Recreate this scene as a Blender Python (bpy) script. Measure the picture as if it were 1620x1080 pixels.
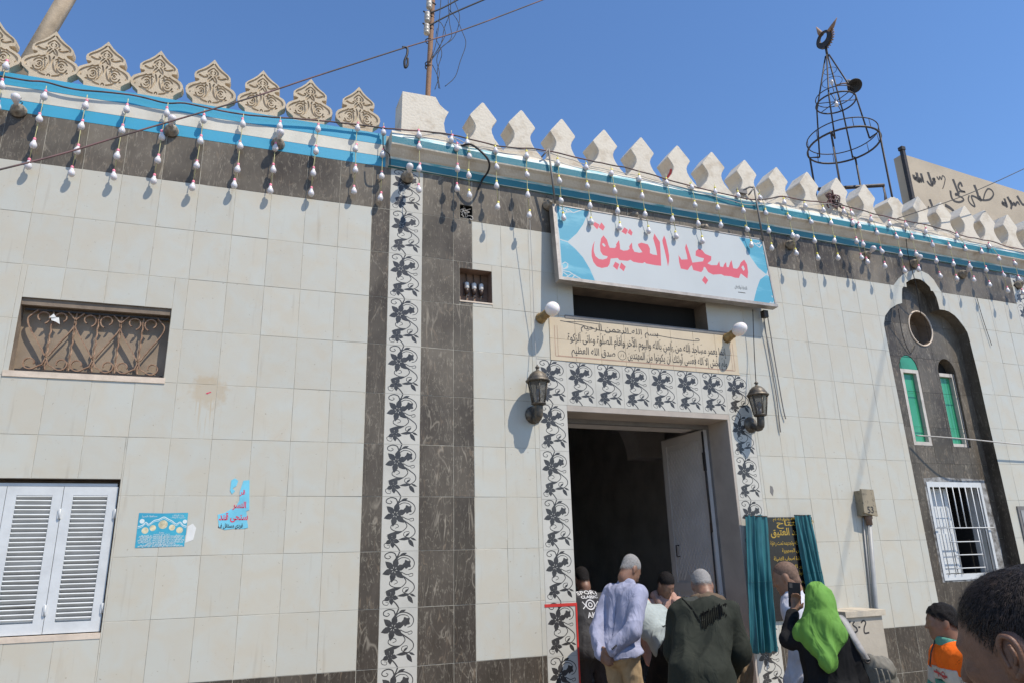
import bpy, bmesh, math, random
import numpy as np
from mathutils import Vector, Matrix, geometry as mgeo, noise as mnoise
from mathutils.bvhtree import BVHTree

for o in list(bpy.data.objects):
    bpy.data.objects.remove(o)
random.seed(7)
rng = np.random.default_rng(7)
C = bpy.context.scene.collection
scn = bpy.context.scene
PI = math.pi

# ------------------------------------------------------------------ camera, sky, sun, exposure
FPX = 1131.27                                   # focal length in pixels of the 1620 px wide photograph
ROT = np.array([[0.94447326, -0.32762973, -0.02508012],
                [0.07186049, 0.28042794, -0.9571814],
                [0.32063425, 0.90222997, 0.28840033]])      # rows: right, down, forward
CAMP = np.array([-0.83397612, -6.23738953, 1.69607634])
cam_d = bpy.data.cameras.new('camera')
cam = bpy.data.objects.new('camera', cam_d)
C.objects.link(cam)
cam_d.sensor_width = 36.0
cam_d.lens = FPX / 1620 * 36.0
cam_d.clip_start = 0.05
cam_d.clip_end = 3000
cam.matrix_world = Matrix(((ROT[0][0], -ROT[1][0], -ROT[2][0], CAMP[0]),
                           (ROT[0][1], -ROT[1][1], -ROT[2][1], CAMP[1]),
                           (ROT[0][2], -ROT[1][2], -ROT[2][2], CAMP[2]), (0, 0, 0, 1)))
scn.camera = cam

SUN = Vector((0.75, -1.0, 1.8)).normalized()    # towards the sun
world = bpy.data.worlds.new('World')
scn.world = world
world.use_nodes = True
wn = world.node_tree
for n in list(wn.nodes):
    wn.nodes.remove(n)
wo = wn.nodes.new('ShaderNodeOutputWorld')
bg = wn.nodes.new('ShaderNodeBackground')
sky = wn.nodes.new('ShaderNodeTexSky')
sky.sky_type = 'NISHITA'
sky.sun_disc = False
sky.sun_elevation = math.asin(SUN.z)
sky.sun_rotation = math.atan2(SUN.x, SUN.y)
sky.altitude = 0
sky.air_density = 1.12
sky.dust_density = 0.1
sky.ozone_density = 10.0
bg.inputs['Strength'].default_value = 0.15
wn.links.new(sky.outputs[0], bg.inputs[0])
wn.links.new(bg.outputs[0], wo.inputs[0])
sun_d = bpy.data.lights.new('sun', 'SUN')
sun_d.energy = 4.4
sun_d.angle = math.radians(0.53)
sun_d.color = (1.0, 0.92, 0.80)
sun_o = bpy.data.objects.new('sun', sun_d)
C.objects.link(sun_o)
sun_o.location = (10, -14, 25)
sun_o.rotation_euler = SUN.to_track_quat('Z', 'Y').to_euler()
scn.view_settings.view_transform = 'Standard'
scn.view_settings.look = 'None'
scn.view_settings.gamma = 1
scn.view_settings.use_curve_mapping = False
scn.view_settings.exposure = 0.30
scn.cycles.max_bounces = 8
scn.cycles.diffuse_bounces = 4
scn.cycles.use_denoising = True

# ------------------------------------------------------------------ measuring: the facade's two planes
PHI = 0.042642
S0 = 0.48891
ZR0 = 4.92                                      # lower edge of the dark marble band
TA, TB = 0.30385, 0.45                          # tile width and height
FL = Matrix.Identity(4)
FR = Matrix.Translation((S0 * (1 - math.cos(PHI)), -S0 * math.sin(PHI), 0)) @ Matrix.Rotation(PHI, 4, 'Z')
NP_ = {id(FL): FL, id(FR): FR}

def ray(px, py):
    d = np.array([(px - 810) / FPX, (py - 540) / FPX, 1.0])
    return Vector(ROT.T @ d)

def on(F, px, py, dep=0.0):
    """photo pixel -> (s, z) in facade frame F on the plane dep metres in front of the wall"""
    o = F.inverted() @ Vector(CAMP)
    d = F.to_3x3().inverted() @ ray(px, py)
    t = (-dep - o.y) / d.y
    p = o + d * t
    return (p.x, p.z)

def L(px, py, dep=0.0):
    return on(FL, px, py, dep)

def R(px, py, dep=0.0):
    return on(FR, px, py, dep)

def at(px, py, dep):
    return Vector(CAMP) + ray(px, py) * dep

# ------------------------------------------------------------------ materials
MATS = {}

class NT:
    def __init__(s, m):
        s.t = m.node_tree
    def n(s, typ, **kw):
        nd = s.t.nodes.new(typ)
        for k, v in kw.items():
            if k.startswith('i_'):
                nd.inputs[k[2:]].default_value = v
            else:
                setattr(nd, k, v)
        return nd
    def l(s, a, b):
        s.t.links.new(a, b)

def new_mat(name, rough=0.6, spec=0.5):
    m = bpy.data.materials.new(name)
    m.use_nodes = True
    b = m.node_tree.nodes['Principled BSDF']
    b.inputs['Roughness'].default_value = rough
    b.inputs['Specular IOR Level'].default_value = spec
    MATS[name] = m
    return m, NT(m), b

def simple(name, col, rough=0.6, var=0.12, scale=6.0, bump=0.0, bscale=60.0, metal=0.0, spec=0.5, objvar=0.0, col2=None, thr=(0.4, 0.7), coord='Position', stretch=None, sss=0):
    """base colour with soft blotches (or a second colour), optional fine relief"""
    m, t, b = new_mat(name, rough, spec)
    b.inputs['Metallic'].default_value = metal
    if coord == 'Position':
        src = t.n('ShaderNodeNewGeometry').outputs['Position']
    else:
        src = t.n('ShaderNodeTexCoord').outputs['Object']
    if stretch:
        mp = t.n('ShaderNodeMapping')
        mp.inputs['Scale'].default_value = stretch
        t.l(src, mp.inputs[0])
        src = mp.outputs[0]
    no = t.n('ShaderNodeTexNoise', i_Scale=scale, i_Detail=6.0, i_Roughness=0.6)
    t.l(src, no.inputs['Vector'])
    mr = t.n('ShaderNodeMapRange')
    mr.inputs['From Min'].default_value = thr[0]
    mr.inputs['From Max'].default_value = thr[1]
    t.l(no.outputs['Fac'], mr.inputs['Value'])
    mx = t.n('ShaderNodeMix', data_type='RGBA')
    c2 = col2 or tuple(max(0, c * (1 - var * 2)) for c in col)
    c1 = col if col2 else tuple(min(1, c * (1 + var * .5)) for c in col)
    mx.inputs['A'].default_value = (*c1, 1)
    mx.inputs['B'].default_value = (*c2, 1)
    t.l(mr.outputs[0], mx.inputs['Factor'])
    out = mx.outputs['Result']
    if objvar:
        oi = t.n('ShaderNodeObjectInfo')
        m2 = t.n('ShaderNodeMapRange')
        m2.inputs['To Min'].default_value = 1 - objvar
        m2.inputs['To Max'].default_value = 1 + objvar
        t.l(oi.outputs['Random'], m2.inputs['Value'])
        vm = t.n('ShaderNodeVectorMath', operation='SCALE')
        t.l(out, vm.inputs[0])
        t.l(m2.outputs[0], vm.inputs['Scale'])
        out = vm.outputs[0]
    t.l(out, b.inputs['Base Color'])
    if bump:
        nb = t.n('ShaderNodeTexNoise', i_Scale=bscale, i_Detail=4.0)
        t.l(src, nb.inputs['Vector'])
        bp = t.n('ShaderNodeBump', i_Strength=bump, i_Distance=0.01)
        t.l(nb.outputs['Fac'], bp.inputs['Height'])
        t.l(bp.outputs[0], b.inputs['Normal'])
    if sss:
        b.inputs['Subsurface Weight'].default_value = sss
        b.inputs['Subsurface Radius'].default_value = (0.012, 0.005, 0.003)
        b.inputs['Subsurface Scale'].default_value = 1.0
    return m

def tile_mat(name, light=True):
    m, t, b = new_mat(name, 0.28 if light else 0.3, 0.4 if light else 0.22)
    geo = t.n('ShaderNodeNewGeometry')
    oi = t.n('ShaderNodeObjectInfo')
    off = t.n('ShaderNodeCombineXYZ')
    sc = t.n('ShaderNodeMath', operation='MULTIPLY')
    sc.inputs[1].default_value = 37.0
    t.l(oi.outputs['Random'], sc.inputs[0])
    t.l(sc.outputs[0], off.inputs['Y'])
    ad = t.n('ShaderNodeVectorMath', operation='ADD')
    t.l(geo.outputs['Position'], ad.inputs[0])
    t.l(off.outputs[0], ad.inputs[1])
    rnd = t.n('ShaderNodeMapRange')
    t.l(oi.outputs['Random'], rnd.inputs['Value'])
    if light:
        no = t.n('ShaderNodeTexNoise', i_Scale=4.5, i_Detail=5.0, i_Distortion=0.6)
        t.l(ad.outputs[0], no.inputs['Vector'])
        r = t.n('ShaderNodeValToRGB')
        r.color_ramp.elements[0].position = 0.36
        r.color_ramp.elements[0].color = (0.475, 0.44, 0.36, 1)
        r.color_ramp.elements[1].position = 0.66
        r.color_ramp.elements[1].color = (0.47, 0.465, 0.41, 1)
        t.l(no.outputs['Fac'], r.inputs[0])
        # pinkish thin veins
        v = t.n('ShaderNodeTexNoise', i_Scale=5.0, i_Detail=3.0, i_Distortion=1.6)
        t.l(ad.outputs[0], v.inputs['Vector'])
        s1 = t.n('ShaderNodeMath', operation='SUBTRACT'); s1.inputs[1].default_value = 0.5
        a1 = t.n('ShaderNodeMath', operation='ABSOLUTE')
        t.l(v.outputs['Fac'], s1.inputs[0]); t.l(s1.outputs[0], a1.inputs[0])
        vr = t.n('ShaderNodeMapRange'); vr.inputs['From Min'].default_value = 0.0; vr.inputs['From Max'].default_value = 0.012
        vr.inputs['To Min'].default_value = 0.16; vr.inputs['To Max'].default_value = 0.0
        t.l(a1.outputs[0], vr.inputs['Value'])
        mk = t.n('ShaderNodeTexNoise', i_Scale=2.6)
        t.l(ad.outputs[0], mk.inputs['Vector'])
        mm = t.n('ShaderNodeMapRange'); mm.inputs['From Min'].default_value = 0.5; mm.inputs['From Max'].default_value = 0.6
        t.l(mk.outputs['Fac'], mm.inputs['Value'])
        mu = t.n('ShaderNodeMath', operation='MULTIPLY'); t.l(vr.outputs[0], mu.inputs[0]); t.l(mm.outputs[0], mu.inputs[1])
        mx = t.n('ShaderNodeMix', data_type='RGBA'); mx.inputs['B'].default_value = (0.45, 0.32, 0.2, 1)
        t.l(r.outputs[0], mx.inputs['A']); t.l(mu.outputs[0], mx.inputs['Factor'])
        # dirt: vertical streaks, specks (fixed to the wall)
        mp = t.n('ShaderNodeMapping'); mp.inputs['Scale'].default_value = (22, 22, 1.6)
        t.l(geo.outputs['Position'], mp.inputs[0])
        st = t.n('ShaderNodeTexNoise', i_Scale=1.0, i_Detail=4.0); t.l(mp.outputs[0], st.inputs['Vector'])
        sm = t.n('ShaderNodeMapRange'); sm.inputs['From Min'].default_value = 0.62; sm.inputs['From Max'].default_value = 0.8; sm.inputs['To Max'].default_value = 0.35
        t.l(st.outputs['Fac'], sm.inputs['Value'])
        sk = t.n('ShaderNodeTexNoise', i_Scale=42.0, i_Detail=3.0); t.l(geo.outputs['Position'], sk.inputs['Vector'])
        skm = t.n('ShaderNodeMapRange'); skm.inputs['From Min'].default_value = 0.70; skm.inputs['From Max'].default_value = 0.75; skm.inputs['To Max'].default_value = 0.7
        t.l(sk.outputs['Fac'], skm.inputs['Value'])
        dm = t.n('ShaderNodeMath', operation='MAXIMUM'); t.l(sm.outputs[0], dm.inputs[0]); t.l(skm.outputs[0], dm.inputs[1])
        m3 = t.n('ShaderNodeMix', data_type='RGBA'); m3.inputs['B'].default_value = (0.27, 0.22, 0.16, 1)
        t.l(mx.outputs['Result'], m3.inputs['A']); t.l(dm.outputs[0], m3.inputs['Factor'])
        # one splash stain on the left wall
        sp = L(330, 618)
        dv = t.n('ShaderNodeVectorMath', operation='SUBTRACT'); dv.inputs[1].default_value = (sp[0], 0, sp[1])
        t.l(geo.outputs['Position'], dv.inputs[0])
        nz = t.n('ShaderNodeTexNoise', i_Scale=16.0, i_Detail=4.0); t.l(geo.outputs['Position'], nz.inputs['Vector'])
        ln = t.n('ShaderNodeVectorMath', operation='LENGTH'); t.l(dv.outputs[0], ln.inputs[0])
        na = t.n('ShaderNodeMath', operation='MULTIPLY_ADD'); na.inputs[1].default_value = -0.26; t.l(nz.outputs['Fac'], na.inputs[0]); t.l(ln.outputs['Value'], na.inputs[2])
        sr = t.n('ShaderNodeMapRange'); sr.inputs['From Min'].default_value = -0.04; sr.inputs['From Max'].default_value = 0.03; sr.inputs['To Min'].default_value = 0.38; sr.inputs['To Max'].default_value = 0.0
        t.l(na.outputs[0], sr.inputs['Value'])
        # thin runs below the splash
        sx = t.n('ShaderNodeSeparateXYZ'); t.l(dv.outputs[0], sx.inputs[0])
        ax = t.n('ShaderNodeMath', operation='ABSOLUTE'); t.l(sx.outputs['X'], ax.inputs[0])
        rx = t.n('ShaderNodeMapRange'); rx.inputs['From Min'].default_value = .05; rx.inputs['From Max'].default_value = .14; rx.inputs['To Min'].default_value = 1; rx.inputs['To Max'].default_value = 0; t.l(ax.outputs[0], rx.inputs['Value'])
        rz = t.n('ShaderNodeMapRange'); rz.inputs['From Min'].default_value = -.42; rz.inputs['From Max'].default_value = -.12; t.l(sx.outputs['Z'], rz.inputs['Value'])
        rz2 = t.n('ShaderNodeMapRange'); rz2.inputs['From Min'].default_value = -.06; rz2.inputs['From Max'].default_value = -.02; rz2.inputs['To Min'].default_value = 1; rz2.inputs['To Max'].default_value = 0; t.l(sx.outputs['Z'], rz2.inputs['Value'])
        mp2 = t.n('ShaderNodeMapping'); mp2.inputs['Scale'].default_value = (75, 75, 2.2); t.l(geo.outputs['Position'], mp2.inputs[0])
        nr = t.n('ShaderNodeTexNoise', i_Scale=1.0, i_Detail=1.0); t.l(mp2.outputs[0], nr.inputs['Vector'])
        rr_ = t.n('ShaderNodeMapRange'); rr_.inputs['From Min'].default_value = .58; rr_.inputs['From Max'].default_value = .68; rr_.inputs['To Max'].default_value = .5; t.l(nr.outputs['Fac'], rr_.inputs['Value'])
        pr_ = rr_.outputs[0]
        for q_ in (rx, rz, rz2):
            mu_ = t.n('ShaderNodeMath', operation='MULTIPLY'); t.l(pr_, mu_.inputs[0]); t.l(q_.outputs[0], mu_.inputs[1]); pr_ = mu_.outputs[0]
        mxx = t.n('ShaderNodeMath', operation='MAXIMUM'); t.l(sr.outputs[0], mxx.inputs[0]); t.l(pr_, mxx.inputs[1])
        m4 = t.n('ShaderNodeMix', data_type='RGBA'); m4.inputs['B'].default_value = (0.40, 0.265, 0.115, 1)
        t.l(m3.outputs['Result'], m4.inputs['A']); t.l(mxx.outputs[0], m4.inputs['Factor'])
        rnd.inputs['To Min'].default_value = 0.975; rnd.inputs['To Max'].default_value = 1.025
        col = m4.outputs['Result']
        bscale, bst = 9.0, 0.05
    else:
        mp = t.n('ShaderNodeMapping'); mp.inputs['Scale'].default_value = (1.1, 1.1, 0.26)
        t.l(ad.outputs[0], mp.inputs[0])
        base = t.n('ShaderNodeTexNoise', i_Scale=5.0, i_Detail=8.0, i_Roughness=0.7, i_Distortion=0.5)
        t.l(mp.outputs[0], base.inputs['Vector'])
        r = t.n('ShaderNodeValToRGB')
        r.color_ramp.elements[0].position = 0.3; r.color_ramp.elements[0].color = (0.030, 0.023, 0.017, 1)
        r.color_ramp.elements[1].position = 0.72; r.color_ramp.elements[1].color = (0.078, 0.063, 0.050, 1)
        t.l(base.outputs['Fac'], r.inputs[0])
        cur = r.outputs[0]
        for scl, wid, strn, dist, colr in ((3.0, 0.011, 0.62, 1.5, (0.32, 0.28, 0.22, 1)), (7.5, 0.018, 0.42, 1.0, (0.25, 0.185, 0.125, 1)), (16.0, 0.020, 0.5, .8, (0.29, 0.255, 0.20, 1)), (30.0, 0.022, 0.5, .4, (0.30, 0.27, 0.21, 1))):
            v = t.n('ShaderNodeTexNoise', i_Scale=scl, i_Detail=3.0, i_Distortion=dist)
            t.l(mp.outputs[0], v.inputs['Vector'])
            s1 = t.n('ShaderNodeMath', operation='SUBTRACT'); s1.inputs[1].default_value = 0.5
            a1 = t.n('ShaderNodeMath', operation='ABSOLUTE')
            t.l(v.outputs['Fac'], s1.inputs[0]); t.l(s1.outputs[0], a1.inputs[0])
            vr = t.n('ShaderNodeMapRange'); vr.inputs['From Max'].default_value = wid
            vr.inputs['To Min'].default_value = strn; vr.inputs['To Max'].default_value = 0.0
            t.l(a1.outputs[0], vr.inputs['Value'])
            mk = t.n('ShaderNodeTexNoise', i_Scale=scl * .8); t.l(ad.outputs[0], mk.inputs['Vector'])
            mm = t.n('ShaderNodeMapRange'); mm.inputs['From Min'].default_value = 0.47; mm.inputs['From Max'].default_value = 0.58
            t.l(mk.outputs['Fac'], mm.inputs['Value'])
            mu = t.n('ShaderNodeMath', operation='MULTIPLY'); t.l(vr.outputs[0], mu.inputs[0]); t.l(mm.outputs[0], mu.inputs[1])
            mx = t.n('ShaderNodeMix', data_type='RGBA'); mx.inputs['B'].default_value = colr
            t.l(cur, mx.inputs['A']); t.l(mu.outputs[0], mx.inputs['Factor'])
            cur = mx.outputs['Result']
        # settled dust
        dn = t.n('ShaderNodeTexNoise', i_Scale=1.6, i_Detail=5.0); t.l(geo.outputs['Position'], dn.inputs['Vector'])
        dr = t.n('ShaderNodeMapRange'); dr.inputs['From Min'].default_value = 0.35; dr.inputs['From Max'].default_value = 0.75; dr.inputs['To Min'].default_value = 0.04; dr.inputs['To Max'].default_value = 0.28
        t.l(dn.outputs['Fac'], dr.inputs['Value'])
        # the upper courses carry more dust than the lower ones
        sx = t.n('ShaderNodeSeparateXYZ'); t.l(geo.outputs['Position'], sx.inputs[0])
        zr = t.n('ShaderNodeMapRange'); zr.inputs['From Min'].default_value = 1.4; zr.inputs['From Max'].default_value = 4.4; zr.inputs['To Min'].default_value = 0.5; zr.inputs['To Max'].default_value = 2.0
        t.l(sx.outputs['Z'], zr.inputs['Value'])
        dmu = t.n('ShaderNodeMath', operation='MULTIPLY'); t.l(dr.outputs[0], dmu.inputs[0]); t.l(zr.outputs[0], dmu.inputs[1])
        mx = t.n('ShaderNodeMix', data_type='RGBA'); mx.inputs['B'].default_value = (0.285, 0.25, 0.195, 1)
        t.l(cur, mx.inputs['A']); t.l(dmu.outputs[0], mx.inputs['Factor'])
        col = mx.outputs['Result']
        rnd.inputs['To Min'].default_value = 0.82; rnd.inputs['To Max'].default_value = 1.15
        bscale, bst = 12.0, 0.06
    vm = t.n('ShaderNodeVectorMath', operation='SCALE')
    t.l(col, vm.inputs[0]); t.l(rnd.outputs[0], vm.inputs['Scale'])
    t.l(vm.outputs[0], b.inputs['Base Color'])
    rn = t.n('ShaderNodeTexNoise', i_Scale=6.0, i_Detail=4.0); t.l(geo.outputs['Position'], rn.inputs['Vector'])
    rr = t.n('ShaderNodeMapRange'); rr.inputs['To Min'].default_value = 0.22; rr.inputs['To Max'].default_value = 0.5
    t.l(rn.outputs['Fac'], rr.inputs['Value']); t.l(rr.outputs[0], b.inputs['Roughness'])
    nb = t.n('ShaderNodeTexNoise', i_Scale=bscale, i_Detail=2.0); t.l(ad.outputs[0], nb.inputs['Vector'])
    bp = t.n('ShaderNodeBump', i_Strength=bst, i_Distance=0.02)
    t.l(nb.outputs['Fac'], bp.inputs['Height']); t.l(bp.outputs[0], b.inputs['Normal'])
    return m

M_TILE = tile_mat('white tile', True)
M_MARB = tile_mat('dark marble', False)
M_PRINT = simple('printed charcoal', (0.045, 0.042, 0.04), 0.35, 0.2, 20)
M_FTILE = simple('floral tile white', (0.49, 0.47, 0.415), 0.4, 0.05, 5, objvar=0.03, spec=.3)
M_GROUT = simple('grout', (0.40, 0.375, 0.31), 0.9, 0.25, 9, objvar=0)
M_GROUND = simple('dusty asphalt', (0.26, 0.225, 0.18), 0.95, 0.18, 1.5, 0.5, 80)
M_BLUE = simple('sky blue paint', (0.045, 0.31, 0.47), 0.45, 0.05, 2.5, 0.06, 40, col2=(0.07, 0.34, 0.49), thr=(0.45, 0.9))
M_CREAM = simple('cream paint', (0.56, 0.535, 0.46), 0.6, 0.10, 3, 0.08, 40)
M_TEAL = simple('teal paint brushed', (0.022, 0.17, 0.215), 0.4, 0.1, 1.0, 0.25, 30, col2=(0.10, 0.36, 0.40), thr=(0.60, 0.72), stretch=(2.2, 8, 16))
M_TEALEDGE = simple('teal wash', (0.10, 0.37, 0.42), 0.5, 0.1, 1.0, 0.2, 30, col2=(0.62, 0.66, 0.62), thr=(0.40, 0.56), stretch=(3.0, 8, 22))
M_PLASTER = simple('white plaster', (0.60, 0.545, 0.455), 0.85, 0.05, 6, 0.45, 38, col2=(0.40, 0.325, 0.235), thr=(0.50, 0.80))
M_SANDST = simple('carved sandstone', (0.53, 0.44, 0.32), 0.9, 0.08, 9, 0.4, 90, col2=(0.42, 0.335, 0.23), thr=(0.45, 0.75))
M_REVEAL = simple('brown reveal plaster', (0.20, 0.155, 0.115), 0.85, 0.2, 5, 0.3, 40)
M_BROWNPAN = simple('brown painted panel', (0.255, 0.195, 0.135), 0.6, 0.12, 4, 0.1, 30)
M_RUST = simple('rusty iron', (0.20, 0.115, 0.07), 0.7, 0.2, 30, 0.3, 120, col2=(0.32, 0.205, 0.13), thr=(0.4, 0.65))
M_DARKIRON = simple('dark iron', (0.035, 0.030, 0.027), 0.55, 0.3, 20, 0.2, 100, metal=0.3, col2=(0.10, 0.06, 0.04), thr=(0.5, 0.75))
M_WHITEPAINT = simple('white painted wood', (0.56, 0.575, 0.575), 0.45, 0.05, 8, 0.08, 50)
M_SILL = simple('pale stone sill', (0.60, 0.50, 0.40), 0.7, 0.1, 8, 0.15, 50)
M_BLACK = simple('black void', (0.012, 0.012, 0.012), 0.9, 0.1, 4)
M_INTWALL = simple('dim room plaster', (0.55, 0.52, 0.49), 0.9, 0.1, 2)
M_DOORLEAF = simple('grey door enamel', (0.52, 0.485, 0.455), 0.5, 0.06, 3, 0.0)
M_FRAMEG = simple('grey frame', (0.17, 0.16, 0.15), 0.6, 0.1, 8, 0.1, 60)
M_JAMB = simple('door jamb tile', (0.40, 0.345, 0.29), 0.5, 0.08, 4)
M_SIGNW = simple('sign vinyl white', (0.455, 0.475, 0.465), 0.28, 0.03, 1.2)
M_SIGNR = simple('sign vinyl coral', (0.56, 0.105, 0.125), 0.3, 0.03, 2)
M_SIGNT = simple('sign vinyl teal', (0.085, 0.30, 0.40), 0.3, 0.08, 1.2, col2=(0.20, 0.45, 0.53), thr=(0.5, 0.68), stretch=(1.2, 1, 5))
M_SIGNFR = simple('aluminium frame', (0.34, 0.31, 0.28), 0.5, 0.15, 10, 0.1, 60, metal=0.3)
M_BULB = simple('opal bulb', (0.62, 0.60, 0.61), 0.18, 0.02, 5, sss=0.2)
M_PINK = simple('pink bulb cap', (0.75, 0.20, 0.28), 0.45, 0.05, 5)
M_YEL = simple('yellow bulb cap', (0.72, 0.62, 0.10), 0.45, 0.05, 5)
M_CORD = simple('pale cord', (0.48, 0.45, 0.22), 0.6, 0.1, 5)
M_CABLE = simple('weathered cable', (0.065, 0.047, 0.045), 0.7, 0.3, 6, col2=(0.16, 0.082, 0.08), thr=(0.45, 0.6))
M_WIREBLK = simple('black wire', (0.018, 0.017, 0.018), 0.6, 0.1, 5)
M_WIREPALE = simple('pale wire', (0.42, 0.40, 0.37), 0.6, 0.1, 5)
M_PORC = simple('dusty porcelain', (0.27, 0.23, 0.18), 0.6, 0.3, 25, 0.3, 60)
M_LAMPIRON = simple('lantern iron', (0.075, 0.066, 0.055), 0.5, 0.2, 20, 0.2, 60, metal=0.4, col2=(0.20, 0.16, 0.11), thr=(0.45, 0.7))
M_BRASS = simple('aged brass', (0.33, 0.22, 0.09), 0.5, 0.25, 20, 0.1, 60, metal=0.3)
M_GLOBE = simple('opal globe', (0.82, 0.77, 0.74), 0.2, 0.02, 4, sss=0.2)
M_PANEL = simple('printed beige tile', (0.535, 0.44, 0.305), 0.4, 0.05, 3, objvar=0.02)
M_PANLINE = simple('printed rose line', (0.42, 0.26, 0.18), 0.5, 0.1, 6)
M_INK = simple('ink', (0.035, 0.03, 0.027), 0.6, 0.1, 6)
M_GRAFF = simple('brush paint black', (0.035, 0.03, 0.028), 0.7, 0.2, 14)
M_STONEBLK = simple('black granite plaque', (0.016, 0.013, 0.013), 0.2, 0.2, 30)
M_GOLD = simple('gilt letters', (0.46, 0.30, 0.045), 0.4, 0.15, 30, metal=0.2)
M_CURT = simple('teal satin', (0.018, 0.115, 0.13), 0.38, 0.1, 4, 0.15, 300)
M_GREENGL = simple('green glass', (0.035, 0.25, 0.125), 0.10, 0.25, 3.0, 0.12, 9, col2=(0.06, 0.33, 0.18), thr=(0.35, 0.75))
M_GREENP = simple('green painted board', (0.035, 0.25, 0.15), 0.4, 0.15, 5)
M_WOODPALE = simple('pale window frame', (0.50, 0.46, 0.41), 0.6, 0.12, 9, 0.1, 60)
M_BEIGEWALL = simple('beige cement wall', (0.42, 0.355, 0.27), 0.9, 0.08, 1.2, 0.25, 30)
M_CONC = simple('tan concrete', (0.34, 0.27, 0.19), 0.9, 0.15, 8, 0.3, 60)
M_RUSTPOLE = simple('rusted pole', (0.27, 0.145, 0.08), 0.8, 0.2, 18, 0.3, 90, col2=(0.20, 0.12, 0.075), thr=(0.4, 0.7))
M_INSUL = simple('glazed insulator', (0.46, 0.42, 0.36), 0.25, 0.2, 20)
M_CABINET = simple('beige cabinet', (0.41, 0.36, 0.285), 0.7, 0.08, 3, 0.15, 40)
M_CABTOP = simple('cabinet cap', (0.46, 0.40, 0.31), 0.8, 0.12, 8, 0.2, 50)
M_GREYPIPE = simple('grey conduit', (0.30, 0.30, 0.29), 0.5, 0.1, 8)
M_METERBOX = simple('weathered junction box', (0.28, 0.235, 0.16), 0.7, 0.15, 20, col2=(0.10, 0.08, 0.055), thr=(0.55, 0.7))
M_RED = simple('red tape', (0.55, 0.035, 0.025), 0.5, 0.1, 6)
M_POSTER = simple('poster teal', (0.035, 0.29, 0.43), 0.4, 0.2, 7, col2=(0.06, 0.40, 0.52), thr=(0.4, 0.7))
M_POSTERW = simple('poster white print', (0.62, 0.68, 0.66), 0.5, 0.05, 8)
M_POSTERY = simple('poster cream print', (0.62, 0.55, 0.36), 0.5, 0.2, 30)
M_PAPERBLUE = simple('torn sticker blue', (0.16, 0.50, 0.64), 0.5, 0.1, 6)
M_PAPERRED = simple('sticker red print', (0.60, 0.05, 0.10), 0.5, 0.1, 6)
M_PAPERW = simple('sticker paper white', (0.66, 0.66, 0.63), 0.6, 0.05, 6)
M_FUSEW = simple('white ceramic fuse', (0.72, 0.70, 0.66), 0.35, 0.1, 20)
M_FUSEB = simple('brown ceramic fuse', (0.07, 0.045, 0.035), 0.4, 0.1, 20)
M_NICHEBR = simple('brown niche lining', (0.22, 0.145, 0.105), 0.8, 0.15, 8, 0.2, 40)
M_HALO = simple('sloppy white paint', (0.40, 0.40, 0.39), 0.6, 0.1, 9, col2=(0.085, 0.075, 0.064), thr=(0.36, 0.62))

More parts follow.
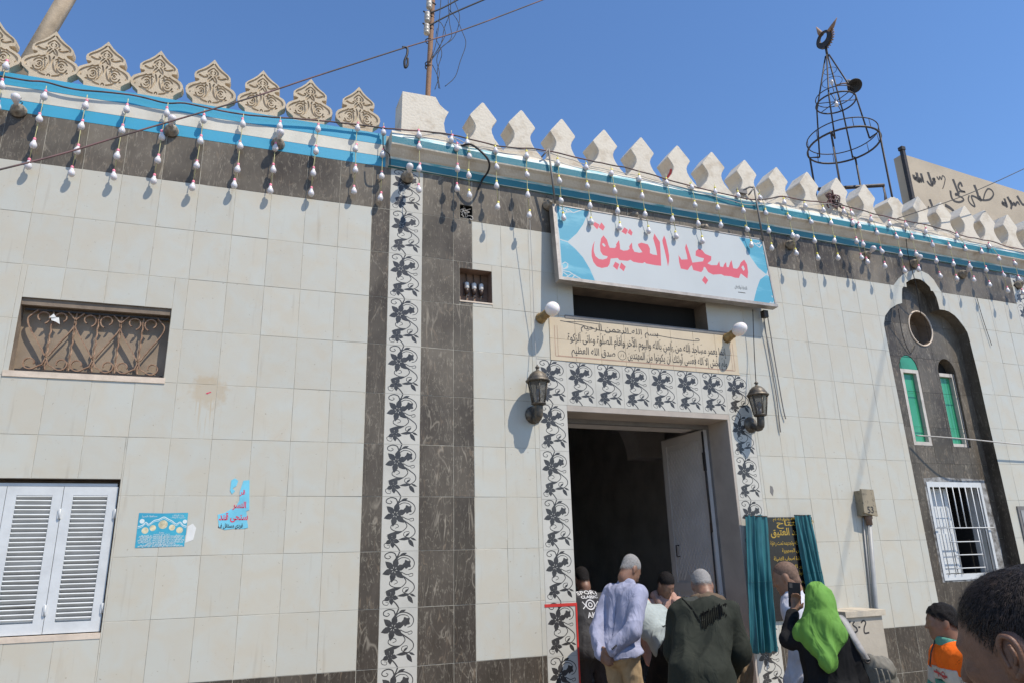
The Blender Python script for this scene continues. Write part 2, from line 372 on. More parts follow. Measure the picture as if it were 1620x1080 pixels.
# ------------------------------------------------------------------ mesh building
class MB:
    def __init__(s):
        s.v = []; s.f = []; s.m = []; s.sm = []
    def add(s, verts, faces, mi=0, smooth=False):
        o = len(s.v)
        s.v += [tuple(v) for v in verts]
        for f in faces:
            s.f.append(tuple(i + o for i in f)); s.m.append(mi); s.sm.append(smooth)
        return s
    def box(s, x0, x1, y0, y1, z0, z1, mi=0, M=None):
        vs = [Vector(p) for p in ((x0, y0, z0), (x1, y0, z0), (x1, y1, z0), (x0, y1, z0), (x0, y0, z1), (x1, y0, z1), (x1, y1, z1), (x0, y1, z1))]
        if M: vs = [M @ v for v in vs]
        return s.add(vs, ((0, 3, 2, 1), (4, 5, 6, 7), (0, 1, 5, 4), (1, 2, 6, 5), (2, 3, 7, 6), (3, 0, 4, 7)), mi)
    def slab(s, x0, x1, y0, y1, z0, z1, bev=0.0015, mi=0):
        """box whose front (y0) face has a small bevel; no back face"""
        b = bev
        vs = [(x0, y1, z0), (x1, y1, z0), (x1, y1, z1), (x0, y1, z1), (x0, y0 + b, z0), (x1, y0 + b, z0), (x1, y0 + b, z1), (x0, y0 + b, z1),
              (x0 + b, y0, z0 + b), (x1 - b, y0, z0 + b), (x1 - b, y0, z1 - b), (x0 + b, y0, z1 - b)]
        fs = [(8, 9, 10, 11)]
        for i in range(4):
            j = (i + 1) % 4
            fs += [(i, j, 4 + j, 4 + i), (4 + i, 4 + j, 8 + j, 8 + i)]
        return s.add(vs, fs, mi)
    def prism(s, poly, y0, y1, mi=0, smi=None, back=True):
        """poly of (x, z) counter-clockwise seen from the front (-y); front at y0, back at y1"""
        a = sum(poly[i][0] * poly[(i + 1) % len(poly)][1] - poly[(i + 1) % len(poly)][0] * poly[i][1] for i in range(len(poly)))
        if a < 0: poly = poly[::-1]
        n = len(poly)
        vs = [(x, y0, z) for x, z in poly] + [(x, y1, z) for x, z in poly]
        s.add(vs, [tuple(range(n))], mi)
        o = len(s.v) - 2 * n
        for i in range(n):
            j = (i + 1) % n
            s.f.append((o + i, o + n + i, o + n + j, o + j)); s.m.append(mi if smi is None else smi); s.sm.append(False)
        if back:
            s.f.append(tuple(o + n + i for i in reversed(range(n)))); s.m.append(mi); s.sm.append(False)
        return s
    def tube(s, pts, r, n=6, mi=0, closed=False, cap=True):
        pts = [Vector(p) for p in pts]
        k = len(pts)
        rs = r if isinstance(r, (list, tuple)) else [r] * k
        rings = []
        prev = None
        for i, p in enumerate(pts):
            if closed:
                t = (pts[(i + 1) % k] - pts[i - 1]).normalized()
            else:
                t = (pts[min(i + 1, k - 1)] - pts[max(i - 1, 0)]).normalized()
            if prev is None:
                u = t.orthogonal().normalized()
            else:
                u = (prev - t * prev.dot(t))
                u = u.normalized() if u.length > 1e-6 else t.orthogonal().normalized()
            prev = u
            w = t.cross(u)
            rings.append([p + (u * math.cos(2 * PI * q / n) + w * math.sin(2 * PI * q / n)) * rs[i] for q in range(n)])
        vs = [v for ring in rings for v in ring]
        fs = []
        for i in range(k if closed else k - 1):
            a, b2 = i * n, ((i + 1) % k) * n
            for q in range(n):
                q2 = (q + 1) % n
                fs.append((a + q, a + q2, b2 + q2, b2 + q))
        s.add(vs, fs, mi, True)
        if cap and not closed:
            o = len(s.v) - len(vs)
            s.f.append(tuple(o + q for q in reversed(range(n)))); s.m.append(mi); s.sm.append(False)
            s.f.append(tuple(o + (k - 1) * n + q for q in range(n))); s.m.append(mi); s.sm.append(False)
        return s
    def lathe(s, prof, n=16, M=None, mi=0, smooth=True, caps=True):
        """prof: (r, h) along +z of M"""
        M = M or Matrix.Identity(4)
        vs = []
        for r, h in prof:
            for q in range(n):
                a = 2 * PI * q / n
                vs.append(M @ Vector((r * math.cos(a), r * math.sin(a), h)))
        fs = []
        for i in range(len(prof) - 1):
            for q in range(n):
                q2 = (q + 1) % n
                fs.append((i * n + q, i * n + q2, (i + 1) * n + q2, (i + 1) * n + q))
        s.add(vs, fs, mi, smooth)
        if caps:
            o = len(s.v) - len(vs)
            for ring, rev in ((0, True), (len(prof) - 1, False)):
                if prof[ring][0] > 1e-4:
                    idx = [o + ring * n + q for q in range(n)]
                    s.f.append(tuple(idx[::-1] if rev else idx)); s.m.append(mi); s.sm.append(False)
        return s
    def ribbon(s, pts, w, y, mi=0, taper=None):
        """flat strip in the x,z plane at depth y"""
        P = ribbon_poly(pts, w, taper)
        n = len(P) // 2
        vs = [(x, y, z) for x, z in P]
        fs = [(i, i + 1, 2 * n - 2 - i, 2 * n - 1 - i) for i in range(n - 1)]
        return s.add(vs, fs, mi)
    def mesh(s, name, mats, off=(0, 0, 0)):
        me = bpy.data.meshes.new(name)
        ox, oy, oz = off
        me.from_pydata([(x - ox, y - oy, z - oz) for x, y, z in s.v], [], s.f)
        for m in (mats if isinstance(mats, (list, tuple)) else [mats]):
            me.materials.append(m)
        me.polygons.foreach_set('material_index', s.m)
        me.polygons.foreach_set('use_smooth', s.sm)
        me.update()
        return me

def ribbon_poly(pts, w, taper=None):
    n = len(pts)
    lft, rgt = [], []
    for i in range(n):
        a = pts[max(i - 1, 0)]; b = pts[min(i + 1, n - 1)]
        dx, dz = b[0] - a[0], b[1] - a[1]
        l = math.hypot(dx, dz) or 1
        t = i / max(1, n - 1)
        ww = w * (taper(t) if taper else 1) / 2
        nx, nz = -dz / l * ww, dx / l * ww
        lft.append((pts[i][0] + nx, pts[i][1] + nz)); rgt.append((pts[i][0] - nx, pts[i][1] - nz))
    return lft + rgt[::-1]

def smooth_path(pts, n=8, closed=False):
    """Catmull-Rom through points of any dimension"""
    P = [tuple(p) for p in pts]
    k = len(P)
    out = []
    rngs = range(k if closed else k - 1)
    for i in rngs:
        p0 = P[(i - 1) % k] if closed or i > 0 else P[i]
        p1 = P[i]; p2 = P[(i + 1) % k]
        p3 = P[(i + 2) % k] if closed or i + 2 < k else P[(i + 1) % k]
        for j in range(n):
            t = j / n
            out.append(tuple(0.5 * ((2 * b) + (-a + c) * t + (2 * a - 5 * b + 4 * c - d) * t * t + (-a + 3 * b - 3 * c + d) * t ** 3) for a, b, c, d in zip(p0, p1, p2, p3)))
    if not closed: out.append(P[-1])
    return out

def arc(cx, cz, r, a0, a1, n=12, rz=None):
    rz = rz or r
    return [(cx + r * math.cos(math.radians(a0 + (a1 - a0) * i / n)), cz + rz * math.sin(math.radians(a0 + (a1 - a0) * i / n))) for i in range(n + 1)]

def inpoly(p, poly):
    x, z = p; c = False
    n = len(poly)
    for i in range(n):
        x1, z1 = poly[i]; x2, z2 = poly[i - 1]
        if (z1 > z) != (z2 > z) and x < (x2 - x1) * (z - z1) / (z2 - z1) + x1:
            c = not c
    return c

def cdt_layer(outer, layers):
    """triangulate polygon outer with the polygons of layers [(poly, code)] cut in; returns verts2d, [(tri, code)]; later layers win, code None keeps the ground"""
    polys = [outer] + [l[0] for l in layers]
    vs, es = [], []
    for p in polys:
        o = len(vs)
        vs += [Vector(q) for q in p]
        es += [(o + i, o + (i + 1) % len(p)) for i in range(len(p))]
    V, E, Fc, *_ = mgeo.delaunay_2d_cdt(vs, es, [], 0, 1e-6)
    bbs = [(min(q[0] for q in p), max(q[0] for q in p), min(q[1] for q in p), max(q[1] for q in p)) for p in polys]
    out = []
    for f in Fc:
        cx = sum(V[i][0] for i in f) / len(f); cz = sum(V[i][1] for i in f) / len(f)
        if not inpoly((cx, cz), outer): continue
        code = 0
        for (poly, c), bb in zip(layers, bbs[1:]):
            if bb[0] <= cx <= bb[1] and bb[2] <= cz <= bb[3] and inpoly((cx, cz), poly): code = c
        out.append((tuple(f), code))
    return V, out

def print_faces(mb, outer, layers, y, x_off=0, z_off=0):
    V, T = cdt_layer(outer, layers)
    o = len(mb.v)
    mb.v += [(v[0] + x_off, y, v[1] + z_off) for v in V]
    for f, c in T:
        a = sum(V[f[i]][0] * V[f[(i + 1) % len(f)]][1] - V[f[(i + 1) % len(f)]][0] * V[f[i]][1] for i in range(len(f)))
        f = f if a > 0 else f[::-1]
        mb.f.append(tuple(o + i for i in f)); mb.m.append(c); mb.sm.append(False)

# ------------------------------------------------------------------ objects
def props(o, label=None, cat=None, group=None, kind=None):
    if label: o['label'] = label
    if cat: o['category'] = cat
    if group: o['group'] = group
    if kind: o['kind'] = kind
    return o

def thing(name, label, cat, F=FL, loc=(0, 0, 0), group=None, rotz=0.0):
    o = bpy.data.objects.new(name, None)
    o.empty_display_size = 0.1
    C.objects.link(o)
    o.matrix_world = F @ Matrix.Translation(loc) @ Matrix.Rotation(rotz, 4, 'Z')
    o['_loc'] = list(loc)
    return props(o, label, cat, group)

def obj(name, me, parent=None, loc=(0, 0, 0)):
    o = bpy.data.objects.new(name, me)
    C.objects.link(o)
    if parent is not None:
        o.parent = parent
    o.location = loc
    return o

def part(parent, name, mb, mats, off=None, loc=(0, 0, 0)):
    """mesh child; mb coordinates are in the facade frame, off is the thing's own place in it"""
    return obj(name, mb.mesh(name, mats, off if off is not None else (0, 0, 0)), parent, loc)

def single(name, label, cat, mb, mats, F=FL, loc=(0, 0, 0), group=None):
    o = obj(name, mb.mesh(name, mats, loc))
    o.matrix_world = F @ Matrix.Translation(loc)
    return props(o, label, cat, group)

def copy_tree(o, parent=None):
    c = o.copy(); C.objects.link(c)
    if parent is not None: c.parent = parent
    for ch in list(o.children):
        copy_tree(ch, c)
    return c

# ------------------------------------------------------------------ lettering
_AR = {}
for base, forms in (('ا', 'FE8D FE8E'), ('أ', 'FE83 FE84'), ('إ', 'FE87 FE88'), ('آ', 'FE81 FE82'), ('ٱ', 'FE8D FE8E'), ('د', 'FEA9 FEAA'), ('ذ', 'FEAB FEAC'), ('ر', 'FEAD FEAE'), ('ز', 'FEAF FEB0'), ('و', 'FEED FEEE'),
                    ('ؤ', 'FE85 FE86'), ('ة', 'FE93 FE94'), ('ى', 'FEEF FEF0'), ('ء', 'FE80'),
                    ('ب', 'FE8F FE90 FE91 FE92'), ('ت', 'FE95 FE96 FE97 FE98'), ('ث', 'FE99 FE9A FE9B FE9C'), ('ج', 'FE9D FE9E FE9F FEA0'), ('ح', 'FEA1 FEA2 FEA3 FEA4'), ('خ', 'FEA5 FEA6 FEA7 FEA8'),
                    ('س', 'FEB1 FEB2 FEB3 FEB4'), ('ش', 'FEB5 FEB6 FEB7 FEB8'), ('ص', 'FEB9 FEBA FEBB FEBC'), ('ض', 'FEBD FEBE FEBF FEC0'), ('ط', 'FEC1 FEC2 FEC3 FEC4'), ('ظ', 'FEC5 FEC6 FEC7 FEC8'),
                    ('ع', 'FEC9 FECA FECB FECC'), ('غ', 'FECD FECE FECF FED0'), ('ف', 'FED1 FED2 FED3 FED4'), ('ق', 'FED5 FED6 FED7 FED8'), ('ك', 'FED9 FEDA FEDB FEDC'), ('ل', 'FEDD FEDE FEDF FEE0'),
                    ('م', 'FEE1 FEE2 FEE3 FEE4'), ('ن', 'FEE5 FEE6 FEE7 FEE8'), ('ه', 'FEE9 FEEA FEEB FEEC'), ('ي', 'FEF1 FEF2 FEF3 FEF4'), ('ئ', 'FE89 FE8A FE8B FE8C')):
    _AR[base] = [chr(int(h, 16)) for h in forms.split()]
_LA = {'ا': ('\uFEFB', '\uFEFC'), 'أ': ('\uFEF7', '\uFEF8'), 'إ': ('\uFEF9', '\uFEFA'), 'آ': ('\uFEF5', '\uFEF6')}

def shape_ar(txt):
    out = []
    i = 0
    prev_join = False
    while i < len(txt):
        c = txt[i]
        if c not in _AR:
            out.append(c); prev_join = False; i += 1; continue
        f = _AR[c]
        if c == 'ل' and i + 1 < len(txt) and txt[i + 1] in _LA:
            out.append(_LA[txt[i + 1]][1 if prev_join else 0]); prev_join = False; i += 2; continue
        nxt = txt[i + 1] if i + 1 < len(txt) else ' '
        can_next = len(f) == 4 and nxt in _AR and nxt != 'ء'
        if prev_join:
            out.append(f[3] if can_next else (f[1] if len(f) > 1 else f[0]))
        else:
            out.append(f[2] if can_next else f[0])
        prev_join = can_next
        i += 1
    return ''.join(reversed(out))

def text_mesh(txt, size, bold=0.0, arabic=True, width=None, extrude=0.0):
    """flat lettering in the x,z plane (y = 0) centred on the origin; returns (verts, faces)"""
    cu = bpy.data.curves.new('lettering', 'FONT')
    cu.body = shape_ar(txt) if arabic else txt
    cu.size = size
    cu.offset = bold
    cu.align_x = 'CENTER'; cu.align_y = 'CENTER'
    cu.resolution_u = 3
    o = bpy.data.objects.new('lettering', cu)
    C.objects.link(o)
    dg = bpy.context.evaluated_depsgraph_get()
    me = bpy.data.meshes.new_from_object(o.evaluated_get(dg))
    V = [tuple(v.co) for v in me.vertices]; Fs = [tuple(p.vertices) for p in me.polygons]
    bpy.data.objects.remove(o); bpy.data.curves.remove(cu); bpy.data.meshes.remove(me)
    if not V: return [], []
    xs = [v[0] for v in V]; zs = [v[1] for v in V]
    cx, cz = (min(xs) + max(xs)) / 2, (min(zs) + max(zs)) / 2
    k = 1.0
    if width: k = width / (max(xs) - min(xs))
    return [((v[0] - cx) * k, 0.0, v[1] - cz) for v in V], Fs

def add_text(mb, txt, x, z, y, size, bold=0.0, arabic=True, width=None, mi=0, rot=0.0, shear=0.0):
    V, Fs = text_mesh(txt, size, bold, arabic, width)
    c, s_ = math.cos(rot), math.sin(rot)
    V = [(x + (a + shear * b) * c - b * s_, y, z + (a + shear * b) * s_ + b * c) for a, _, b in V]
    mb.add(V, Fs, mi)
# ================================================================== ground
gm = MB(); gm.add([(-120, -120, 0), (120, -120, 0), (120, 120, 0), (-120, 120, 0)], [(0, 1, 2, 3)])
ground = obj('ground', gm.mesh('ground', M_GROUND)); props(ground, kind='structure')

# ================================================================== the mosque: walls
BT = ZR0 + 0.45                                  # top of the marble band
mosque = thing('mosque_building', 'pale tiled mosque with dark marble bands, a crenellated parapet and an open double-height doorway', 'building')
wallL = bpy.data.objects.new('front_wall', None)
HOLES_L, HOLES_R = [], []

# openings (s0, s1, z0, z1)
VW = (-2.695, -1.621, 3.150, 3.746)              # high grille window
SW = (-3.10, -1.835, 1.245, 2.345)               # shuttered window
HOLES_L += [VW, SW]
FN = (0.868, 1.198, 4.068, 4.402)                # fuse niche
WH = (0.872, 1.002, 4.945, 5.085)                # wire hole
DO = (1.955, 3.855, -0.02, 3.046)                # doorway
TR = (2.085, 3.735, 4.030, 4.352)                # dark transom
HOLES_R += [FN, WH, DO, TR]
# trefoil niche outline, bottom left -> top -> bottom right
NICHE_PX = [(1427, 660), (1413, 590), (1398, 513), (1400, 500), (1408, 489), (1418, 482.5), (1427, 480), (1426.5, 468), (1427, 457), (1433, 447.5), (1440, 443), (1447, 441),
            (1456, 442.5), (1463, 447), (1471, 455), (1477, 463), (1481, 471), (1483.5, 480), (1486, 490), (1493, 491), (1500, 493), (1510, 499.5), (1517, 507), (1524, 516), (1530, 526), (1533, 536), (1548, 597), (1562, 660)]
NICHE = [(6.475, 0.874), (6.455, 2.2)] + [R(*q) for q in NICHE_PX] + [(7.965, 2.2), (7.972, 0.874)]
NTOP = 13                                        # index of the topmost point
HALO_PX = [(1413.5, 452), (1420, 442.5), (1427, 435.5), (1436, 430), (1447, 427.5), (1458, 429), (1468, 434), (1477, 443), (1484, 455), (1490, 466)]
HALO = [R(*q) for q in HALO_PX]
HALO[0] = (HALO[0][0], ZR0); HALO[-1] = (HALO[-1][0], ZR0)
nx0, nx1 = 6.30, 8.10
NTX = NICHE[NTOP][0]

def sh_clip(poly, x0, x1, z0, z1):
    def cl(p, ins, inter):
        out = []
        for i in range(len(p)):
            a, b = p[i - 1], p[i]
            if ins(b):
                if not ins(a): out.append(inter(a, b))
                out.append(b)
            elif ins(a): out.append(inter(a, b))
        return out
    def ix(x): return lambda a, b: (x, a[1] + (b[1] - a[1]) * (x - a[0]) / (b[0] - a[0]))
    def iz(z): return lambda a, b: (a[0] + (b[0] - a[0]) * (z - a[1]) / (b[1] - a[1]), z)
    for ins, it in ((lambda p: p[0] >= x0, ix(x0)), (lambda p: p[0] <= x1, ix(x1)), (lambda p: p[1] >= z0, iz(z0)), (lambda p: p[1] <= z1, iz(z1))):
        if len(poly) < 3: return []
        poly = cl(poly, ins, it)
    out = []
    for p in poly:
        if not out or math.hypot(p[0] - out[-1][0], p[1] - out[-1][1]) > 1e-4: out.append(p)
    if len(out) > 2 and math.hypot(out[0][0] - out[-1][0], out[0][1] - out[-1][1]) < 1e-4: out.pop()
    if len(out) < 3: return []
    ar = abs(sum(out[i][0] * out[i - 1][1] - out[i - 1][0] * out[i][1] for i in range(len(out)))) / 2
    return out if ar > 4e-4 else []

NREG_L = [(5.0, 0.874)] + NICHE[:NTOP + 1] + [(NTX, 5.6), (5.0, 5.6)]
NREG_R = [(9.5, 0.874), (9.5, 5.6), (NTX, 5.6)] + NICHE[NTOP:]
HREG_L = [(5.0, ZR0)] + HALO[:5] + [(HALO[4][0], 5.6), (5.0, 5.6)]
HREG_R = [(9.5, ZR0), (9.5, 5.6), (HALO[4][0], 5.6)] + HALO[4:]

def minus(rect, holes):
    rs = [rect]
    for h in holes:
        new = []
        for r in rs:
            if h[0] >= r[1] - 1e-6 or h[1] <= r[0] + 1e-6 or h[2] >= r[3] - 1e-6 or h[3] <= r[2] + 1e-6:
                new.append(r); continue
            a0, a1 = max(r[0], h[0]), min(r[1], h[1])
            if h[0] > r[0]: new.append((r[0], h[0], r[2], r[3]))
            if h[1] < r[1]: new.append((h[1], r[1], r[2], r[3]))
            if h[2] > r[2]: new.append((a0, a1, r[2], h[2]))
            if h[3] < r[3]: new.append((a0, a1, h[3], r[3]))
        rs = new
    return [r for r in rs if r[1] - r[0] > 0.004 and r[3] - r[2] > 0.004]

def backing(rect, holes, y=-0.0022):
    m = MB()
    xs = sorted({rect[0], rect[1]} | {v for h in holes for v in h[:2] if rect[0] < v < rect[1]})
    zs = sorted({rect[2], rect[3]} | {v for h in holes for v in h[2:] if rect[2] < v < rect[3]})
    for i in range(len(xs) - 1):
        for j in range(len(zs) - 1):
            cx, cz = (xs[i] + xs[i + 1]) / 2, (zs[j] + zs[j + 1]) / 2
            if any(h[0] < cx < h[1] and h[2] < cz < h[3] for h in holes): continue
            m.add([(xs[i], y, zs[j]), (xs[i + 1], y, zs[j]), (xs[i + 1], y, zs[j + 1]), (xs[i], y, zs[j + 1])], [(0, 1, 2, 3)])
    return m

S_FAR = 12.0
wallL = part(mosque, 'front_wall', backing((-6.0, S0, 0, 5.72), HOLES_L), M_GROUT)
nb_ = (nx0, nx1, 0.874, 5.30)
bm_ = backing((S0, S_FAR, 0, 5.68), HOLES_R + [nb_])
bm_.add([(x, -0.0022, z) for x, z in [(nx0, 0.874)] + NICHE[:NTOP + 1] + [(NTX, 5.30), (nx0, 5.30)]], [tuple(range(NTOP + 4))])
bm_.add([(x, -0.0022, z) for x, z in [(NTX, 5.30)] + NICHE[NTOP:] + [(nx1, 0.874), (nx1, 5.30)]], [tuple(range(len(NICHE) - NTOP + 3))])
wallR = part(mosque, 'front_wall', bm_, M_GROUT)
wallR.matrix_world = FR

TILE_ME = {}
G = 0.0015                                       # half a joint
def touch(a, b):
    return a[0] <= b[1] + 1e-6 and b[0] <= a[1] + 1e-6 and a[2] <= b[3] + 1e-6 and b[2] <= a[3] + 1e-6
def tile(wall, name, rects, mat, polys=None, t=0.008):
    """tiles cut in two by an opening become two pieces"""
    if polys and len(polys) > 1:
        for q in polys: tile1(wall, name, [], mat, [q], t)
        return
    left = list(rects); groups = []
    while left:
        g = [left.pop(0)]
        grew = True
        while grew:
            grew = False
            for r in list(left):
                if any(touch(r, q) for q in g): g.append(r); left.remove(r); grew = True
        groups.append(g)
    if polys: groups = [[]]
    for g in groups: tile1(wall, name, g, mat, polys, t)
def tile1(wall, name, rects, mat, polys=None, t=0.008):
    """one tile: rects [(x0,x1,z0,z1)] (more than one when an opening cuts it) or clipped polygons"""
    xs = [v for r in rects for v in r[:2]] + [p[0] for q in (polys or []) for p in q]
    zs = [v for r in rects for v in r[2:]] + [p[1] for q in (polys or []) for p in q]
    cx, cz = (min(xs) + max(xs)) / 2, (min(zs) + max(zs)) / 2
    key = None
    if len(rects) == 1 and not polys:
        r = rects[0]
        key = (name, mat.name, round(r[1] - r[0], 3), round(r[3] - r[2], 3))
    me = TILE_ME.get(key) if key else None
    if me is None:
        m = MB()
        for r in rects:
            if r[1] - r[0] < 3 * G or r[3] - r[2] < 3 * G: continue
            m.slab(r[0] - cx + G, r[1] - cx - G, -t / 2, t / 2, r[2] - cz + G, r[3] - cz - G)
        for q in polys or []:
            pc = [(x - cx, z - cz) for x, z in q]
            # shrink a little for the joint
            pc = [(x - math.copysign(min(G, abs(x)), x), z - math.copysign(min(G, abs(z)), z)) for x, z in pc]
            m.prism(pc, -t / 2, t / 2, back=False)
        me = m.mesh(name, mat)
        if key: TILE_ME[key] = me
    o = obj(name, me, wall, (cx, random.uniform(-0.0006, 0.0006) - 0.0, cz))
    big = max(xs) - min(xs) + max(zs) - min(zs) > 1.0
    a = 0.0 if big else 0.0022
    o.rotation_euler = (random.gauss(0, a), 0, random.gauss(0, a))
    return o

# ---- left wing tiles
for c in range(0, 14):
    x0, x1 = -(c + 1) * TA, -c * TA
    for r in range(9):
        z1 = ZR0 - r * TB; z0 = z1 - TB
        rs = minus((x0, x1, z0, z1), HOLES_L)
        if rs: tile(wallL, 'white_tile', rs, M_TILE)
    tile(wallL, 'marble_tile', [(x0, x1, ZR0, BT)], M_MARB)
    tile(wallL, 'marble_tile', [(x0, x1, 0.42, 0.87)], M_MARB)
    tile(wallL, 'marble_tile', [(x0, x1, 0.0, 0.42)], M_MARB)
XF0, XF1 = 0.172, S0                             # the floral strip
for r in range(-1, 11):
    z1 = ZR0 - r * TB; z0 = max(0.0, z1 - TB)
    if z1 - z0 > 0.02:
        tile(wallL, 'marble_tile', [(0.0, XF0, z0, z1)], M_MARB)

# ---- the floral motif, in tile units (u right 0..1, v down 0..1)
def sp(u, v): return (u * 1.0, v)
def floral_layers(w, h):
    Ls = []
    def P(pts): return [((u - .5) * w, (.5 - v) * h) for u, v in pts]
    def rib(pts, wd, code=1, n=5, taper=None):
        q = P(smooth_path(pts, n))
        Ls.append((ribbon_poly(q, wd * w, taper), code))
    def leaf(u, v, du, dv, wd, code=1):
        a = math.hypot(du * w, dv * h); nx, nz = -dv * h / a, du * w / a
        pts = []
        for t, k in ((0, 0), (.25, .8), (.5, 1), (.75, .62), (1, 0)):
            pts.append((u + du * t, v + dv * t, k))
        left = [(p[0] + nx * wd * p[2] * .5, p[1] + nz * wd * w / h * p[2] * .5) for p in pts]
        rgt = [(p[0] - nx * wd * p[2] * .5, p[1] - nz * wd * w / h * p[2] * .5) for p in pts[1:-1]]
        Ls.append((P(left + rgt[::-1]), code))
    def flower(u, v, rad, a0, n, wd):
        for i in range(n):
            a = math.radians(a0 + 360 / n * i)
            du, dv = rad * math.cos(a), -rad * math.sin(a) * w / h
            leaf(u + du * .10, v + dv * .10, du, dv, wd)
        Ls.append((P([(u + .05 * math.cos(2 * PI * k / 7), v + .05 * w / h * math.sin(2 * PI * k / 7)) for k in range(7)]), 1))
    tp = lambda t: 1 - .45 * t
    rib([(.50, -.0), (.46, .07), (.40, .13), (.33, .19)], .035)
    rib([(.42, .13), (.37, .04), (.24, .015), (.12, .05), (.11, .105), (.20, .13), (.26, .10), (.21, .075)], .034, taper=tp)
    leaf(.50, .075, .20, -.045, .075)
    rib([(.40, .16), (.50, .085), (.68, .075), (.85, .14), (.90, .23), (.84, .31), (.74, .335)], .034, taper=tp)
    rib([(.42, .17), (.56, .115), (.72, .13), (.80, .19)], .026, taper=tp)
    flower(.70, .235, .115, 40, 5, .10)
    flower(.36, .33, .30, 18, 6, .165)
    rib([(.55, .37), (.70, .42), (.84, .40), (.86, .44), (.78, .455), (.75, .43)], .024, taper=tp)
    rib([(.46, .40), (.62, .47), (.68, .55), (.58, .63), (.44, .66), (.32, .665)], .030, taper=tp)
    rib([(.55, .645), (.38, .64), (.25, .59), (.27, .525), (.40, .51), (.45, .555), (.36, .585)], .028, taper=tp)
    rib([(.50, .40), (.72, .50), (.88, .59), (.90, .68), (.80, .75), (.70, .77)], .034, taper=tp)
    leaf(.55, .655, -.42, .05, .085)
    leaf(.45, .675, -.33, .055, .065)
    flower(.29, .805, .185, 60, 5, .125)
    rib([(.33, .86), (.43, .93), (.50, 1.0)], .034)
    rib([(.20, .84), (.08, .87), (.10, .93), (.20, .945), (.22, .90), (.15, .895)], .022, taper=tp)
    leaf(.80, .765, -.36, .03, .085); leaf(.78, .76, .17, .055, .06); leaf(.72, .78, .16, .155, .115)
    rib([(.70, .76), (.60, .72), (.62, .66), (.74, .65), (.74, .70)], .024, taper=tp)
    leaf(.64, .74, .12, -.07, .06)
    # a few petal highlights in the big flower
    for k in range(4):
        a = 2 * PI * k / 4 + .5
        Ls.append((P([(.38 + .06 * math.cos(a) + d * .012, .33 + .06 * w / h * math.sin(a) + e * .008) for d, e in ((-1, 0), (0, -1), (1, 0), (0, 1))]), 0))
    ok = []
    for poly, code in Ls:
        q = sh_clip(poly, -w / 2 + .001, w / 2 - .001, -h / 2 + .001, h / 2 - .001)
        if len(q) >= 3: ok.append((q, code))
    return ok

FLOR = {}
def floral_tile(wall, x0, x1, z0, z1, cut_z=None):
    w, h = x1 - x0 - 2 * G, z1 - z0 - 2 * G
    key = (round(w, 3), round(h, 3), cut_z)
    if key not in FLOR:
        m = MB()
        lay = floral_layers(w, h)
        outer = [(-w / 2, -h / 2), (w / 2, -h / 2), (w / 2, h / 2), (-w / 2, h / 2)]
        if cut_z:
            lo = h / 2 - h * cut_z
            outer = [(-w / 2, lo), (w / 2, lo), (w / 2, h / 2), (-w / 2, h / 2)]
            lay = [(q, c) for q, c in ((sh_clip(p, -w / 2, w / 2, lo + .001, h / 2), c) for p, c in lay) if len(q) > 2]
        print_faces(m, outer, lay, -0.004)
        n = 4
        vs = [(x, -0.004, z) for x, z in outer] + [(x, 0.004, z) for x, z in outer]
        m.add(vs, [(i, 4 + i, 4 + (i + 1) % 4, (i + 1) % 4) for i in range(4)])
        FLOR[key] = m.mesh('floral_tile', [M_FTILE, M_PRINT])
    o = obj('floral_tile', FLOR[key], wall, ((x0 + x1) / 2, random.uniform(-.0005, .0005), (z0 + z1) / 2))
    o.rotation_euler = (random.gauss(0, .0015), 0, random.gauss(0, .0015))
    return o

for r in range(-1, 11):
    z1 = ZR0 - r * TB + 0.0
    z0 = z1 - TB
    if z1 > 0.1: floral_tile(wallL, XF0, XF1, max(z0, z1 - TB), z1)

# ---- right wing: dark pilaster, white field, floral frame of the door
XM, XE = 0.80307, 0.99689
ROWS = [(ZR0 - r * TB - TB, ZR0 - r * TB) for r in range(9)]
for z0, z1 in [(ZR0, BT)] + ROWS + [(0.42, 0.87), (0.0, 0.42)]:
    tile(wallR, 'marble_tile', [(S0, XM, z0, z1)], M_MARB)
    rs = minus((XM, XE, z0, z1), HOLES_R)
    if rs: tile(wallR, 'marble_tile', rs, M_MARB)
DL0, DL1 = 1.650, 1.955                          # left floral column
DR0, DR1 = 3.885, 4.195                          # right floral column
FZ1 = 3.548                                      # top of the floral lintel row
LZ0 = FZ1 - 0.445
QP = (1.800, 4.085, FZ1, 3.995)                  # scripture panel
holes = HOLES_R + [(DL0, DR1, -0.1, FZ1), QP]
K0 = 5.14348
cols = [(XE + i * TA, XE + (i + 1) * TA) for i in range(3)]
edges = [XE + i * TA for i in range(0, 10)]
edges = [e for e in edges if e < 3.9] + [K0 + TA * q for q in range(-3, 30)]
edges = sorted(edges)
edges = [e for i, e in enumerate(edges) if i == 0 or e - edges[i - 1] > 0.12]
XR = 9.06                                        # start of the far floral strip
cols = [(a, min(b, XR)) for a, b in zip(edges, edges[1:]) if a < XR - 0.02]
def wall_tile(x0, x1, z0, z1, mat, name):
    rs = minus((x0, x1, z0, z1), holes)
    if not rs: return
    if x1 > nx0 and x0 < nx1 and z1 > 0.88:
        polys = []
        for r in rs:
            for reg in ((NREG_L, NREG_R) if z0 < ZR0 - .01 else (HREG_L, HREG_R)):
                q = sh_clip(reg, r[0], r[1], r[2], r[3])
                if q: polys.append(q)
        if polys: tile(wallR, name, [], mat, polys)
    else:
        tile(wallR, name, rs, mat)
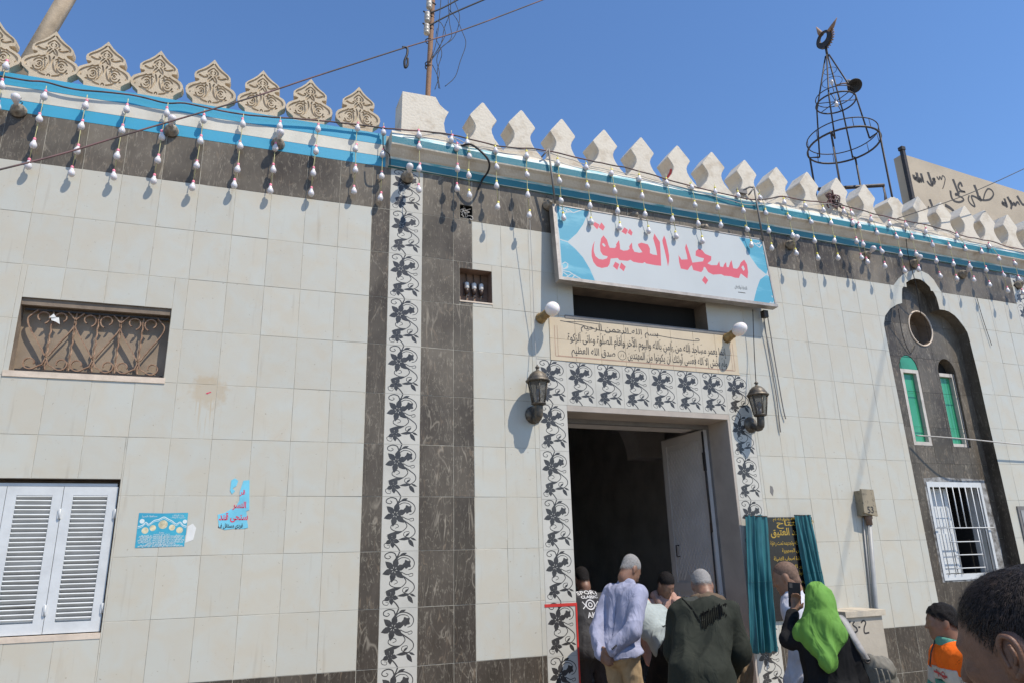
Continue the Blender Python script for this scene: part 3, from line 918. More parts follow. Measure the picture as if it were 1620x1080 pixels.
for x0, x1 in cols:
    for z0, z1 in ROWS: wall_tile(x0, x1, z0, z1, M_TILE, 'white_tile')
    wall_tile(x0, x1, ZR0, BT, M_MARB, 'marble_tile')
    wall_tile(x0, x1, 0.42, 0.87, M_MARB, 'marble_tile')
    wall_tile(x0, x1, 0.0, 0.42, M_MARB, 'marble_tile')
# white surround over the trefoil
i0 = next(i for i, p in enumerate(NICHE) if p[1] > ZR0); i1 = max(i for i, p in enumerate(NICHE) if p[1] > ZR0)
inner = [(NICHE[i0][0] - .004, ZR0 + .001)] + NICHE[i0:i1 + 1] + [(NICHE[i1][0] + .004, ZR0 + .001)]
ringp = [(x, z + (.001 if k in (0, len(HALO) - 1) else -.002)) for k, (x, z) in enumerate(HALO)] + inner[::-1]
m = MB(); m.prism(ringp, -0.004, 0.004, back=False)
part(wallR, 'arch_surround', m, M_TILE)
# door frame tiles
nl = 8
wl_ = (DR1 - DL0) / nl
for i in range(nl):
    floral_tile(wallR, DL0 + i * wl_, DL0 + (i + 1) * wl_, LZ0, FZ1)
z = LZ0
while z > 0.02:
    floral_tile(wallR, DL0, DL1, z - TB, z)
    floral_tile(wallR, DR0, DR1, z - TB, z)
    z -= TB
tile(wallR, 'jamb_tile', [(DL1, DR0, DO[3], LZ0)], M_JAMB)
tile(wallR, 'jamb_tile', [(DO[1], DR0, 0, DO[3])], M_JAMB)
# far pilaster
for z0, z1 in [(ZR0, BT)] + ROWS + [(0.42, 0.87), (0.0, 0.42)]:
    floral_tile(wallR, XR, XR + .305, z1 - TB, z1)
    for x0, x1 in ((XR + .305, XR + .61), (XR + .61, XR + .80), (XR + .8, XR + 1.1), (XR + 1.1, XR + 1.4), (XR + 1.4, XR + 1.7)):
        tile(wallR, 'marble_tile' if x0 < XR + .7 else 'white_tile', [(x0, x1, z0, z1)], M_MARB if x0 < XR + .7 else M_TILE)

# ---- left parapet: painted bands, coping
m = MB()
zb = [BT, BT + .112, BT + .24, BT + .36]
for i, mi in enumerate((0, 1, 0)):
    m.box(-6, 0.115, -0.006 - 0.0015 * i, 0.26, zb[i] + .001, zb[i + 1], mi)
part(mosque, 'painted_parapet', m, [M_BLUE, M_CREAM])
ZL = zb[3]                                       # foot of the carved merlons

# ---- carved merlons of the left wing
def merlon_outline(W, H):
    half = [(.66, 0), (.68, .09), (.80, .145), (.95, .20), (1.0, .27), (.985, .335), (.90, .395), (.74, .44), (.55, .485), (.50, .515), (.53, .535), (.70, .545), (.725, .60), (.71, .66), (.60, .715), (.40, .785), (.22, .865), (.09, .945), (0, 1.0)]
    r = [(x * W / 2, z * H) for x, z in half]
    return r + [(-x, z) for x, z in reversed(r[:-1])]
MW, MH = 0.432, 0.492
def carved_mesh():
    out = merlon_outline(MW, MH)
    grooves = []
    def P(pts): return [(x * MW / 2, z * MH) for x, z in pts]
    def gr(pts, w=.016, both=True, n=6):
        w = w * 1.22
        tp = lambda t: .45 + .55 * math.sin(PI * min(1, max(0, t))) ** .5
        for sgn in ((1, -1) if both else (1,)):
            q = smooth_path([(sgn * x, z) for x, z in P(pts)], n)
            grooves.append((ribbon_poly(q, w, tp), 1))
    gr([(.02, .905), (.16, .82), (.34, .745), (.52, .69), (.60, .645), (.585, .60)], .017)      # border, upper lobe
    gr([(.42, .46), (.52, .42), (.70, .375), (.83, .32), (.86, .265), (.80, .22)], .017)        # border, lower lobe
    gr([(.66, .175), (.48, .14), (.28, .09), (.10, .07)], .018)                                   # lower edge
    gr([(.06, .055), (.02, .10), (-.02, .10)], .010)
    gr([(.20, .60), (.34, .585), (.46, .605), (.55, .63)], .019)                                  # side leaf
    gr([(.19, .60), (.22, .635), (.28, .635)], .011)
    gr([(.0, .81), (.10, .77), (.19, .72), (.17, .665), (.09, .645)], .013)                      # top heart
    gr([(.03, .74), (.09, .715), (.08, .68), (.03, .67)], .010)
    gr([(.04, .635), (.10, .60), (.16, .545), (.17, .50)], .014)
    gr([(.0, .60), (.04, .555), (.10, .52), (.20, .49)], .012)
    gr([(.22, .475), (.32, .445), (.42, .435)], .017)                                             # brow
    gr([(.10, .48), (.06, .42), (.05, .35), (.10, .27), (.16, .20), (.30, .135)], .015)          # inner stem
    gr([(.14, .40), (.22, .43), (.24, .39), (.18, .35)], .011)
    gr([(.60, .24), (.52, .17), (.34, .165), (.22, .235), (.22, .32), (.34, .395), (.50, .38), (.60, .32)], .015)   # rosette ring
    gr([(.50, .245), (.40, .215), (.30, .255), (.31, .32), (.40, .345), (.48, .31)], .012)
    gr([(.44, .285), (.39, .265), (.37, .295), (.41, .315)], .011)
    V, T = cdt_layer(out, grooves)
    m = MB()
    D = 0.013
    vmap = {}
    def vid(i, low):
        k = (i, low)
        if k not in vmap:
            vmap[k] = len(m.v); m.v.append((V[i][0], D if low else 0.0, V[i][1]))
        return vmap[k]
    edge = {}
    for f, c in T:
        a = sum(V[f[i]][0] * V[f[(i + 1) % len(f)]][1] - V[f[(i + 1) % len(f)]][0] * V[f[i]][1] for i in range(len(f)))
        f = f if a > 0 else f[::-1]
        m.f.append(tuple(vid(i, c) for i in f)); m.m.append(0); m.sm.append(False)
        for i in range(len(f)):
            edge.setdefault(frozenset((f[i], f[(i + 1) % len(f)])), []).append((f[i], f[(i + 1) % len(f)], c))
    for e in edge.values():
        if len(e) == 2 and e[0][2] != e[1][2]:
            hi = e[0] if e[0][2] == 0 else e[1]
            m.f.append((vid(hi[0], 0), vid(hi[0], 1), vid(hi[1], 1), vid(hi[1], 0))); m.m.append(0); m.sm.append(False)
    n = len(out)
    o = len(m.v)
    m.v += [(x, 0, z) for x, z in out] + [(x, 0.085, z) for x, z in out]
    for i in range(n):
        j = (i + 1) % n
        m.f.append((o + i, o + n + i, o + n + j, o + j)); m.m.append(0); m.sm.append(False)
    m.f.append(tuple(o + n + i for i in reversed(range(n)))); m.m.append(0); m.sm.append(False)
    return m.mesh('carved_merlon', M_SANDST)
cm = carved_mesh()
parL = [o for o in mosque.children if o.name.startswith('painted_parapet')][0]
for s in (-4.12, -3.68, -3.232, -2.799, -2.387, -1.962, -1.510, -1.060, -0.627, -0.165):
    o = obj('carved_merlon', cm, parL, (s, -0.004 + random.uniform(-.004, .004), ZL))
    o.rotation_euler = (random.gauss(0, .012), random.gauss(0, .012), random.gauss(0, .02))

# ---- right cornice
def swept(prof, s0, s1, mis, mb):
    """profile [(p out, z)] swept along the wall; mis[i] material of the strip i -> i+1"""
    n = int((s1 - s0) / 0.16)
    ss = [s0 + (s1 - s0) * i / n for i in range(n + 1)]
    vs = []
    for s in ss:
        j1 = mnoise.noise((s * 1.3, 0, 0)) * .006; j2 = mnoise.noise((s * 4.0, 5, 0)) * .004
        for k, (p, z) in enumerate(prof):
            w = 0 if k in (0, len(prof) - 1) else 1
            vs.append((s, -(p + w * j2), z + w * (j1 + mnoise.noise((s * 6, k * 3.1, 0)) * .0035)))
    k = len(prof)
    for q in range(k - 1):
        fs = [(a * k + q, (a + 1) * k + q, (a + 1) * k + q + 1, a * k + q + 1) for a in range(len(ss) - 1)]
        o = len(mb.v)
        if q == 0: mb.v += vs; base = o
        for f in fs:
            mb.f.append(tuple(base + i for i in f)); mb.m.append(mis[q]); mb.sm.append(False)
    mb.f.append(tuple(base + q for q in reversed(range(k)))); mb.m.append(0); mb.sm.append(False)
CP = [(-.02, 5.372), (.020, 5.372), (.026, 5.378), (.030, 5.448), (.040, 5.466), (.060, 5.480), (.105, 5.528), (.138, 5.548), (.142, 5.560), (.148, 5.630), (.142, 5.668), (.128, 5.700), (-.28, 5.712), (-.28, 5.372)]
m = MB()
swept(CP, 0.14, S_FAR, [1, 2, 1, 2, 0, 0, 0, 0, 1, 2, 0, 0, 0], m)
cornice = part(mosque, 'cornice', m, [M_PLASTER, M_TEAL, M_TEALEDGE])
cornice.matrix_world = FR
ZM = 5.704

def plain_merlon(broken=False):
    half = [(.238, 0.0), (.215, .03), (.165, .085), (.120, .145), (.094, .205), (.090, .245), (.102, .285), (.128, .325), (.152, .362), (.140, .385), (0.012, .545), (0, .550)]
    if broken:
        half = half[:9] + [(.140, .375), (.06, .46), (.04, .452), (0, .47)]
    poly = half + [(-x, z) for x, z in reversed(half[:-1])]
    m = MB(); m.prism(poly, -0.118, 0.135)
    me = m.mesh('merlon', M_PLASTER)
    bm = bmesh.new(); bm.from_mesh(me)
    ed = [e for e in bm.edges if len(e.link_faces) == 2 and e.calc_face_angle(0) > .9]
    bmesh.ops.bevel(bm, geom=ed, offset=.006, segments=1, affect='EDGES')
    bm.to_mesh(me); bm.free()
    return me
pm, pmb = plain_merlon(), plain_merlon(True)
for i, s in enumerate((1.098, 1.530, 2.012, 2.525, 3.010, 3.500, 3.991, 4.470, 4.945, 5.435, 5.925, 6.405, 6.890, 7.374, 7.816, 8.256, 8.690, 9.142, 9.60, 10.06)):
    o = obj('merlon', pmb if i == 12 else pm, cornice, (s, random.uniform(-.006, .006), ZM - .004))
    o.rotation_euler = (random.gauss(0, .012), random.gauss(0, .012), random.gauss(0, .02))
    o.scale = (random.uniform(.96, 1.04), 1, random.uniform(.97, 1.03))
# a red smear on the shaded flank of the sixth merlon
pf = [(.238, 0.0), (.215, .03), (.165, .085), (.120, .145), (.094, .205), (.090, .245), (.102, .285)]
m = MB()
zz_ = [.085, .115, .145, .175, .205, .235]
xs_ = [float(np.interp(z, [q[1] for q in pf], [q[0] for q in pf])) for z in zz_]
yr = [(-.10, -.02), (-.11, .0), (-.108, .01), (-.10, -.01), (-.09, -.03), (-.075, -.045)]
V_ = []
for z, x, (ya, yb) in zip(zz_, xs_, yr): V_ += [(3.500 - x - .003, ya, ZM + z), (3.500 - x - .003, yb, ZM + z)]
m.add(V_, [(2 * i, 2 * i + 1, 2 * i + 3, 2 * i + 2) for i in range(5)])
part(cornice, 'red_smear', m, M_RED)
# corner block
blk = [(-.24, 0), (.275, 0), (.235, .05), (.205, .12), (.195, .20), (.21, .27), (.245, .345), (.205, .365), (.15, .41), (.115, .475), (.105, .49), (-.235, .475)]
m = MB(); m.prism([(x + .475, z + ZM - .004) for x, z in blk], -0.120, 0.19)
ob = part(cornice, 'corner_block', m, M_PLASTER)

# ---- roof, back and room behind (closes the house)
m = MB()
rp = [(-6.0, .02), (S0, .02), (12.0, .51), (12.0, 9.0), (-6.0, 9.0)]
m.add([(x, y, 5.30) for x, y in rp] + [(x, y, 5.42) for x, y in rp], [(4, 3, 2, 1, 0), (5, 6, 7, 8, 9)] + [(i, (i + 1) % 5, 5 + (i + 1) % 5, 5 + i) for i in range(5)])
part(mosque, 'roof', m, M_BEIGEWALL)
m = MB()
m.box(-6.0, 12.0, 9.0, 9.2, 0, 5.3); m.box(-6.2, -6.0, 0.02, 9.0, 0, 5.3); m.box(12.0, 12.2, 0.7, 9.0, 0, 5.3)
m.box(-6.0, 12.0, 0.9, 9.0, 0.0, 0.02)
m.box(1.2, 1.32, 0.36, 9.0, 0, 5.3); m.box(5.4, 5.52, 0.75, 9.0, 0, 5.3)
part(mosque, 'room_shell', m, M_INTWALL)
# ================================================================== openings
def reveal(mb, h, depth, mi=0, y0=-0.003, sides='LRTB'):
    x0, x1, z0, z1 = h
    if 'L' in sides: mb.add([(x0, y0, z0), (x0, depth, z0), (x0, depth, z1), (x0, y0, z1)], [(3, 2, 1, 0)], mi)
    if 'R' in sides: mb.add([(x1, y0, z0), (x1, depth, z0), (x1, depth, z1), (x1, y0, z1)], [(0, 1, 2, 3)], mi)
    if 'T' in sides: mb.add([(x0, y0, z1), (x1, y0, z1), (x1, depth, z1), (x0, depth, z1)], [(0, 1, 2, 3)], mi)
    if 'B' in sides: mb.add([(x0, y0, z0), (x1, y0, z0), (x1, depth, z0), (x0, depth, z0)], [(3, 2, 1, 0)], mi)

def spiral(cx, cz, r0, r1, a0, a1, n=16):
    return [(cx + (r0 + (r1 - r0) * i / n) * math.cos(math.radians(a0 + (a1 - a0) * i / n)), cz + (r0 + (r1 - r0) * i / n) * math.sin(math.radians(a0 + (a1 - a0) * i / n))) for i in range(n + 1)]

# ---- high window with scrolled grille
vw = bpy.data.objects.new('grille_window', None); C.objects.link(vw); vw.parent = mosque
x0, x1, z0, z1 = VW
m = MB(); reveal(m, VW, 0.12); part(vw, 'reveal', m, M_REVEAL)
m = MB(); m.box(x0, x1, 0.100, 0.12, z0, z1); part(vw, 'backing_panel', m, M_BROWNPAN)
m = MB(); m.box(x0 + .001, x1 - .001, .012, .05, z1 - .055, z1 - .001); part(vw, 'lintel', m, M_REVEAL)
m = MB(); m.box(x0 - .035, x1 + .012, -0.012, 0.10, z0 - .04, z0 + .006)
part(vw, 'sill', m, M_SILL)
m = MB(); m.box(x0 + .02, x1 - .02, .050, .066, z0 + .022, z0 + .036); part(vw, 'bottom_rail', m, M_DARKIRON)
m = MB(); m.box(x0 + .02, x1 - .02, .050, .066, z1 - .085, z1 - .07); part(vw, 'top_rail', m, M_DARKIRON)
gy = 0.057
def flatbar(path, w=.012):
    m = MB()
    n = len(path)
    for i in range(n - 1):
        pass
    rib = ribbon_poly(path, .0085)
    n = len(path)
    V = [(x, y, z) for y in (gy - .010, gy + .010) for x, z in rib]
    k = 2 * n
    F_ = []
    for i in range(n - 1):
        a, b, c, d = i, i + 1, k - 2 - i, k - 1 - i
        F_ += [(a, d, c, b), (k + a, k + b, k + c, k + d), (a, b, k + b, k + a), (d, k + d, k + c, c)]
    m.add(V, F_)
    return m
cw = (x1 - x0 - .10) / 3
for k in range(3):
    cx = x0 + .07 + cw * (k + .45)
    zb_, zt = z0 + .04, z1 - .10
    for sg in (-1, 1):
        part(vw, 'scroll', flatbar(smooth_path([(cx + sg * .012, zb_ + .11), (cx + sg * .07, zb_ + .21), (cx + sg * .145, zb_ + .33), (cx + sg * .165, zb_ + .40), (cx + sg * .14, zb_ + .44), (cx + sg * .105, zt + .02)], 5)), M_RUST)
        part(vw, 'scroll', flatbar([(cx + sg * a, z) for a, z in spiral(.065, zt - .035, .055, .03, 250, -60)] ), M_RUST)
        part(vw, 'scroll', flatbar([(cx, zb_ + .10)] + [(cx + sg * a, z) for a, z in ([(.02, zb_ + .04)] + spiral(.105, zb_ + .05, .055, .028, 215, 560))]), M_RUST)
    for xx in ((cx, ) if k == 2 else (cx, cx + cw * .5)):
        m = MB()
        n = 36
        pts = [(xx + .0035 * math.cos(i * 1.1), gy + .0035 * math.sin(i * 1.1), zb_ - .005 + (zt + .03 - zb_) * i / n) for i in range(n + 1)]
        m.tube(pts, .0072, 5); part(vw, 'twisted_bar', m, M_RUST)
# a scrap of paper caught in the grille
m = MB(); m.add([(-2.49, .04, 3.615), (-2.43, .035, 3.61), (-2.42, .045, 3.56), (-2.45, .03, 3.575), (-2.48, .04, 3.585)], [(0, 4, 3, 2, 1)])
m.add([(-2.47, .035, 3.64), (-2.45, .035, 3.61), (-2.50, .035, 3.605)], [(0, 2, 1)])
single('paper_scrap', 'torn white paper scrap caught at the top left of the scrolled iron grille', 'paper', m, M_PAPERW)

# ---- shuttered window
sw = bpy.data.objects.new('shutter_window', None); C.objects.link(sw); sw.parent = mosque
x0, x1, z0, z1 = SW
m = MB(); reveal(m, SW, 0.16); part(sw, 'reveal', m, M_REVEAL)
m = MB(); m.box(x0, x1, -0.008, 0.12, z0 - .035, z0 + .004); part(sw, 'sill', m, M_SILL)
m = MB(); m.box(x0, x1, .135, .15, z0, z1); part(sw, 'dark_back', m, M_REVEAL)
m = MB(); m.box(x0 + .002, x1 - .022, .03, .075, z1 - .052, z1 - .03); part(sw, 'top_rail', m, M_WHITEPAINT)
zs0, zs1 = z0 + .012, z1 - .055
pw = 0.362
for k in range(3):
    b = x1 - .012 - k * (pw + .004); a = b - pw
    sh = bpy.data.objects.new('shutter', None); C.objects.link(sh); sh.parent = mosque
    fw = .066
    m = MB()
    m.box(a, a + fw, .022, .058, zs0, zs1); m.box(b - fw, b, .022, .058, zs0, zs1)
    m.box(a + fw, b - fw, .0225, .0575, zs0, zs0 + .075); m.box(a + fw, b - fw, .0225, .0575, zs1 - .065, zs1)
    f = part(sh, 'shutter_frame', m, M_WHITEPAINT)
    n = 27
    la, lb = zs0 + .075, zs1 - .065
    sme = None
    for i in range(n):
        zc = la + (lb - la) * (i + .5) / n
        if sme is None:
            mm = MB(); M_ = Matrix.Rotation(math.radians(-38), 4, 'X')
            mm.box(-(b - a - 2 * fw) / 2 + .001, (b - a - 2 * fw) / 2 - .001, -.020, .020, -.0045, .0045, 0, M_)
            sme = mm.mesh('slat', M_WHITEPAINT)
        o = obj('slat', sme, sh, ((a + b) / 2, .040, zc)); o.rotation_euler = (random.gauss(0, .05), random.gauss(0, .006), 0)
    if k < 2:
        for zz in (zs1 - .20, zs0 + .16):
            m = MB(); m.box(b - .012, b + .012, .012, .022, zz - .035, zz + .035); m.tube([(b, .012, zz - .035), (b, .012, zz + .035)], .006, 6)
            part(sh, 'hinge', m, M_WHITEPAINT)

# ---- doorway
dw = bpy.data.objects.new('doorway', None); C.objects.link(dw); dw.parent = mosque; dw.matrix_world = FR
x0, x1, z0, z1 = DO
m = MB(); reveal(m, DO, 0.34, sides='LRT', y0=-.002); part(dw, 'reveal', m, M_JAMB)
m = MB()
m.box(x0 + .001, x0 + .05, .33, .40, 0, z1 - .001); m.box(x1 - .012, x1 + .02, .335, .40, 0, z1 - .001); m.box(x0 + .05, x1 - .012, .335, .395, z1 - .045, z1 - .001)
part(dw, 'door_frame', m, M_FRAMEG)
m = MB(); m.box(x0 - .25, x1 + .25, .40, .75, z1 - .02, z1 + .10); part(dw, 'inner_lintel', m, M_INTWALL)
m = MB(); m.box(x0 - .4, x1 + .4, -.30, .9, -.02, .10); part(dw, 'threshold', m, M_SILL)
# leaf folded inward against the right side, facing left
leaf = bpy.data.objects.new('door_leaf', None); C.objects.link(leaf); leaf.parent = mosque; leaf.matrix_world = FR
lx = 3.812
m = MB(); m.box(lx, lx + .05, .36, 1.20, .11, 3.0); part(leaf, 'leaf_panel', m, M_DOORLEAF)
m = MB()
y0_, y1_, a_, b_ = .36, 1.20, .11, 3.0
for (ya, yb, za, zb2) in ((y0_, y0_ + .09, a_, b_), (y1_ - .09, y1_, a_, b_), (y0_ + .09, y1_ - .09, a_, a_ + .09), (y0_ + .09, y1_ - .09, b_ - .09, b_), (y0_ + .09, y1_ - .09, 1.28, 1.38)):
    m.box(lx - .012, lx + .001, ya, yb, za, zb2)
part(leaf, 'leaf_rail', m, M_DOORLEAF)
# pressed lattice relief
m = MB()
for za, zb2 in ((.22, 1.26), (1.40, 2.90)):
    ya, yb = .46, 1.10
    for sg in (1, -1):
        c0 = -2.0
        while c0 < 3.2:
            # line z = za + c0 + sg * (y - ya) * 1.5
            pts = []
            for k in range(13):
                y_ = ya + (yb - ya) * k / 12; zz = za + c0 + sg * (y_ - ya) * 1.5
                if za < zz < zb2: pts.append((y_, zz))
            if len(pts) > 1:
                V_ = []
                for y_, zz in pts: V_ += [(lx - .0005, y_ - .006, zz), (lx - .006, y_, zz), (lx - .0005, y_ + .006, zz)]
                m.add(V_, [f for k in range(len(pts) - 1) for f in ((3 * k, 3 * k + 3, 3 * k + 4, 3 * k + 1), (3 * k + 1, 3 * k + 4, 3 * k + 5, 3 * k + 2))])
            c0 += .085
o = part(leaf, 'pressed_ornament', m, M_DOORLEAF); o['kind'] = 'stuff'
m = MB(); m.tube([(lx - .02, .372, 2.98), (lx - .025, .372, 2.4), (lx - .02, .375, 1.9)], .012, 6); m.box(lx - .035, lx - .010, .362, .392, 2.55, 2.75); m.tube([(lx - .02, .385, 2.0), (lx - .024, .395, 1.2)], .010, 6)
part(leaf, 'bolt', m, M_DARKIRON)
m = MB(); m.tube([(lx - .012, 1.02, 1.78), (lx - .05, 1.02, 1.78), (lx - .05, 1.02, 1.66), (lx - .012, 1.02, 1.66)], .008, 6); part(leaf, 'handle', m, M_DARKIRON)
# inside: a pier with an arch, dim
m = MB()
m.box(2.75, 3.05, 3.2, 3.6, 0, 3.2)
arcp = arc(3.9, 3.1, .85, 180, 0, 16)
m.prism(arcp + [(5.2, 3.1), (5.2, 4.6), (2.75, 4.6), (2.75, 3.1)], 3.2, 3.6)
o = part(mosque, 'inner_arcade', m, M_INTWALL); o.matrix_world = FR
m = MB(); m.tube([(4.02, 2.6, 3.5), (4.02, 2.6, 4.6)], .006, 5); m.lathe([(.0, 0), (.03, .01), (.045, .05), (.02, .1), (.012, .12)], 10, Matrix.Translation((4.02, 2.6, 3.38)))
single('ceiling_pendant', 'small pendant lamp hanging in the dim room behind the open door', 'lamp', m, M_BULB, FR, (4.02, 2.6, 3.38))

# ---- transom recess over the scripture panel
tr = bpy.data.objects.new('transom_recess', None); C.objects.link(tr); tr.parent = mosque; tr.matrix_world = FR
m = MB(); reveal(m, TR, .22); part(tr, 'reveal', m, M_REVEAL)
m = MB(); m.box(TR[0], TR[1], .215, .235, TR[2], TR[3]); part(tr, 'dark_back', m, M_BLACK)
m = MB(); m.box(1.98, 4.0, -.014, .004, 3.995, 4.030); part(tr, 'ledge', m, M_FRAMEG)

# ---- fuse niche and wire hole
fn = bpy.data.objects.new('fuse_niche', None); C.objects.link(fn); fn.parent = mosque; fn.matrix_world = FR
m = MB(); reveal(m, FN, .14); part(fn, 'reveal', m, M_NICHEBR)
m = MB(); m.box(FN[0], FN[1], .135, .15, FN[2], FN[3]); part(fn, 'back', m, M_NICHEBR)
m = MB(); m.box(FN[0] - .004, FN[1] + .004, -.010, .004, FN[2] - .014, FN[2]); part(fn, 'lip', m, M_SILL)
fu = None
for i in range(3):
    sx = FN[0] + .105 + .075 * i
    t = thing('fuse', ('leftmost of the three ceramic fuses in the small brown niche', 'middle one of the three ceramic fuses in the small brown niche', 'rightmost of the three ceramic fuses in the small brown niche')[i], 'fuse', FR, (sx, .10, FN[2] + .16), 'ceramic fuses in the niche')
    m = MB(); m.lathe([(.0, 0), (.02, .0), (.024, .012), (.024, .055), (.018, .066), (0, .068)], 10, Matrix.Translation((0, 0, .005))); part(t, 'cap', m, M_FUSEW)
    m = MB(); m.lathe([(.0, -.05), (.012, -.05), (.022, -.02), (.022, .004), (0, .004)], 10, Matrix.Translation((0, .0, 0))); part(t, 'holder', m, M_FUSEB)
    m = MB(); m.tube([(0, .0, -.05), (-.01, -.01, -.09), (-.03, -.03, -.15)], .006, 5); m.tube([(0, .01, .07), (.002, .02, .12), (0, .03, .19)], .004, 5); part(t, 'lead', m, M_WIREBLK)
    m = MB(); m.box(-.028, .028, .024, .036, -.06, .08); part(t, 'base', m, M_FUSEB)
wh = bpy.data.objects.new('wire_hole', None); C.objects.link(wh); wh.parent = mosque; wh.matrix_world = FR
m = MB(); reveal(m, WH, .10); part(wh, 'reveal', m, M_BLACK)
m = MB(); m.box(WH[0], WH[1], .095, .11, WH[2], WH[3]); part(wh, 'back', m, M_BLACK)
m = MB()
for i in range(7):
    c0 = (WH[0] + random.uniform(.03, .10), WH[2] + random.uniform(.03, .11))
    m.tube(smooth_path([(c0[0] + random.uniform(-.045, .045), random.uniform(.0, .05), c0[1] + random.uniform(-.045, .045)) for _ in range(6)], 5), .0035, 4)
m.tube(smooth_path([(.96, .03, 4.99), (.985, -.02, 4.965), (1.0, -.025, 4.94), (.985, -.02, 4.925), (.97, -.012, 4.94)], 5), .005, 5)
single('wire_tangle', 'tangle of old wires bulging from the square hole in the marble pilaster', 'wires', m, M_WIREPALE, FR, (.937, .05, 4.95))

# ---- trefoil niche on the right
nc = bpy.data.objects.new('trefoil_niche', None); C.objects.link(nc); nc.parent = mosque; nc.matrix_world = FR
ND = 0.15
m = MB()
NP2 = NICHE
vs = [(x, -.004, z) for x, z in NP2] + [(x, ND, z) for x, z in NP2]; n = len(NP2)
m.add(vs, [(i, n + i, n + i + 1, i + 1) for i in range(n - 1)] + [(0, n - 1, 2 * n - 1, n)])
part(nc, 'reveal', m, M_MARB)
# back plane with openings; dimensions measured on the back plane
def RB(px, py): return R(px, py, -ND)
GW1 = (RB(1425, 583)[0] + .02, RB(1462, 700)[0] + .06, RB(1460, 705)[1], RB(1436, 583)[1])
gx = [RB(1423, 585)[0], RB(1453, 585)[0], RB(1484, 590)[0], RB(1506, 590)[0]]
gz0, gz1 = RB(1461, 704)[1], RB(1438, 584)[1]
g1 = (gx[0], gx[0] + .315); g2 = (gx[2], gx[2] + .315)
RC = (RB(1455, 520)[0], RB(1455, 520)[1]); RRX, RRZ = .205, .235
BW = (RB(1466, 768)[0] + .005, RB(1549, 770)[0], RB(1487, 915)[1] + .01, RB(1500, 766)[1])
back = [(NICHE[0][0], .874), (NICHE[-1][0], .874)] + list(reversed(NICHE[1:-1]))
lay = []
AR = .155
def archpoly(g): return [(g[0], gz0), (g[1], gz0)] + arc((g[0] + g[1]) / 2, gz1, (g[1] - g[0]) / 2, 0, 180, 12, .19)
lay += [(archpoly(g1), 9), (archpoly(g2), 9), ([(RC[0] + RRX * math.cos(2 * PI * k / 24), RC[1] + RRZ * math.sin(2 * PI * k / 24)) for k in range(24)], 9), ([(BW[0], BW[2]), (BW[1], BW[2]), (BW[1], BW[3]), (BW[0], BW[3])], 9)]
mm = MB(); print_faces(mm, back, lay, ND)
keep = [i for i, c in enumerate(mm.m) if c == 0]
mm.f = [mm.f[i] for i in keep]; mm.m = [0] * len(keep); mm.sm = [False] * len(keep)
part(nc, 'back_panel', mm, M_GROUT)
# marble tiles on the niche's back, clipped to its outline and openings
edges2 = [NICHE[0][0] - .02 + i * .30385 for i in range(7)]
zrow = [0.874, 0.87 + TB] + [0.87 + TB * k for k in range(2, 11)]
# slabs: build each tile by cutting the layered triangulation to its cell
for i in range(len(edges2) - 1):
    for j in range(len(zrow) - 1):
        cell = (edges2[i] + G, edges2[i + 1] - G, zrow[j] + G, zrow[j + 1] - G)
        q = sh_clip(back, *cell)
        if not q: continue
        mt = MB()
        lays = [(sh_clip(p, *cell), c) for p, c in lay]
        lays = [(p, c) for p, c in lays if len(p) > 2]
        cx, cz = (cell[0] + cell[1]) / 2, (cell[2] + cell[3]) / 2
        print_faces(mt, q, lays, -.004, 0, 0)
        kp = [k for k, c in enumerate(mt.m) if c == 0]
        if not kp: continue
        mt.f = [mt.f[k] for k in kp]; mt.m = [0] * len(kp); mt.sm = [False] * len(kp)
        # rim
        o2 = len(mt.v); mt.v += [(x, -.004, z) for x, z in q] + [(x, .004, z) for x, z in q]
        for k in range(len(q)):
            k2 = (k + 1) % len(q)
            mt.f.append((o2 + k, o2 + len(q) + k, o2 + len(q) + k2, o2 + k2)); mt.m.append(0); mt.sm.append(False)
        obj('marble_tile', mt.mesh('marble_tile', M_MARB, (cx, 0, cz)), nc, (cx, ND - .005 + random.uniform(-.0005, .0005), cz))
# arched windows
for k, g in enumerate((g1, g2)):
    w = bpy.data.objects.new('arched_window', None); C.objects.link(w); w.parent = mosque; w.matrix_world = FR
    ap = archpoly(g)
    m = MB(); n = len(ap)
    m.add([(x, ND - .012, z) for x, z in ap] + [(x, ND + .14, z) for x, z in ap], [((i + 1) % n, n + (i + 1) % n, n + i, i) for i in range(n)])
    part(w, 'reveal', m, M_MARB)
    fy = ND - .010 if k == 0 else ND + .02
    m = MB(); fr = .045
    m.box(g[0], g[0] + fr, fy, fy + .05, gz0, gz1); m.box(g[1] - fr, g[1], fy, fy + .05, gz0, gz1); m.box(g[0] + fr, g[1] - fr, fy, fy + .05, gz0, gz0 + fr); m.box(g[0] + fr, g[1] - fr, fy, fy + .05, gz1 - fr, gz1)
    part(w, 'frame', m, M_WOODPALE)
    m = MB(); m.box(g[0] + fr, g[1] - fr, fy + .045, fy + .052, gz0 + fr, gz1 - fr); part(w, 'pane', m, M_GREENGL)
    m = MB(); yb = ND - .006 if k == 0 else ND + .11
    m.prism([(g[0] + .002, gz1 + .002), (g[1] - .002, gz1 + .002)] + arc((g[0] + g[1]) / 2, gz1 + .002, (g[1] - g[0]) / 2 - .004, 0, 180, 12, .184), yb, yb + .015)
    part(w, 'arch_infill', m, M_GREENP if k == 0 else M_BLACK)  # left: green board; right: black colour stands in for a shaded hollow
    m = MB(); m.box(g[0] + fr, g[1] - fr, ND + .12, ND + .14, gz0, gz1); part(w, 'dark_back', m, M_BLACK)
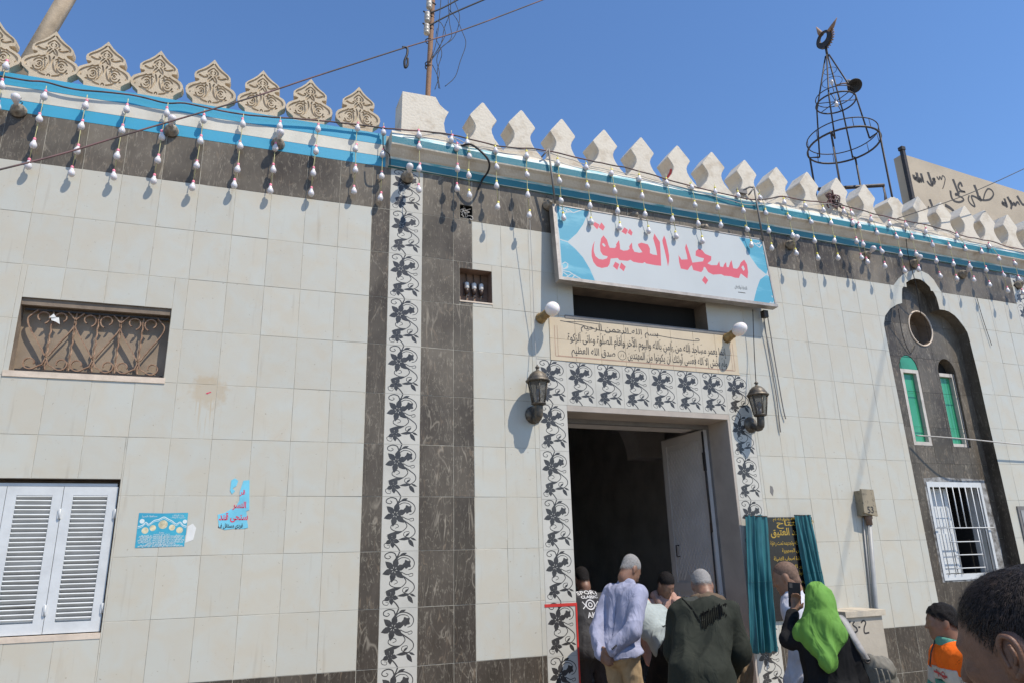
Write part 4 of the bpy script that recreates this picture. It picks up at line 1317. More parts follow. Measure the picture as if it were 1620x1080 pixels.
# oculus
oc = bpy.data.objects.new('round_opening', None); C.objects.link(oc); oc.parent = mosque; oc.matrix_world = FR
ring = [(RC[0] + RRX * math.cos(2 * PI * k / 28), RC[1] + RRZ * math.sin(2 * PI * k / 28)) for k in range(28)]
m = MB(); n = 28
m.add([(x, ND - .012, z) for x, z in ring] + [(x, ND + .20, z) for x, z in ring], [((i + 1) % n, n + (i + 1) % n, n + i, i) for i in range(n)])
part(oc, 'reveal', m, M_REVEAL)
m = MB(); m.tube([(x, ND - .012, z) for x, z in ring], .011, 6, closed=True); part(oc, 'rim', m, M_SILL)
m = MB(); m.prism(ring, ND + .19, ND + .21); part(oc, 'disc', m, M_REVEAL)
# barred window
bw = bpy.data.objects.new('barred_window', None); C.objects.link(bw); bw.parent = mosque; bw.matrix_world = FR
x0, x1, z0, z1 = BW
m = MB(); n = 4
reveal(m, BW, ND + .22, y0=ND - .01); part(bw, 'reveal', m, M_WHITEPAINT)
m = MB(); fr = .04
yq = ND - .018
m.box(x0 - .02, x1 + .02, yq, ND + .05, z1 - .03, z1 + .03); m.box(x0 - .02, x1 + .02, yq, ND + .05, z0 - .03, z0 + .035); m.box(x0 - .02, x0 + .02, yq, ND + .05, z0 + .035, z1 - .03); m.box(x1 - .02, x1 + .02, yq, ND + .05, z0 + .035, z1 - .03)
part(bw, 'frame', m, M_WHITEPAINT)
m = MB()
hp = [(x0 - .05, z0 - .05), (x1 + .13, z0 - .05), (x1 + .15, z0 + .4), (x1 + .10, z1 + .07), (x0 + .2, z1 + .09), (x0 - .05, z1 + .07)]
lay2 = [([(x0 - .02, z0 - .03), (x1 + .02, z0 - .03), (x1 + .02, z1 + .03), (x0 - .02, z1 + .03)], 9)]
print_faces(m, hp, lay2, ND - .0105)
kp = [k for k, c in enumerate(m.m) if c == 0]; m.f = [m.f[k] for k in kp]; m.m = [0] * len(kp); m.sm = [False] * len(kp)
part(bw, 'overpainted_edge', m, M_HALO)
nb = 8
zmid = z0 + (z1 - z0) * .52
for i in range(nb):
    xx = x0 + .06 + (x1 - x0 - .14) * i / (nb - 1)
    m = MB()
    if i in (3, 4, 5): m.tube([(xx, ND - .03, zmid), (xx, ND - .03, z1 - .03)], .0065, 6)
    else: m.tube([(xx, ND - .03, z0 + .03), (xx, ND - .03, z1 - .03)], .0065, 6)
    part(bw, 'bar', m, M_WHITEPAINT)
for zz, xa, xb in ((zmid, x0 - .02, x1 + .06), (zmid - .16, x0 + .16, x1 - .24), (zmid - .31, x0 + .2, x1 - .24), (zmid - .46, x0 + .16, x1 - .24)):
    m = MB(); m.tube([(xa, ND - .042, zz), (xb, ND - .042, zz)], .0065, 6); part(bw, 'cross_bar', m, M_WHITEPAINT)
m = MB(); m.tube([(x1 - .24, ND - .036, z0 + .04), (x1 - .24, ND - .036, zmid)], .0065, 6); part(bw, 'bar', m, M_WHITEPAINT)
m = MB(); m.box(x0 + .02, x0 + .46, ND + .12, ND + .15, z0 + .04, z1 - .04); m.box(x0 + .06, x0 + .42, ND + .11, ND + .12, z0 + .1, zmid - .06); m.box(x0 + .06, x0 + .42, ND + .11, ND + .12, zmid + .02, z1 - .1)
part(bw, 'inner_shutter', m, M_WHITEPAINT)
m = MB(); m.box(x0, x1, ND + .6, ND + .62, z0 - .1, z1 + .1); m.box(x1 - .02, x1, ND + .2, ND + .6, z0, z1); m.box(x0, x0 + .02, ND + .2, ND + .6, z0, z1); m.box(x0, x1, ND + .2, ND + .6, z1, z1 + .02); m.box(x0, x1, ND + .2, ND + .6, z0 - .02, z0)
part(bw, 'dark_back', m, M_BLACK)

# ---- scripture panel: a row of printed tiles
qx0, qx1, qz0, qz1 = QP
sp_ = thing('scripture_panel', 'beige printed tile panel with Arabic scripture above the floral door frame', 'panel', FR, ((qx0 + qx1) / 2, 0, qz0))
ox, oz = (qx0 + qx1) / 2, qz0
nq = 8
for j, (za, zb3) in enumerate(((0, .222), (.222, .447))):
    for i in range(nq):
        w_ = (qx1 - qx0) / nq
        m = MB(); m.slab(qx0 - ox + i * w_ + .001, qx0 - ox + (i + 1) * w_ - .001, -.010, .002, za + .001, zb3 - .001, .001)
        part(sp_, 'printed_tile', m, M_PANEL)
m = MB()
W_, Hq = qx1 - qx0, qz1 - qz0
for off, wd in ((.055, .006), (.085, .004)):
    a, b = -W_ / 2 + off, W_ / 2 - off
    for p in ([(a, .05), (a, Hq - .09)], [(b, .05), (b, Hq - .09)], [(a, .035 + off * .2), (b, .035 + off * .2)]):
        m.ribbon(p, wd, -.0113)
part(sp_, 'border_print', m, M_PANLINE)
m = MB()
add_text(m, 'بسم الله الرحمن الرحيم', -.33, .365, -.0115, .085, .0, width=.92)
m.ribbon(smooth_path([(-1.02, .415), (-.80, .395), (-.55, .352), (-.2, .35)], 6), .006, -.0115)
m.ribbon(smooth_path([(-.98, .41), (-.75, .425), (-.55, .42)], 6), .005, -.0115)
m.ribbon(smooth_path([(.10, .365), (.30, .35), (.62, .345), (.64, .37), (.60, .365)], 6), .006, -.0115)
add_text(m, 'إنما يعمر مساجد الله من ءامن بالله واليوم الأخر وأقام الصلوة وءاتى الزكوة', 0.02, .245, -.0115, .115, .0006, width=1.93)
add_text(m, 'ولم يخش إلا الله فعسى أولئك أن يكونوا من المهتدين', .36, .115, -.0115, .115, .0006, width=1.25)
add_text(m, 'صدق الله العظيم', -.66, .105, -.0115, .105, .0006, width=.50)
add_text(m, '١٨', -.33, .11, -.0115, .05)
m.ribbon(arc(-.33, .112, .048, 0, 360, 18), .004, -.0115)
random.seed(11)
for _ in range(46):      # vowel marks
    xx = random.uniform(-.93, .95); zz = random.choice((.305, .31, .175, .17, .2, .06))
    if zz < .2 and xx < -.25: continue
    m.ribbon([(xx, zz), (xx + .018, zz + .008)], .004, -.0115)
part(sp_, 'scripture_lettering', m, M_INK)

# ================================================================== sign board
def quadplane(F, tl, tr_, bl, dt, db):
    a = R(*tl, dt); b = R(*tr_, dt); c = R(*bl, db)
    return a, b, c
DT, DB = .115, .185
sx0, sx1 = 1.872, 4.560
szb, szt = 4.375, 5.195
tilt = math.atan2(DB - DT, szt - szb)
SM = FR @ Matrix.Translation((0, -DB, szb)) @ Matrix.Rotation(-tilt, 4, 'X')     # sign plane: x along, z up the board
def SG(px, py):
    o_ = SM.inverted() @ Vector(CAMP); d_ = SM.to_3x3().inverted() @ ray(px, py)
    t = -o_.y / d_.y; p = o_ + d_ * t
    return (p.x, p.z)
ctl, cbl, cbr, ctr = SG(879.4, 325), SG(888, 439), SG(1226, 480), SG(1204.5, 380)
# rectangle that the board really is, and a map from the measured quad to it
bx0, bx1 = (ctl[0] + cbl[0]) / 2, (ctr[0] + cbr[0]) / 2
bz0, bz1 = (cbl[1] + cbr[1]) / 2, (ctl[1] + ctr[1]) / 2
def SQ(px, py):
    x, z = SG(px, py)
    u, v = .5, .5
    for _ in range(8):       # inverse bilinear
        p = [(1 - u) * (1 - v) * cbl[k] + u * (1 - v) * cbr[k] + (1 - u) * v * ctl[k] + u * v * ctr[k] for k in (0, 1)]
        du = [(1 - v) * (cbr[k] - cbl[k]) + v * (ctr[k] - ctl[k]) for k in (0, 1)]
        dv = [(1 - u) * (ctl[k] - cbl[k]) + u * (ctr[k] - cbr[k]) for k in (0, 1)]
        e = (x - p[0], z - p[1]); det = du[0] * dv[1] - du[1] * dv[0]
        u += (e[0] * dv[1] - e[1] * dv[0]) / det; v += (du[0] * e[1] - du[1] * e[0]) / det
    return (bx0 + u * (bx1 - bx0), bz0 + v * (bz1 - bz0))
A_ = lambda l: [SQ(870 + x / 6.353, 310 + y / 6.353) for x, y in l]
B_ = lambda l: [SQ(1040 + x / 6.353, 330 + y / 6.353) for x, y in l]
lay = []
lay.append((A_([(75, 102), (240, 122), (400, 150), (372, 205), (335, 290), (272, 380), (180, 462), (100, 436), (82, 270)]), 2))
lay.append((A_([(100, 446), (178, 470), (250, 532), (330, 622), (400, 742), (450, 862), (285, 842), (122, 822)]), 2))
lay.append((B_([(820, 293), (858, 350), (930, 480), (1010, 592), (1095, 660), (1112, 600), (1085, 480), (1044, 326)]), 2))
lay.append((B_([(1097, 664), (1032, 712), (1000, 800), (965, 943), (1180, 955), (1132, 690)]), 2))
for pts in ([(180, 130), (240, 170), (330, 140), (385, 150)], [(100, 110), (160, 150), (240, 170), (170, 165)], [(95, 150), (150, 120), (175, 140), (160, 175), (100, 160)],
            [(122, 690), (150, 672), (178, 690), (172, 730), (130, 745)], [(130, 745), (125, 690), (120, 800)], [(130, 745), (180, 715)], [(125, 760), (190, 770), (235, 800), (305, 840)], [(130, 775), (175, 810), (220, 785), (150, 835)], [(215, 840), (250, 800)]):
    lay.append((ribbon_poly(A_(pts), .011), 0))
for pts in ([(955, 345), (1010, 360), (1045, 330)], [(975, 355), (1020, 390), (1050, 375), (1000, 345)], [(1025, 395), (1052, 355)], [(1062, 430), (1080, 425), (1078, 470), (1062, 450)],
            [(1120, 960), (1140, 935), (1165, 945), (1178, 925)], [(1125, 945), (1175, 960)], [(1150, 870), (1160, 890)]):
    lay.append((ribbon_poly(B_(pts), .011), 0))
lay.append((A_([(1050, 380), (1075, 420), (1106, 465), (1112, 560), (1118, 705), (1060, 700), (965, 682), (952, 668), (932, 680), (885, 676), (835, 665), (808, 645), (782, 658), (700, 650), (680, 628), (610, 635), (598, 690), (580, 718), (520, 731), (470, 715), (435, 670), (418, 610), (418, 560), (430, 500), (452, 455), (442, 500), (440, 560), (457, 610), (492, 640), (532, 645), (572, 632), (580, 612), (532, 600), (507, 560), (503, 500), (515, 430), (540, 400), (575, 445), (590, 500), (602, 525), (652, 528), (668, 510), (665, 490), (695, 447), (703, 500), (706, 540), (740, 554), (780, 550), (800, 535), (797, 510), (825, 470), (830, 530), (850, 565), (900, 575), (930, 568), (890, 510), (885, 486), (920, 472), (985, 490), (1005, 530), (1005, 578), (1035, 592), (1078, 598), (1066, 530), (1038, 430)]), 1))
lay.append((A_([(523, 485), (541, 479), (560, 505), (550, 516), (535, 506)]), 0))
for d in ([(1148, 400), (1165, 440), (1185, 530), (1198, 600), (1198, 660), (1186, 712), (1172, 640), (1155, 560), (1135, 480), (1130, 450)],
          [(430, 290), (450, 262), (500, 290), (478, 340)], [(490, 318), (520, 268), (555, 315), (535, 352)], [(720, 362), (750, 318), (787, 345), (766, 390)], [(780, 372), (805, 332), (833, 370), (820, 403)],
          [(632, 712), (655, 666), (696, 690), (676, 750)], [(697, 725), (715, 672), (761, 715), (740, 763)]):
    lay.append((A_(d), 1))
lay.append((B_([(212, 470), (218, 540), (235, 605), (305, 620), (325, 590), (345, 570), (360, 620), (440, 640), (462, 615), (465, 590), (480, 590), (510, 640), (560, 665), (640, 660), (670, 675), (735, 680), (780, 695), (820, 698), (838, 652), (905, 703), (912, 640), (900, 560), (872, 515), (838, 543), (820, 585), (800, 606), (762, 600), (745, 520), (730, 545), (717, 590), (697, 588), (690, 538), (672, 560), (660, 590), (630, 582), (622, 530), (600, 570), (540, 570), (503, 553), (540, 522), (542, 482), (480, 458), (450, 420), (415, 405), (386, 430), (383, 475), (425, 492), (468, 502), (458, 532), (395, 540), (352, 545), (335, 490), (310, 410), (289, 352), (278, 400), (298, 480), (303, 512), (242, 515)]), 1))
lay.append((B_([(843, 590), (862, 570), (880, 610), (865, 627)]), 0))
lay.append((B_([(447, 720), (475, 678), (511, 720), (485, 763)]), 1))
sign = bpy.data.objects.new('sign_board', None); C.objects.link(sign); sign.matrix_world = SM
props(sign, 'long white sign with coral Arabic lettering and teal corners, hung over the doorway', 'sign')
m = MB(); print_faces(m, [(bx0, bz0), (bx1, bz0), (bx1, bz1), (bx0, bz1)], lay, 0)
part(sign, 'sign_face', m, [M_SIGNW, M_SIGNR, M_SIGNT])
m = MB(); e = .035
m.box(bx0 - e, bx1 + e, -.006, .085, bz0 - e, bz0 - .0005); m.box(bx0 - e, bx1 + e, -.006, .085, bz1 + .0005, bz1 + .012)
m.box(bx0 - e, bx0 - .0005, -.0055, .0845, bz0, bz1); m.box(bx1 + .0005, bx1 + .02, -.0055, .0845, bz0, bz1); m.box(bx0, bx1, .075, .084, bz0, bz1)
part(sign, 'frame', m, M_SIGNFR)
m = MB()
for k, (w_, zz) in enumerate(((.20, 0), (.11, -.035))):
    p = SQ(1172, 455); 
    if k == 0: add_text(m, 'للدعاية والاعلان', p[0], p[1], -.0012, .055, width=.17)
    else: m.ribbon([(p[0] - .05, p[1] - .06), (p[0] + .05, p[1] - .06)], .008, -.0012)
part(sign, 'small_print', m, M_INK)
# the sign's two iron stays
for px0, px1, lab in (((868, 236), (878, 322), 'bent iron stay holding the left end of the long sign'), ((1193, 297), (1207, 382), 'bent iron stay holding the right end of the long sign')):
    a = R(*px0, .19); b = R(*px1, .13)
    top = (a[0], -.19, a[1]); bot = (b[0], -.135, b[1])
    m = MB(); m.tube([bot, top], .011, 4); m.tube([top, (a[0] - .075, -.165, a[1] - .10)], .011, 4)
    if px0[0] > 1000: m.tube([top, (a[0] - .05, -.17, a[1] + .01), (a[0] - .22, -.145, a[1] - .09)], .012, 5); m.box(a[0] - .22, a[0] - .09, -.165, -.13, a[1] - .085, a[1] - .03)
    single('sign_stay', lab, 'bracket', m, M_FRAMEG, FR, bot, 'iron stays of the sign')

# ================================================================== bulbs and cables
def lathe_me(name, prof, mat, n=12, M=None):
    m = MB(); m.lathe(prof, n, M); return m.mesh(name, mat)
BULB = lathe_me('bulb', [(0, -.064), (.014, -.062), (.025, -.052), (.0315, -.036), (.033, -.020), (.030, -.004), (.022, .014), (.0155, .028), (.014, .04), (0, .042)], M_BULB, 14)
CAPS = {c: lathe_me('cap', [(0, .036), (.0135, .036), (.015, .046), (.014, .064), (.009, .072), (0, .073)], mt, 10) for c, mt in (('p', M_PINK), ('y', M_YEL))}
def z_(ox, oy, k, l): return [(ox + x / k, oy + y / k) for x, y in l]
STR = []
STR += [('L', 'p', z_(0, 0, 3, l)) for l in ([(30, 310), (8, 400), (-12, 500), (-34, 610)], [(212, 455), (188, 562), (160, 683), (135, 780)], [(407, 497), (387, 593), (367, 710), (340, 815)], [(602, 515), (580, 615), (557, 737), (540, 833)],
        [(792, 533), (768, 645), (750, 757), (730, 852)], [(967, 563), (952, 665), (934, 782), (914, 885)], [(1152, 585), (1140, 688), (1128, 800), (1112, 875)])]
STR += [('L', 'p', z_(400, 0, 3, l)) for l in ([(128, 597), (107, 700), (97, 803), (83, 900)], [(310, 610), (300, 712), (287, 817), (277, 912)], [(497, 605), (488, 703), (487, 803), (480, 903)], [(620, 625), (617, 727), (612, 832), (606, 935)])]
STR += [('R', 'p', z_(400, 0, 3, l)) for l in ([(788, 637), (790, 692), (790, 797), (788, 895)], [(942, 660), (968, 700), (972, 797), (970, 890)])]
STR += [('R', 'y', z_(400, 0, 3, l)) for l in ([(1017, 675), (1027, 738), (1025, 828), (1027, 923)], [(1152, 712), (1156, 790), (1157, 878), (1163, 978)])]
STR += [('R', 'y', [(833.3, 245), (833.3, 275.8), (834.7, 307.5), (837.5, 339)])]
STR += [('R', 'y', z_(860, 220, 6, l)) for l in ([(135, 220), (148, 390), (165, 575), (187, 740)], [(403, 265), (413, 440), (442, 625), (455, 780)], [(643, 320), (672, 490), (705, 675), (722, 830)], [(910, 370), (935, 535), (960, 710), (995, 865)])]
STR += [('R', 'y', z_(1040, 240, 6, l)) for l in ([(88, 285), (120, 455), (142, 635), (178, 795)], [(325, 330), (357, 500), (388, 675), (427, 840)], [(548, 375), (572, 525), (602, 690)], [(765, 410), (813, 555), (852, 730), (888, 880)], [(975, 430), (1030, 575), (1057, 745), (1087, 905)])]
STR += [('R', 'y' if l[0][0] < 600 else 'p', z_(1230, 300, 6, l)) for l in ([(60, 118), (105, 260), (140, 432), (175, 598)], [(262, 150), (318, 300), (352, 480), (383, 640)], [(435, 190), (505, 315), (540, 480), (575, 640)], [(630, 205), (715, 315), (752, 485), (795, 640)],
        [(705, 225), (775, 345), (812, 515), (850, 680)], [(885, 280), (945, 405), (990, 580), (1018, 720)], [(1060, 325), (1130, 445), (1168, 610), (1205, 765)])]
STR += [('R', 'p', z_(1420, 340, 6, l)) for l in ([(75, 95), (132, 215), (175, 370), (200, 510)], [(265, 155), (333, 280), (367, 430), (402, 575)], [(488, 300), (532, 460), (560, 600)], [(560, 200), (645, 320), (683, 480), (720, 615)],
        [(795, 350), (837, 520), (873, 660)], [(870, 295), (957, 415), (1005, 570), (1040, 715)], [(1110, 460), (1150, 605), (1188, 735)])]
ORD = ['first', 'second', 'third', 'fourth', 'fifth', 'sixth', 'seventh', 'eighth', 'ninth', 'tenth', 'eleventh', 'twelfth', 'thirteenth', 'fourteenth', 'fifteenth', 'sixteenth', 'seventeenth', 'eighteenth', 'nineteenth', 'twentieth', 'twenty-first', 'twenty-second', 'twenty-third', 'twenty-fourth', 'twenty-fifth', 'twenty-sixth', 'twenty-seventh', 'twenty-eighth', 'twenty-ninth', 'thirtieth', 'thirty-first', 'thirty-second']
nL = nR = 0
cable_pts = {'L': [], 'R': []}
for side, colr, px in STR:
    F = FL if side == 'L' else FR
    dep = .062 if side == 'L' else .165
    P = [on(F, x, y, dep) for x, y in px]
    if side == 'L':
        lab = '%s bulb strand from the left end on the blue and cream parapet' % ORD[nL]; nL += 1
    else:
        lab = '%s bulb strand right of the corner block along the teal cornice' % ORD[nR]; nR += 1
    top = (P[0][0], P[0][1] + .075)
    t = thing('bulb_strand', lab, 'light strand', F, (top[0], -dep, top[1]), 'bulb strands hung along the parapets')
    m = MB(); m.tube([(top[0], -dep, top[1] + .02)] + [(p[0], -dep, p[1] + .06) for p in P], .0035, 5)
    part(t, 'cord', m, M_CORD, (top[0], -dep, top[1]))
    for i, p in enumerate(P):
        o = obj('bulb', BULB, t, (p[0] - top[0], random.uniform(-.006, .006), p[1] - top[1]))
        o.rotation_euler = (random.gauss(0, .10), random.gauss(0, .10), 0)
        o.scale = (.84, .84, .74)
        c = obj('cap', CAPS[colr], o)
    cable_pts[side].append(top)
def cable(name, label, pts, F, dep, r, mat, cat='cable', wob=.0, group=None, n=6, seed=0):
    q = [on(F, x, y, d) + (d,) for x, y, d in [(p[0], p[1], p[2] if len(p) > 2 else dep) for p in pts]]
    q = smooth_path(q, n)
    P = [(s + wob * mnoise.noise((s * 5, seed, 0)), -(d + wob * mnoise.noise((s * 4, seed, 3))), z + wob * mnoise.noise((s * 6, seed, 7))) for s, z, d in q]
    m = MB(); m.tube(P, r, 6)
    return single(name, label, cat, m, mat, F, P[0], group)
# main festoon cables
cl = [(-20, 119), (40, 127), (70, 130), (120, 142), (205, 150), (262, 163), (300, 165), (380, 181), (480, 189), (560, 197), (606, 203)]
cr = [(606, 203), (640, 206), (706, 212), (745, 221), (800, 233), (862, 238), (930, 254), (1000, 268), (1080, 291), (1190, 316), (1235, 311), (1268, 317), (1317, 322), (1363, 333), (1405, 344), (1460, 355), (1497, 365), (1530, 375), (1567, 382), (1600, 392), (1640, 398)]
cable('festoon_cable', 'rusty red festoon cable sagging under the carved merlons', cl, FL, .05, .008, M_CABLE, wob=.008)
cable('festoon_cable', 'festoon cable running in front of the plain white merlons', cr, FR, .165, .008, M_CABLE, wob=.010)
cable('festoon_cable', 'thin second cable twisted loosely along the plain white merlons', [(x, y + 5 + 4 * math.sin(x * .07)) for x, y in cr[1:]], FR, .16, .0045, M_WIREPALE, wob=.016, seed=4)
cable('loose_cable', 'black cable arching over the teal cornice beside the wire hole', [(728, 232, .13), (745, 229, .20), (765, 244, .24), (774, 258, .22), (772, 272, .14), (763, 285, .05), (757, 300, .02)], FR, .2, .011, M_WIREBLK, seed=2)
cable('loose_cable', 'thin black wire looping down behind the corner of the cornice', [(606, 212, .17), (607, 235, .16), (616, 245, .14), (617, 262, .05)], FR, .1, .006, M_WIREBLK)

# a clump of twisted wire left on the parapet
random.seed(21)
q0 = R(1318, 322, .12)
m = MB()
for i in range(9):
    m.tube(smooth_path([(q0[0] + random.uniform(-.10, .10), -.14 + random.uniform(-.05, .05), q0[1] + random.uniform(-.10, .14)) for _ in range(5)], 5), random.uniform(.004, .011), 5)
single('wire_clump', 'dark clump of twisted wire lying on the parapet among the right merlons', 'wire', m, M_CABLE, FR, (q0[0], -.14, q0[1]))
# ---- overhead wires
def wire(label, p, r, mat, n=10, name='overhead_wire'):
    P = [Vector(q) for q in p]
    m = MB(); m.tube([Vector(q) for q in smooth_path([tuple(q) for q in P], n)], r, 6)
    return single(name, label, 'wire', m, mat, FL, tuple(P[0]))
def wp(px, py, dep): 
    s, z = R(px, py, dep); v = FR @ Vector((s, -dep, z)); return v
wire('long reddish overhead wire slanting from the top of the sky across the left merlons', [wp(880, -8, 2.8), wp(740, 45, 2.9), wp(640, 76, 3.0), wp(500, 121, 3.1), wp(400, 154, 3.15), wp(200, 213, 3.25), wp(90, 246, 3.3), wp(-60, 283, 3.4)], .0036, M_CABLE)
m = MB(); a = Vector(wp(641, 76, 3.0))
k_ = .52
m.tube(smooth_path([tuple(a + Vector(q) * k_) for q in ((-.03, 0, .0), (.02, 0, 0), (.02, -.01, -.08), (-.005, -.01, -.17), (.004, 0, -.24), (.028, .0, -.20), (.028, 0, -.12))], 6), .0065, 6)
single('wire_clamp', 'black loop of wire and clamp dangling from the long overhead wire', 'clamp', m, M_WIREBLK, FL, tuple(a))
wire('thin dark wire crossing the beige wall down to the right merlons', [wp(1640, 258, .4), wp(1530, 308, .3), wp(1420, 346, .16)], .006, M_WIREBLK)
wire('white cable sagging across the green arched windows', [wp(1640, 704, .12), wp(1600, 701, .12), wp(1530, 694, .12), wp(1450, 688, -.06)], .008, M_WIREPALE)
wire('black wire drooping from the cornice past the round opening', [wp(1432, 352, .17), wp(1436, 400, .10), wp(1450, 455, .02), wp(1457, 500, -.12)], .005, M_WIREBLK)
wire('thin black wire looping from the niche edge to the green arch', [wp(1421, 488, -.02), wp(1428, 530, -.10), wp(1440, 558, -.13), wp(1448, 546, -.13)], .0045, M_WIREBLK)
wire('thin dark wire hanging from the far end of the cornice', [wp(1545, 470, .02), wp(1555, 505, .02), wp(1569, 546, .02)], .004, M_WIREBLK)
P1, P2 = R(1412, 400), R(1285, 1030)
d0 = 4.6
q1 = FR @ Vector((P1[0] + .75 * d0, -d0, P1[1] + 1.8 * d0)); q2 = FR @ Vector((P2[0] + .75 * d0, -d0, P2[1] + 1.8 * d0))
dq = q2 - q1
wire('high overhead cable over the street whose soft shadow crosses the right wall', [q1 - dq * 1.5, q1, q2, q2 + dq * .9], .011, M_WIREBLK)
# the rusted pole with insulators
def along_z(base_px, dep, px_list):
    pass
pb = Vector(wp(677, 150, -.45)); pt_ = Vector(wp(685, -10, -.45))
pole = thing('utility_pole', 'thin rusted iron pole rising behind the white corner block', 'pole', FL, tuple(pb + Vector((0, 0, -.6))))
m = MB(); b0 = Vector((pb.x - (pt_.x - pb.x) * .3, pb.y, pb.z - .6)); m.tube([b0, pb, pt_, pt_ + (pt_ - pb) * .6], .030, 10)
part(pole, 'shaft', m, M_RUSTPOLE, tuple(pb + Vector((0, 0, -.6))))
poff = tuple(pb + Vector((0, 0, -.6)))
for i, (px, py) in enumerate(((675, 46), (676, 27), (679, 6))):
    c = Vector(wp(px, py, -.38))
    m = MB(); M_ = Matrix.Translation(c)
    m.lathe([(0, -.075), (.030, -.072), (.036, -.05), (.024, -.035), (.035, -.02), (.036, .0), (.024, .012), (.034, .03), (.03, .055), (.012, .06)], 12, M_)
    part(pole, 'insulator', m, M_INSUL, poff)
    m = MB(); m.tube([c + Vector((-.045, 0, .065)), c + Vector((.09, .06, .06))], .010, 5); m.tube([c + Vector((0, 0, .05)), c + Vector((0, 0, .08))], .008, 5)
    part(pole, 'insulator_arm', m, M_DARKIRON, poff)
wire('upper black wire running from the second insulator out of the top of the picture', [wp(677, 22, -.42), wp(700, 13, -.40), wp(735, -6, -.38)], .009, M_WIREBLK)
wire('lower black wire running from the lowest insulator up to the right', [wp(677, 42, -.42), wp(715, 22, -.40), wp(775, -4, -.35), wp(800, -15, -.33)], .009, M_WIREBLK)
random.seed(5)
tang = [[(681, 96), (688, 76), (693, 50), (696, 20), (698, -8)], [(682, 93), (697, 72), (703, 45), (712, 20), (713, -6)], [(683, 95), (700, 74), (716, 62), (724, 46), (727, 25), (719, 2), (716, -8)], [(684, 92), (702, 62), (704, 50), (697, 36), (690, 34)],
        [(704, 137), (720, 122), (728, 98), (737, 70), (731, 50), (722, 30), (709, 14)], [(694, 140), (692, 112), (699, 84), (690, 62), (692, 45)], [(688, 142), (695, 118), (691, 96), (697, 78), (714, 60), (711, 35), (709, 0)], [(684, 103), (692, 120), (696, 141)]]
for i, l in enumerate(tang):
    q = smooth_path([tuple(wp(x, y, -.40 - .05 * (i % 3))) for x, y in l], 6)
    m = MB(); m.tube([Vector(p) for p in q], .0042, 5)
    single('loose_wire', ('short loose wire arching closest to the rusted pole', 'loose wire curving up from the pole to the top edge', 'loose wire bulging widely right of the rusted pole', 'loose wire hooking back to the lowest insulator', 'longest loose wire, swinging far right of the rusted pole', 'loose wire hanging down to the corner block from the pole', 'loose wire snaking upward in the middle of the pole tangle', 'shortest loose wire, low beside the foot of the rusted pole')[i], 'wire', m, M_WIREBLK, FL, q[0], 'loose wires by the rusted pole')
m = MB()
for z in (-.02, .02, .33): m.tube([tuple(pb + Vector((.034 * math.cos(a * .5), .034 * math.sin(a * .5), .36 + z + .003 * a))) for a in range(14)], .006, 5)
part(pole, 'tie_wire', m, M_WIREBLK, poff)
# slanting tan concrete post, far left
a = Vector(wp(56, 82, -1.6)); b = Vector(wp(111, -12, -1.6))
d = (b - a).normalized(); a0 = a - d * 1.4; b0 = b + d * 1.0
m = MB(); m.tube([a0, b0], .088, 4)
single('slanted_post', 'tan concrete post leaning behind the leftmost carved merlons', 'post', m, M_CONC, FL, tuple(a0))

# ---- round bulkhead lampholders in the marble band
LH = [('L', 29, 168, 'dusty round lampholder with a bulb at the far left of the blue parapet'), ('L', 271, 200, 'dusty round lampholder under the fifth bulb strand on the blue parapet'), ('L', 440, 221, 'dusty round lampholder nearest the corner on the blue parapet'),
      ('R', 645, 274, 'dusty round lampholder at the top of the floral strip'), ('R', 868, 319, 'dusty round lampholder beside the upper left corner of the sign'), ('R', 1003, 338, 'dusty round lampholder above the middle of the sign'), ('R', 1113, 357, 'dusty round lampholder behind the sign, near its right end'),
      ('R', 1251, 382, 'dusty round lampholder just right of the sign on the marble band'), ('R', 1371, 399, 'dusty round lampholder left of the trefoil niche on the marble band'), ('R', 1447, 412, 'dusty round lampholder straight above the trefoil niche'), ('R', 1524, 429, 'dusty round lampholder right of the trefoil niche'), ('R', 1612, 446, 'dusty round lampholder on the far floral strip')]
HOLD = lathe_me('holder', [(.062, 0), (.064, .012), (.055, .022), (.057, .030), (.047, .040), (.049, .048), (.036, .060), (.024, .075), (.022, .085), (0, .086)], M_PORC, 14)
LB = lathe_me('bulb', [(0, 0), (.016, .0), (.020, .02), (.033, .05), (.036, .07), (.030, .092), (.014, .104), (0, .106)], M_BULB, 14)
for sd, px, py, lab in LH:
    F = FL if sd == 'L' else FR
    s, z = on(F, px, py + 3, .03)
    t = thing('wall_lampholder', lab, 'lampholder', F, (s, -.004, z - .02), 'round lampholders along the marble band')
    h = obj('holder', HOLD, t); h.rotation_euler = (math.radians(78), random.uniform(-.3, .3), 0)
    if px not in (868, 1003, 1113):
        bb = obj('bulb', LB, t, (0, -.078, .014)); bb.rotation_euler = (math.radians(62), 0, random.uniform(-.5, .3))
    m = MB(); m.tube(smooth_path([(0, -.03, .03), (.03, -.05, .06), (-.02, -.03, .09), (0, -.004, .13)], 5), .004, 4); part(t, 'lead', m, M_WIREBLK)

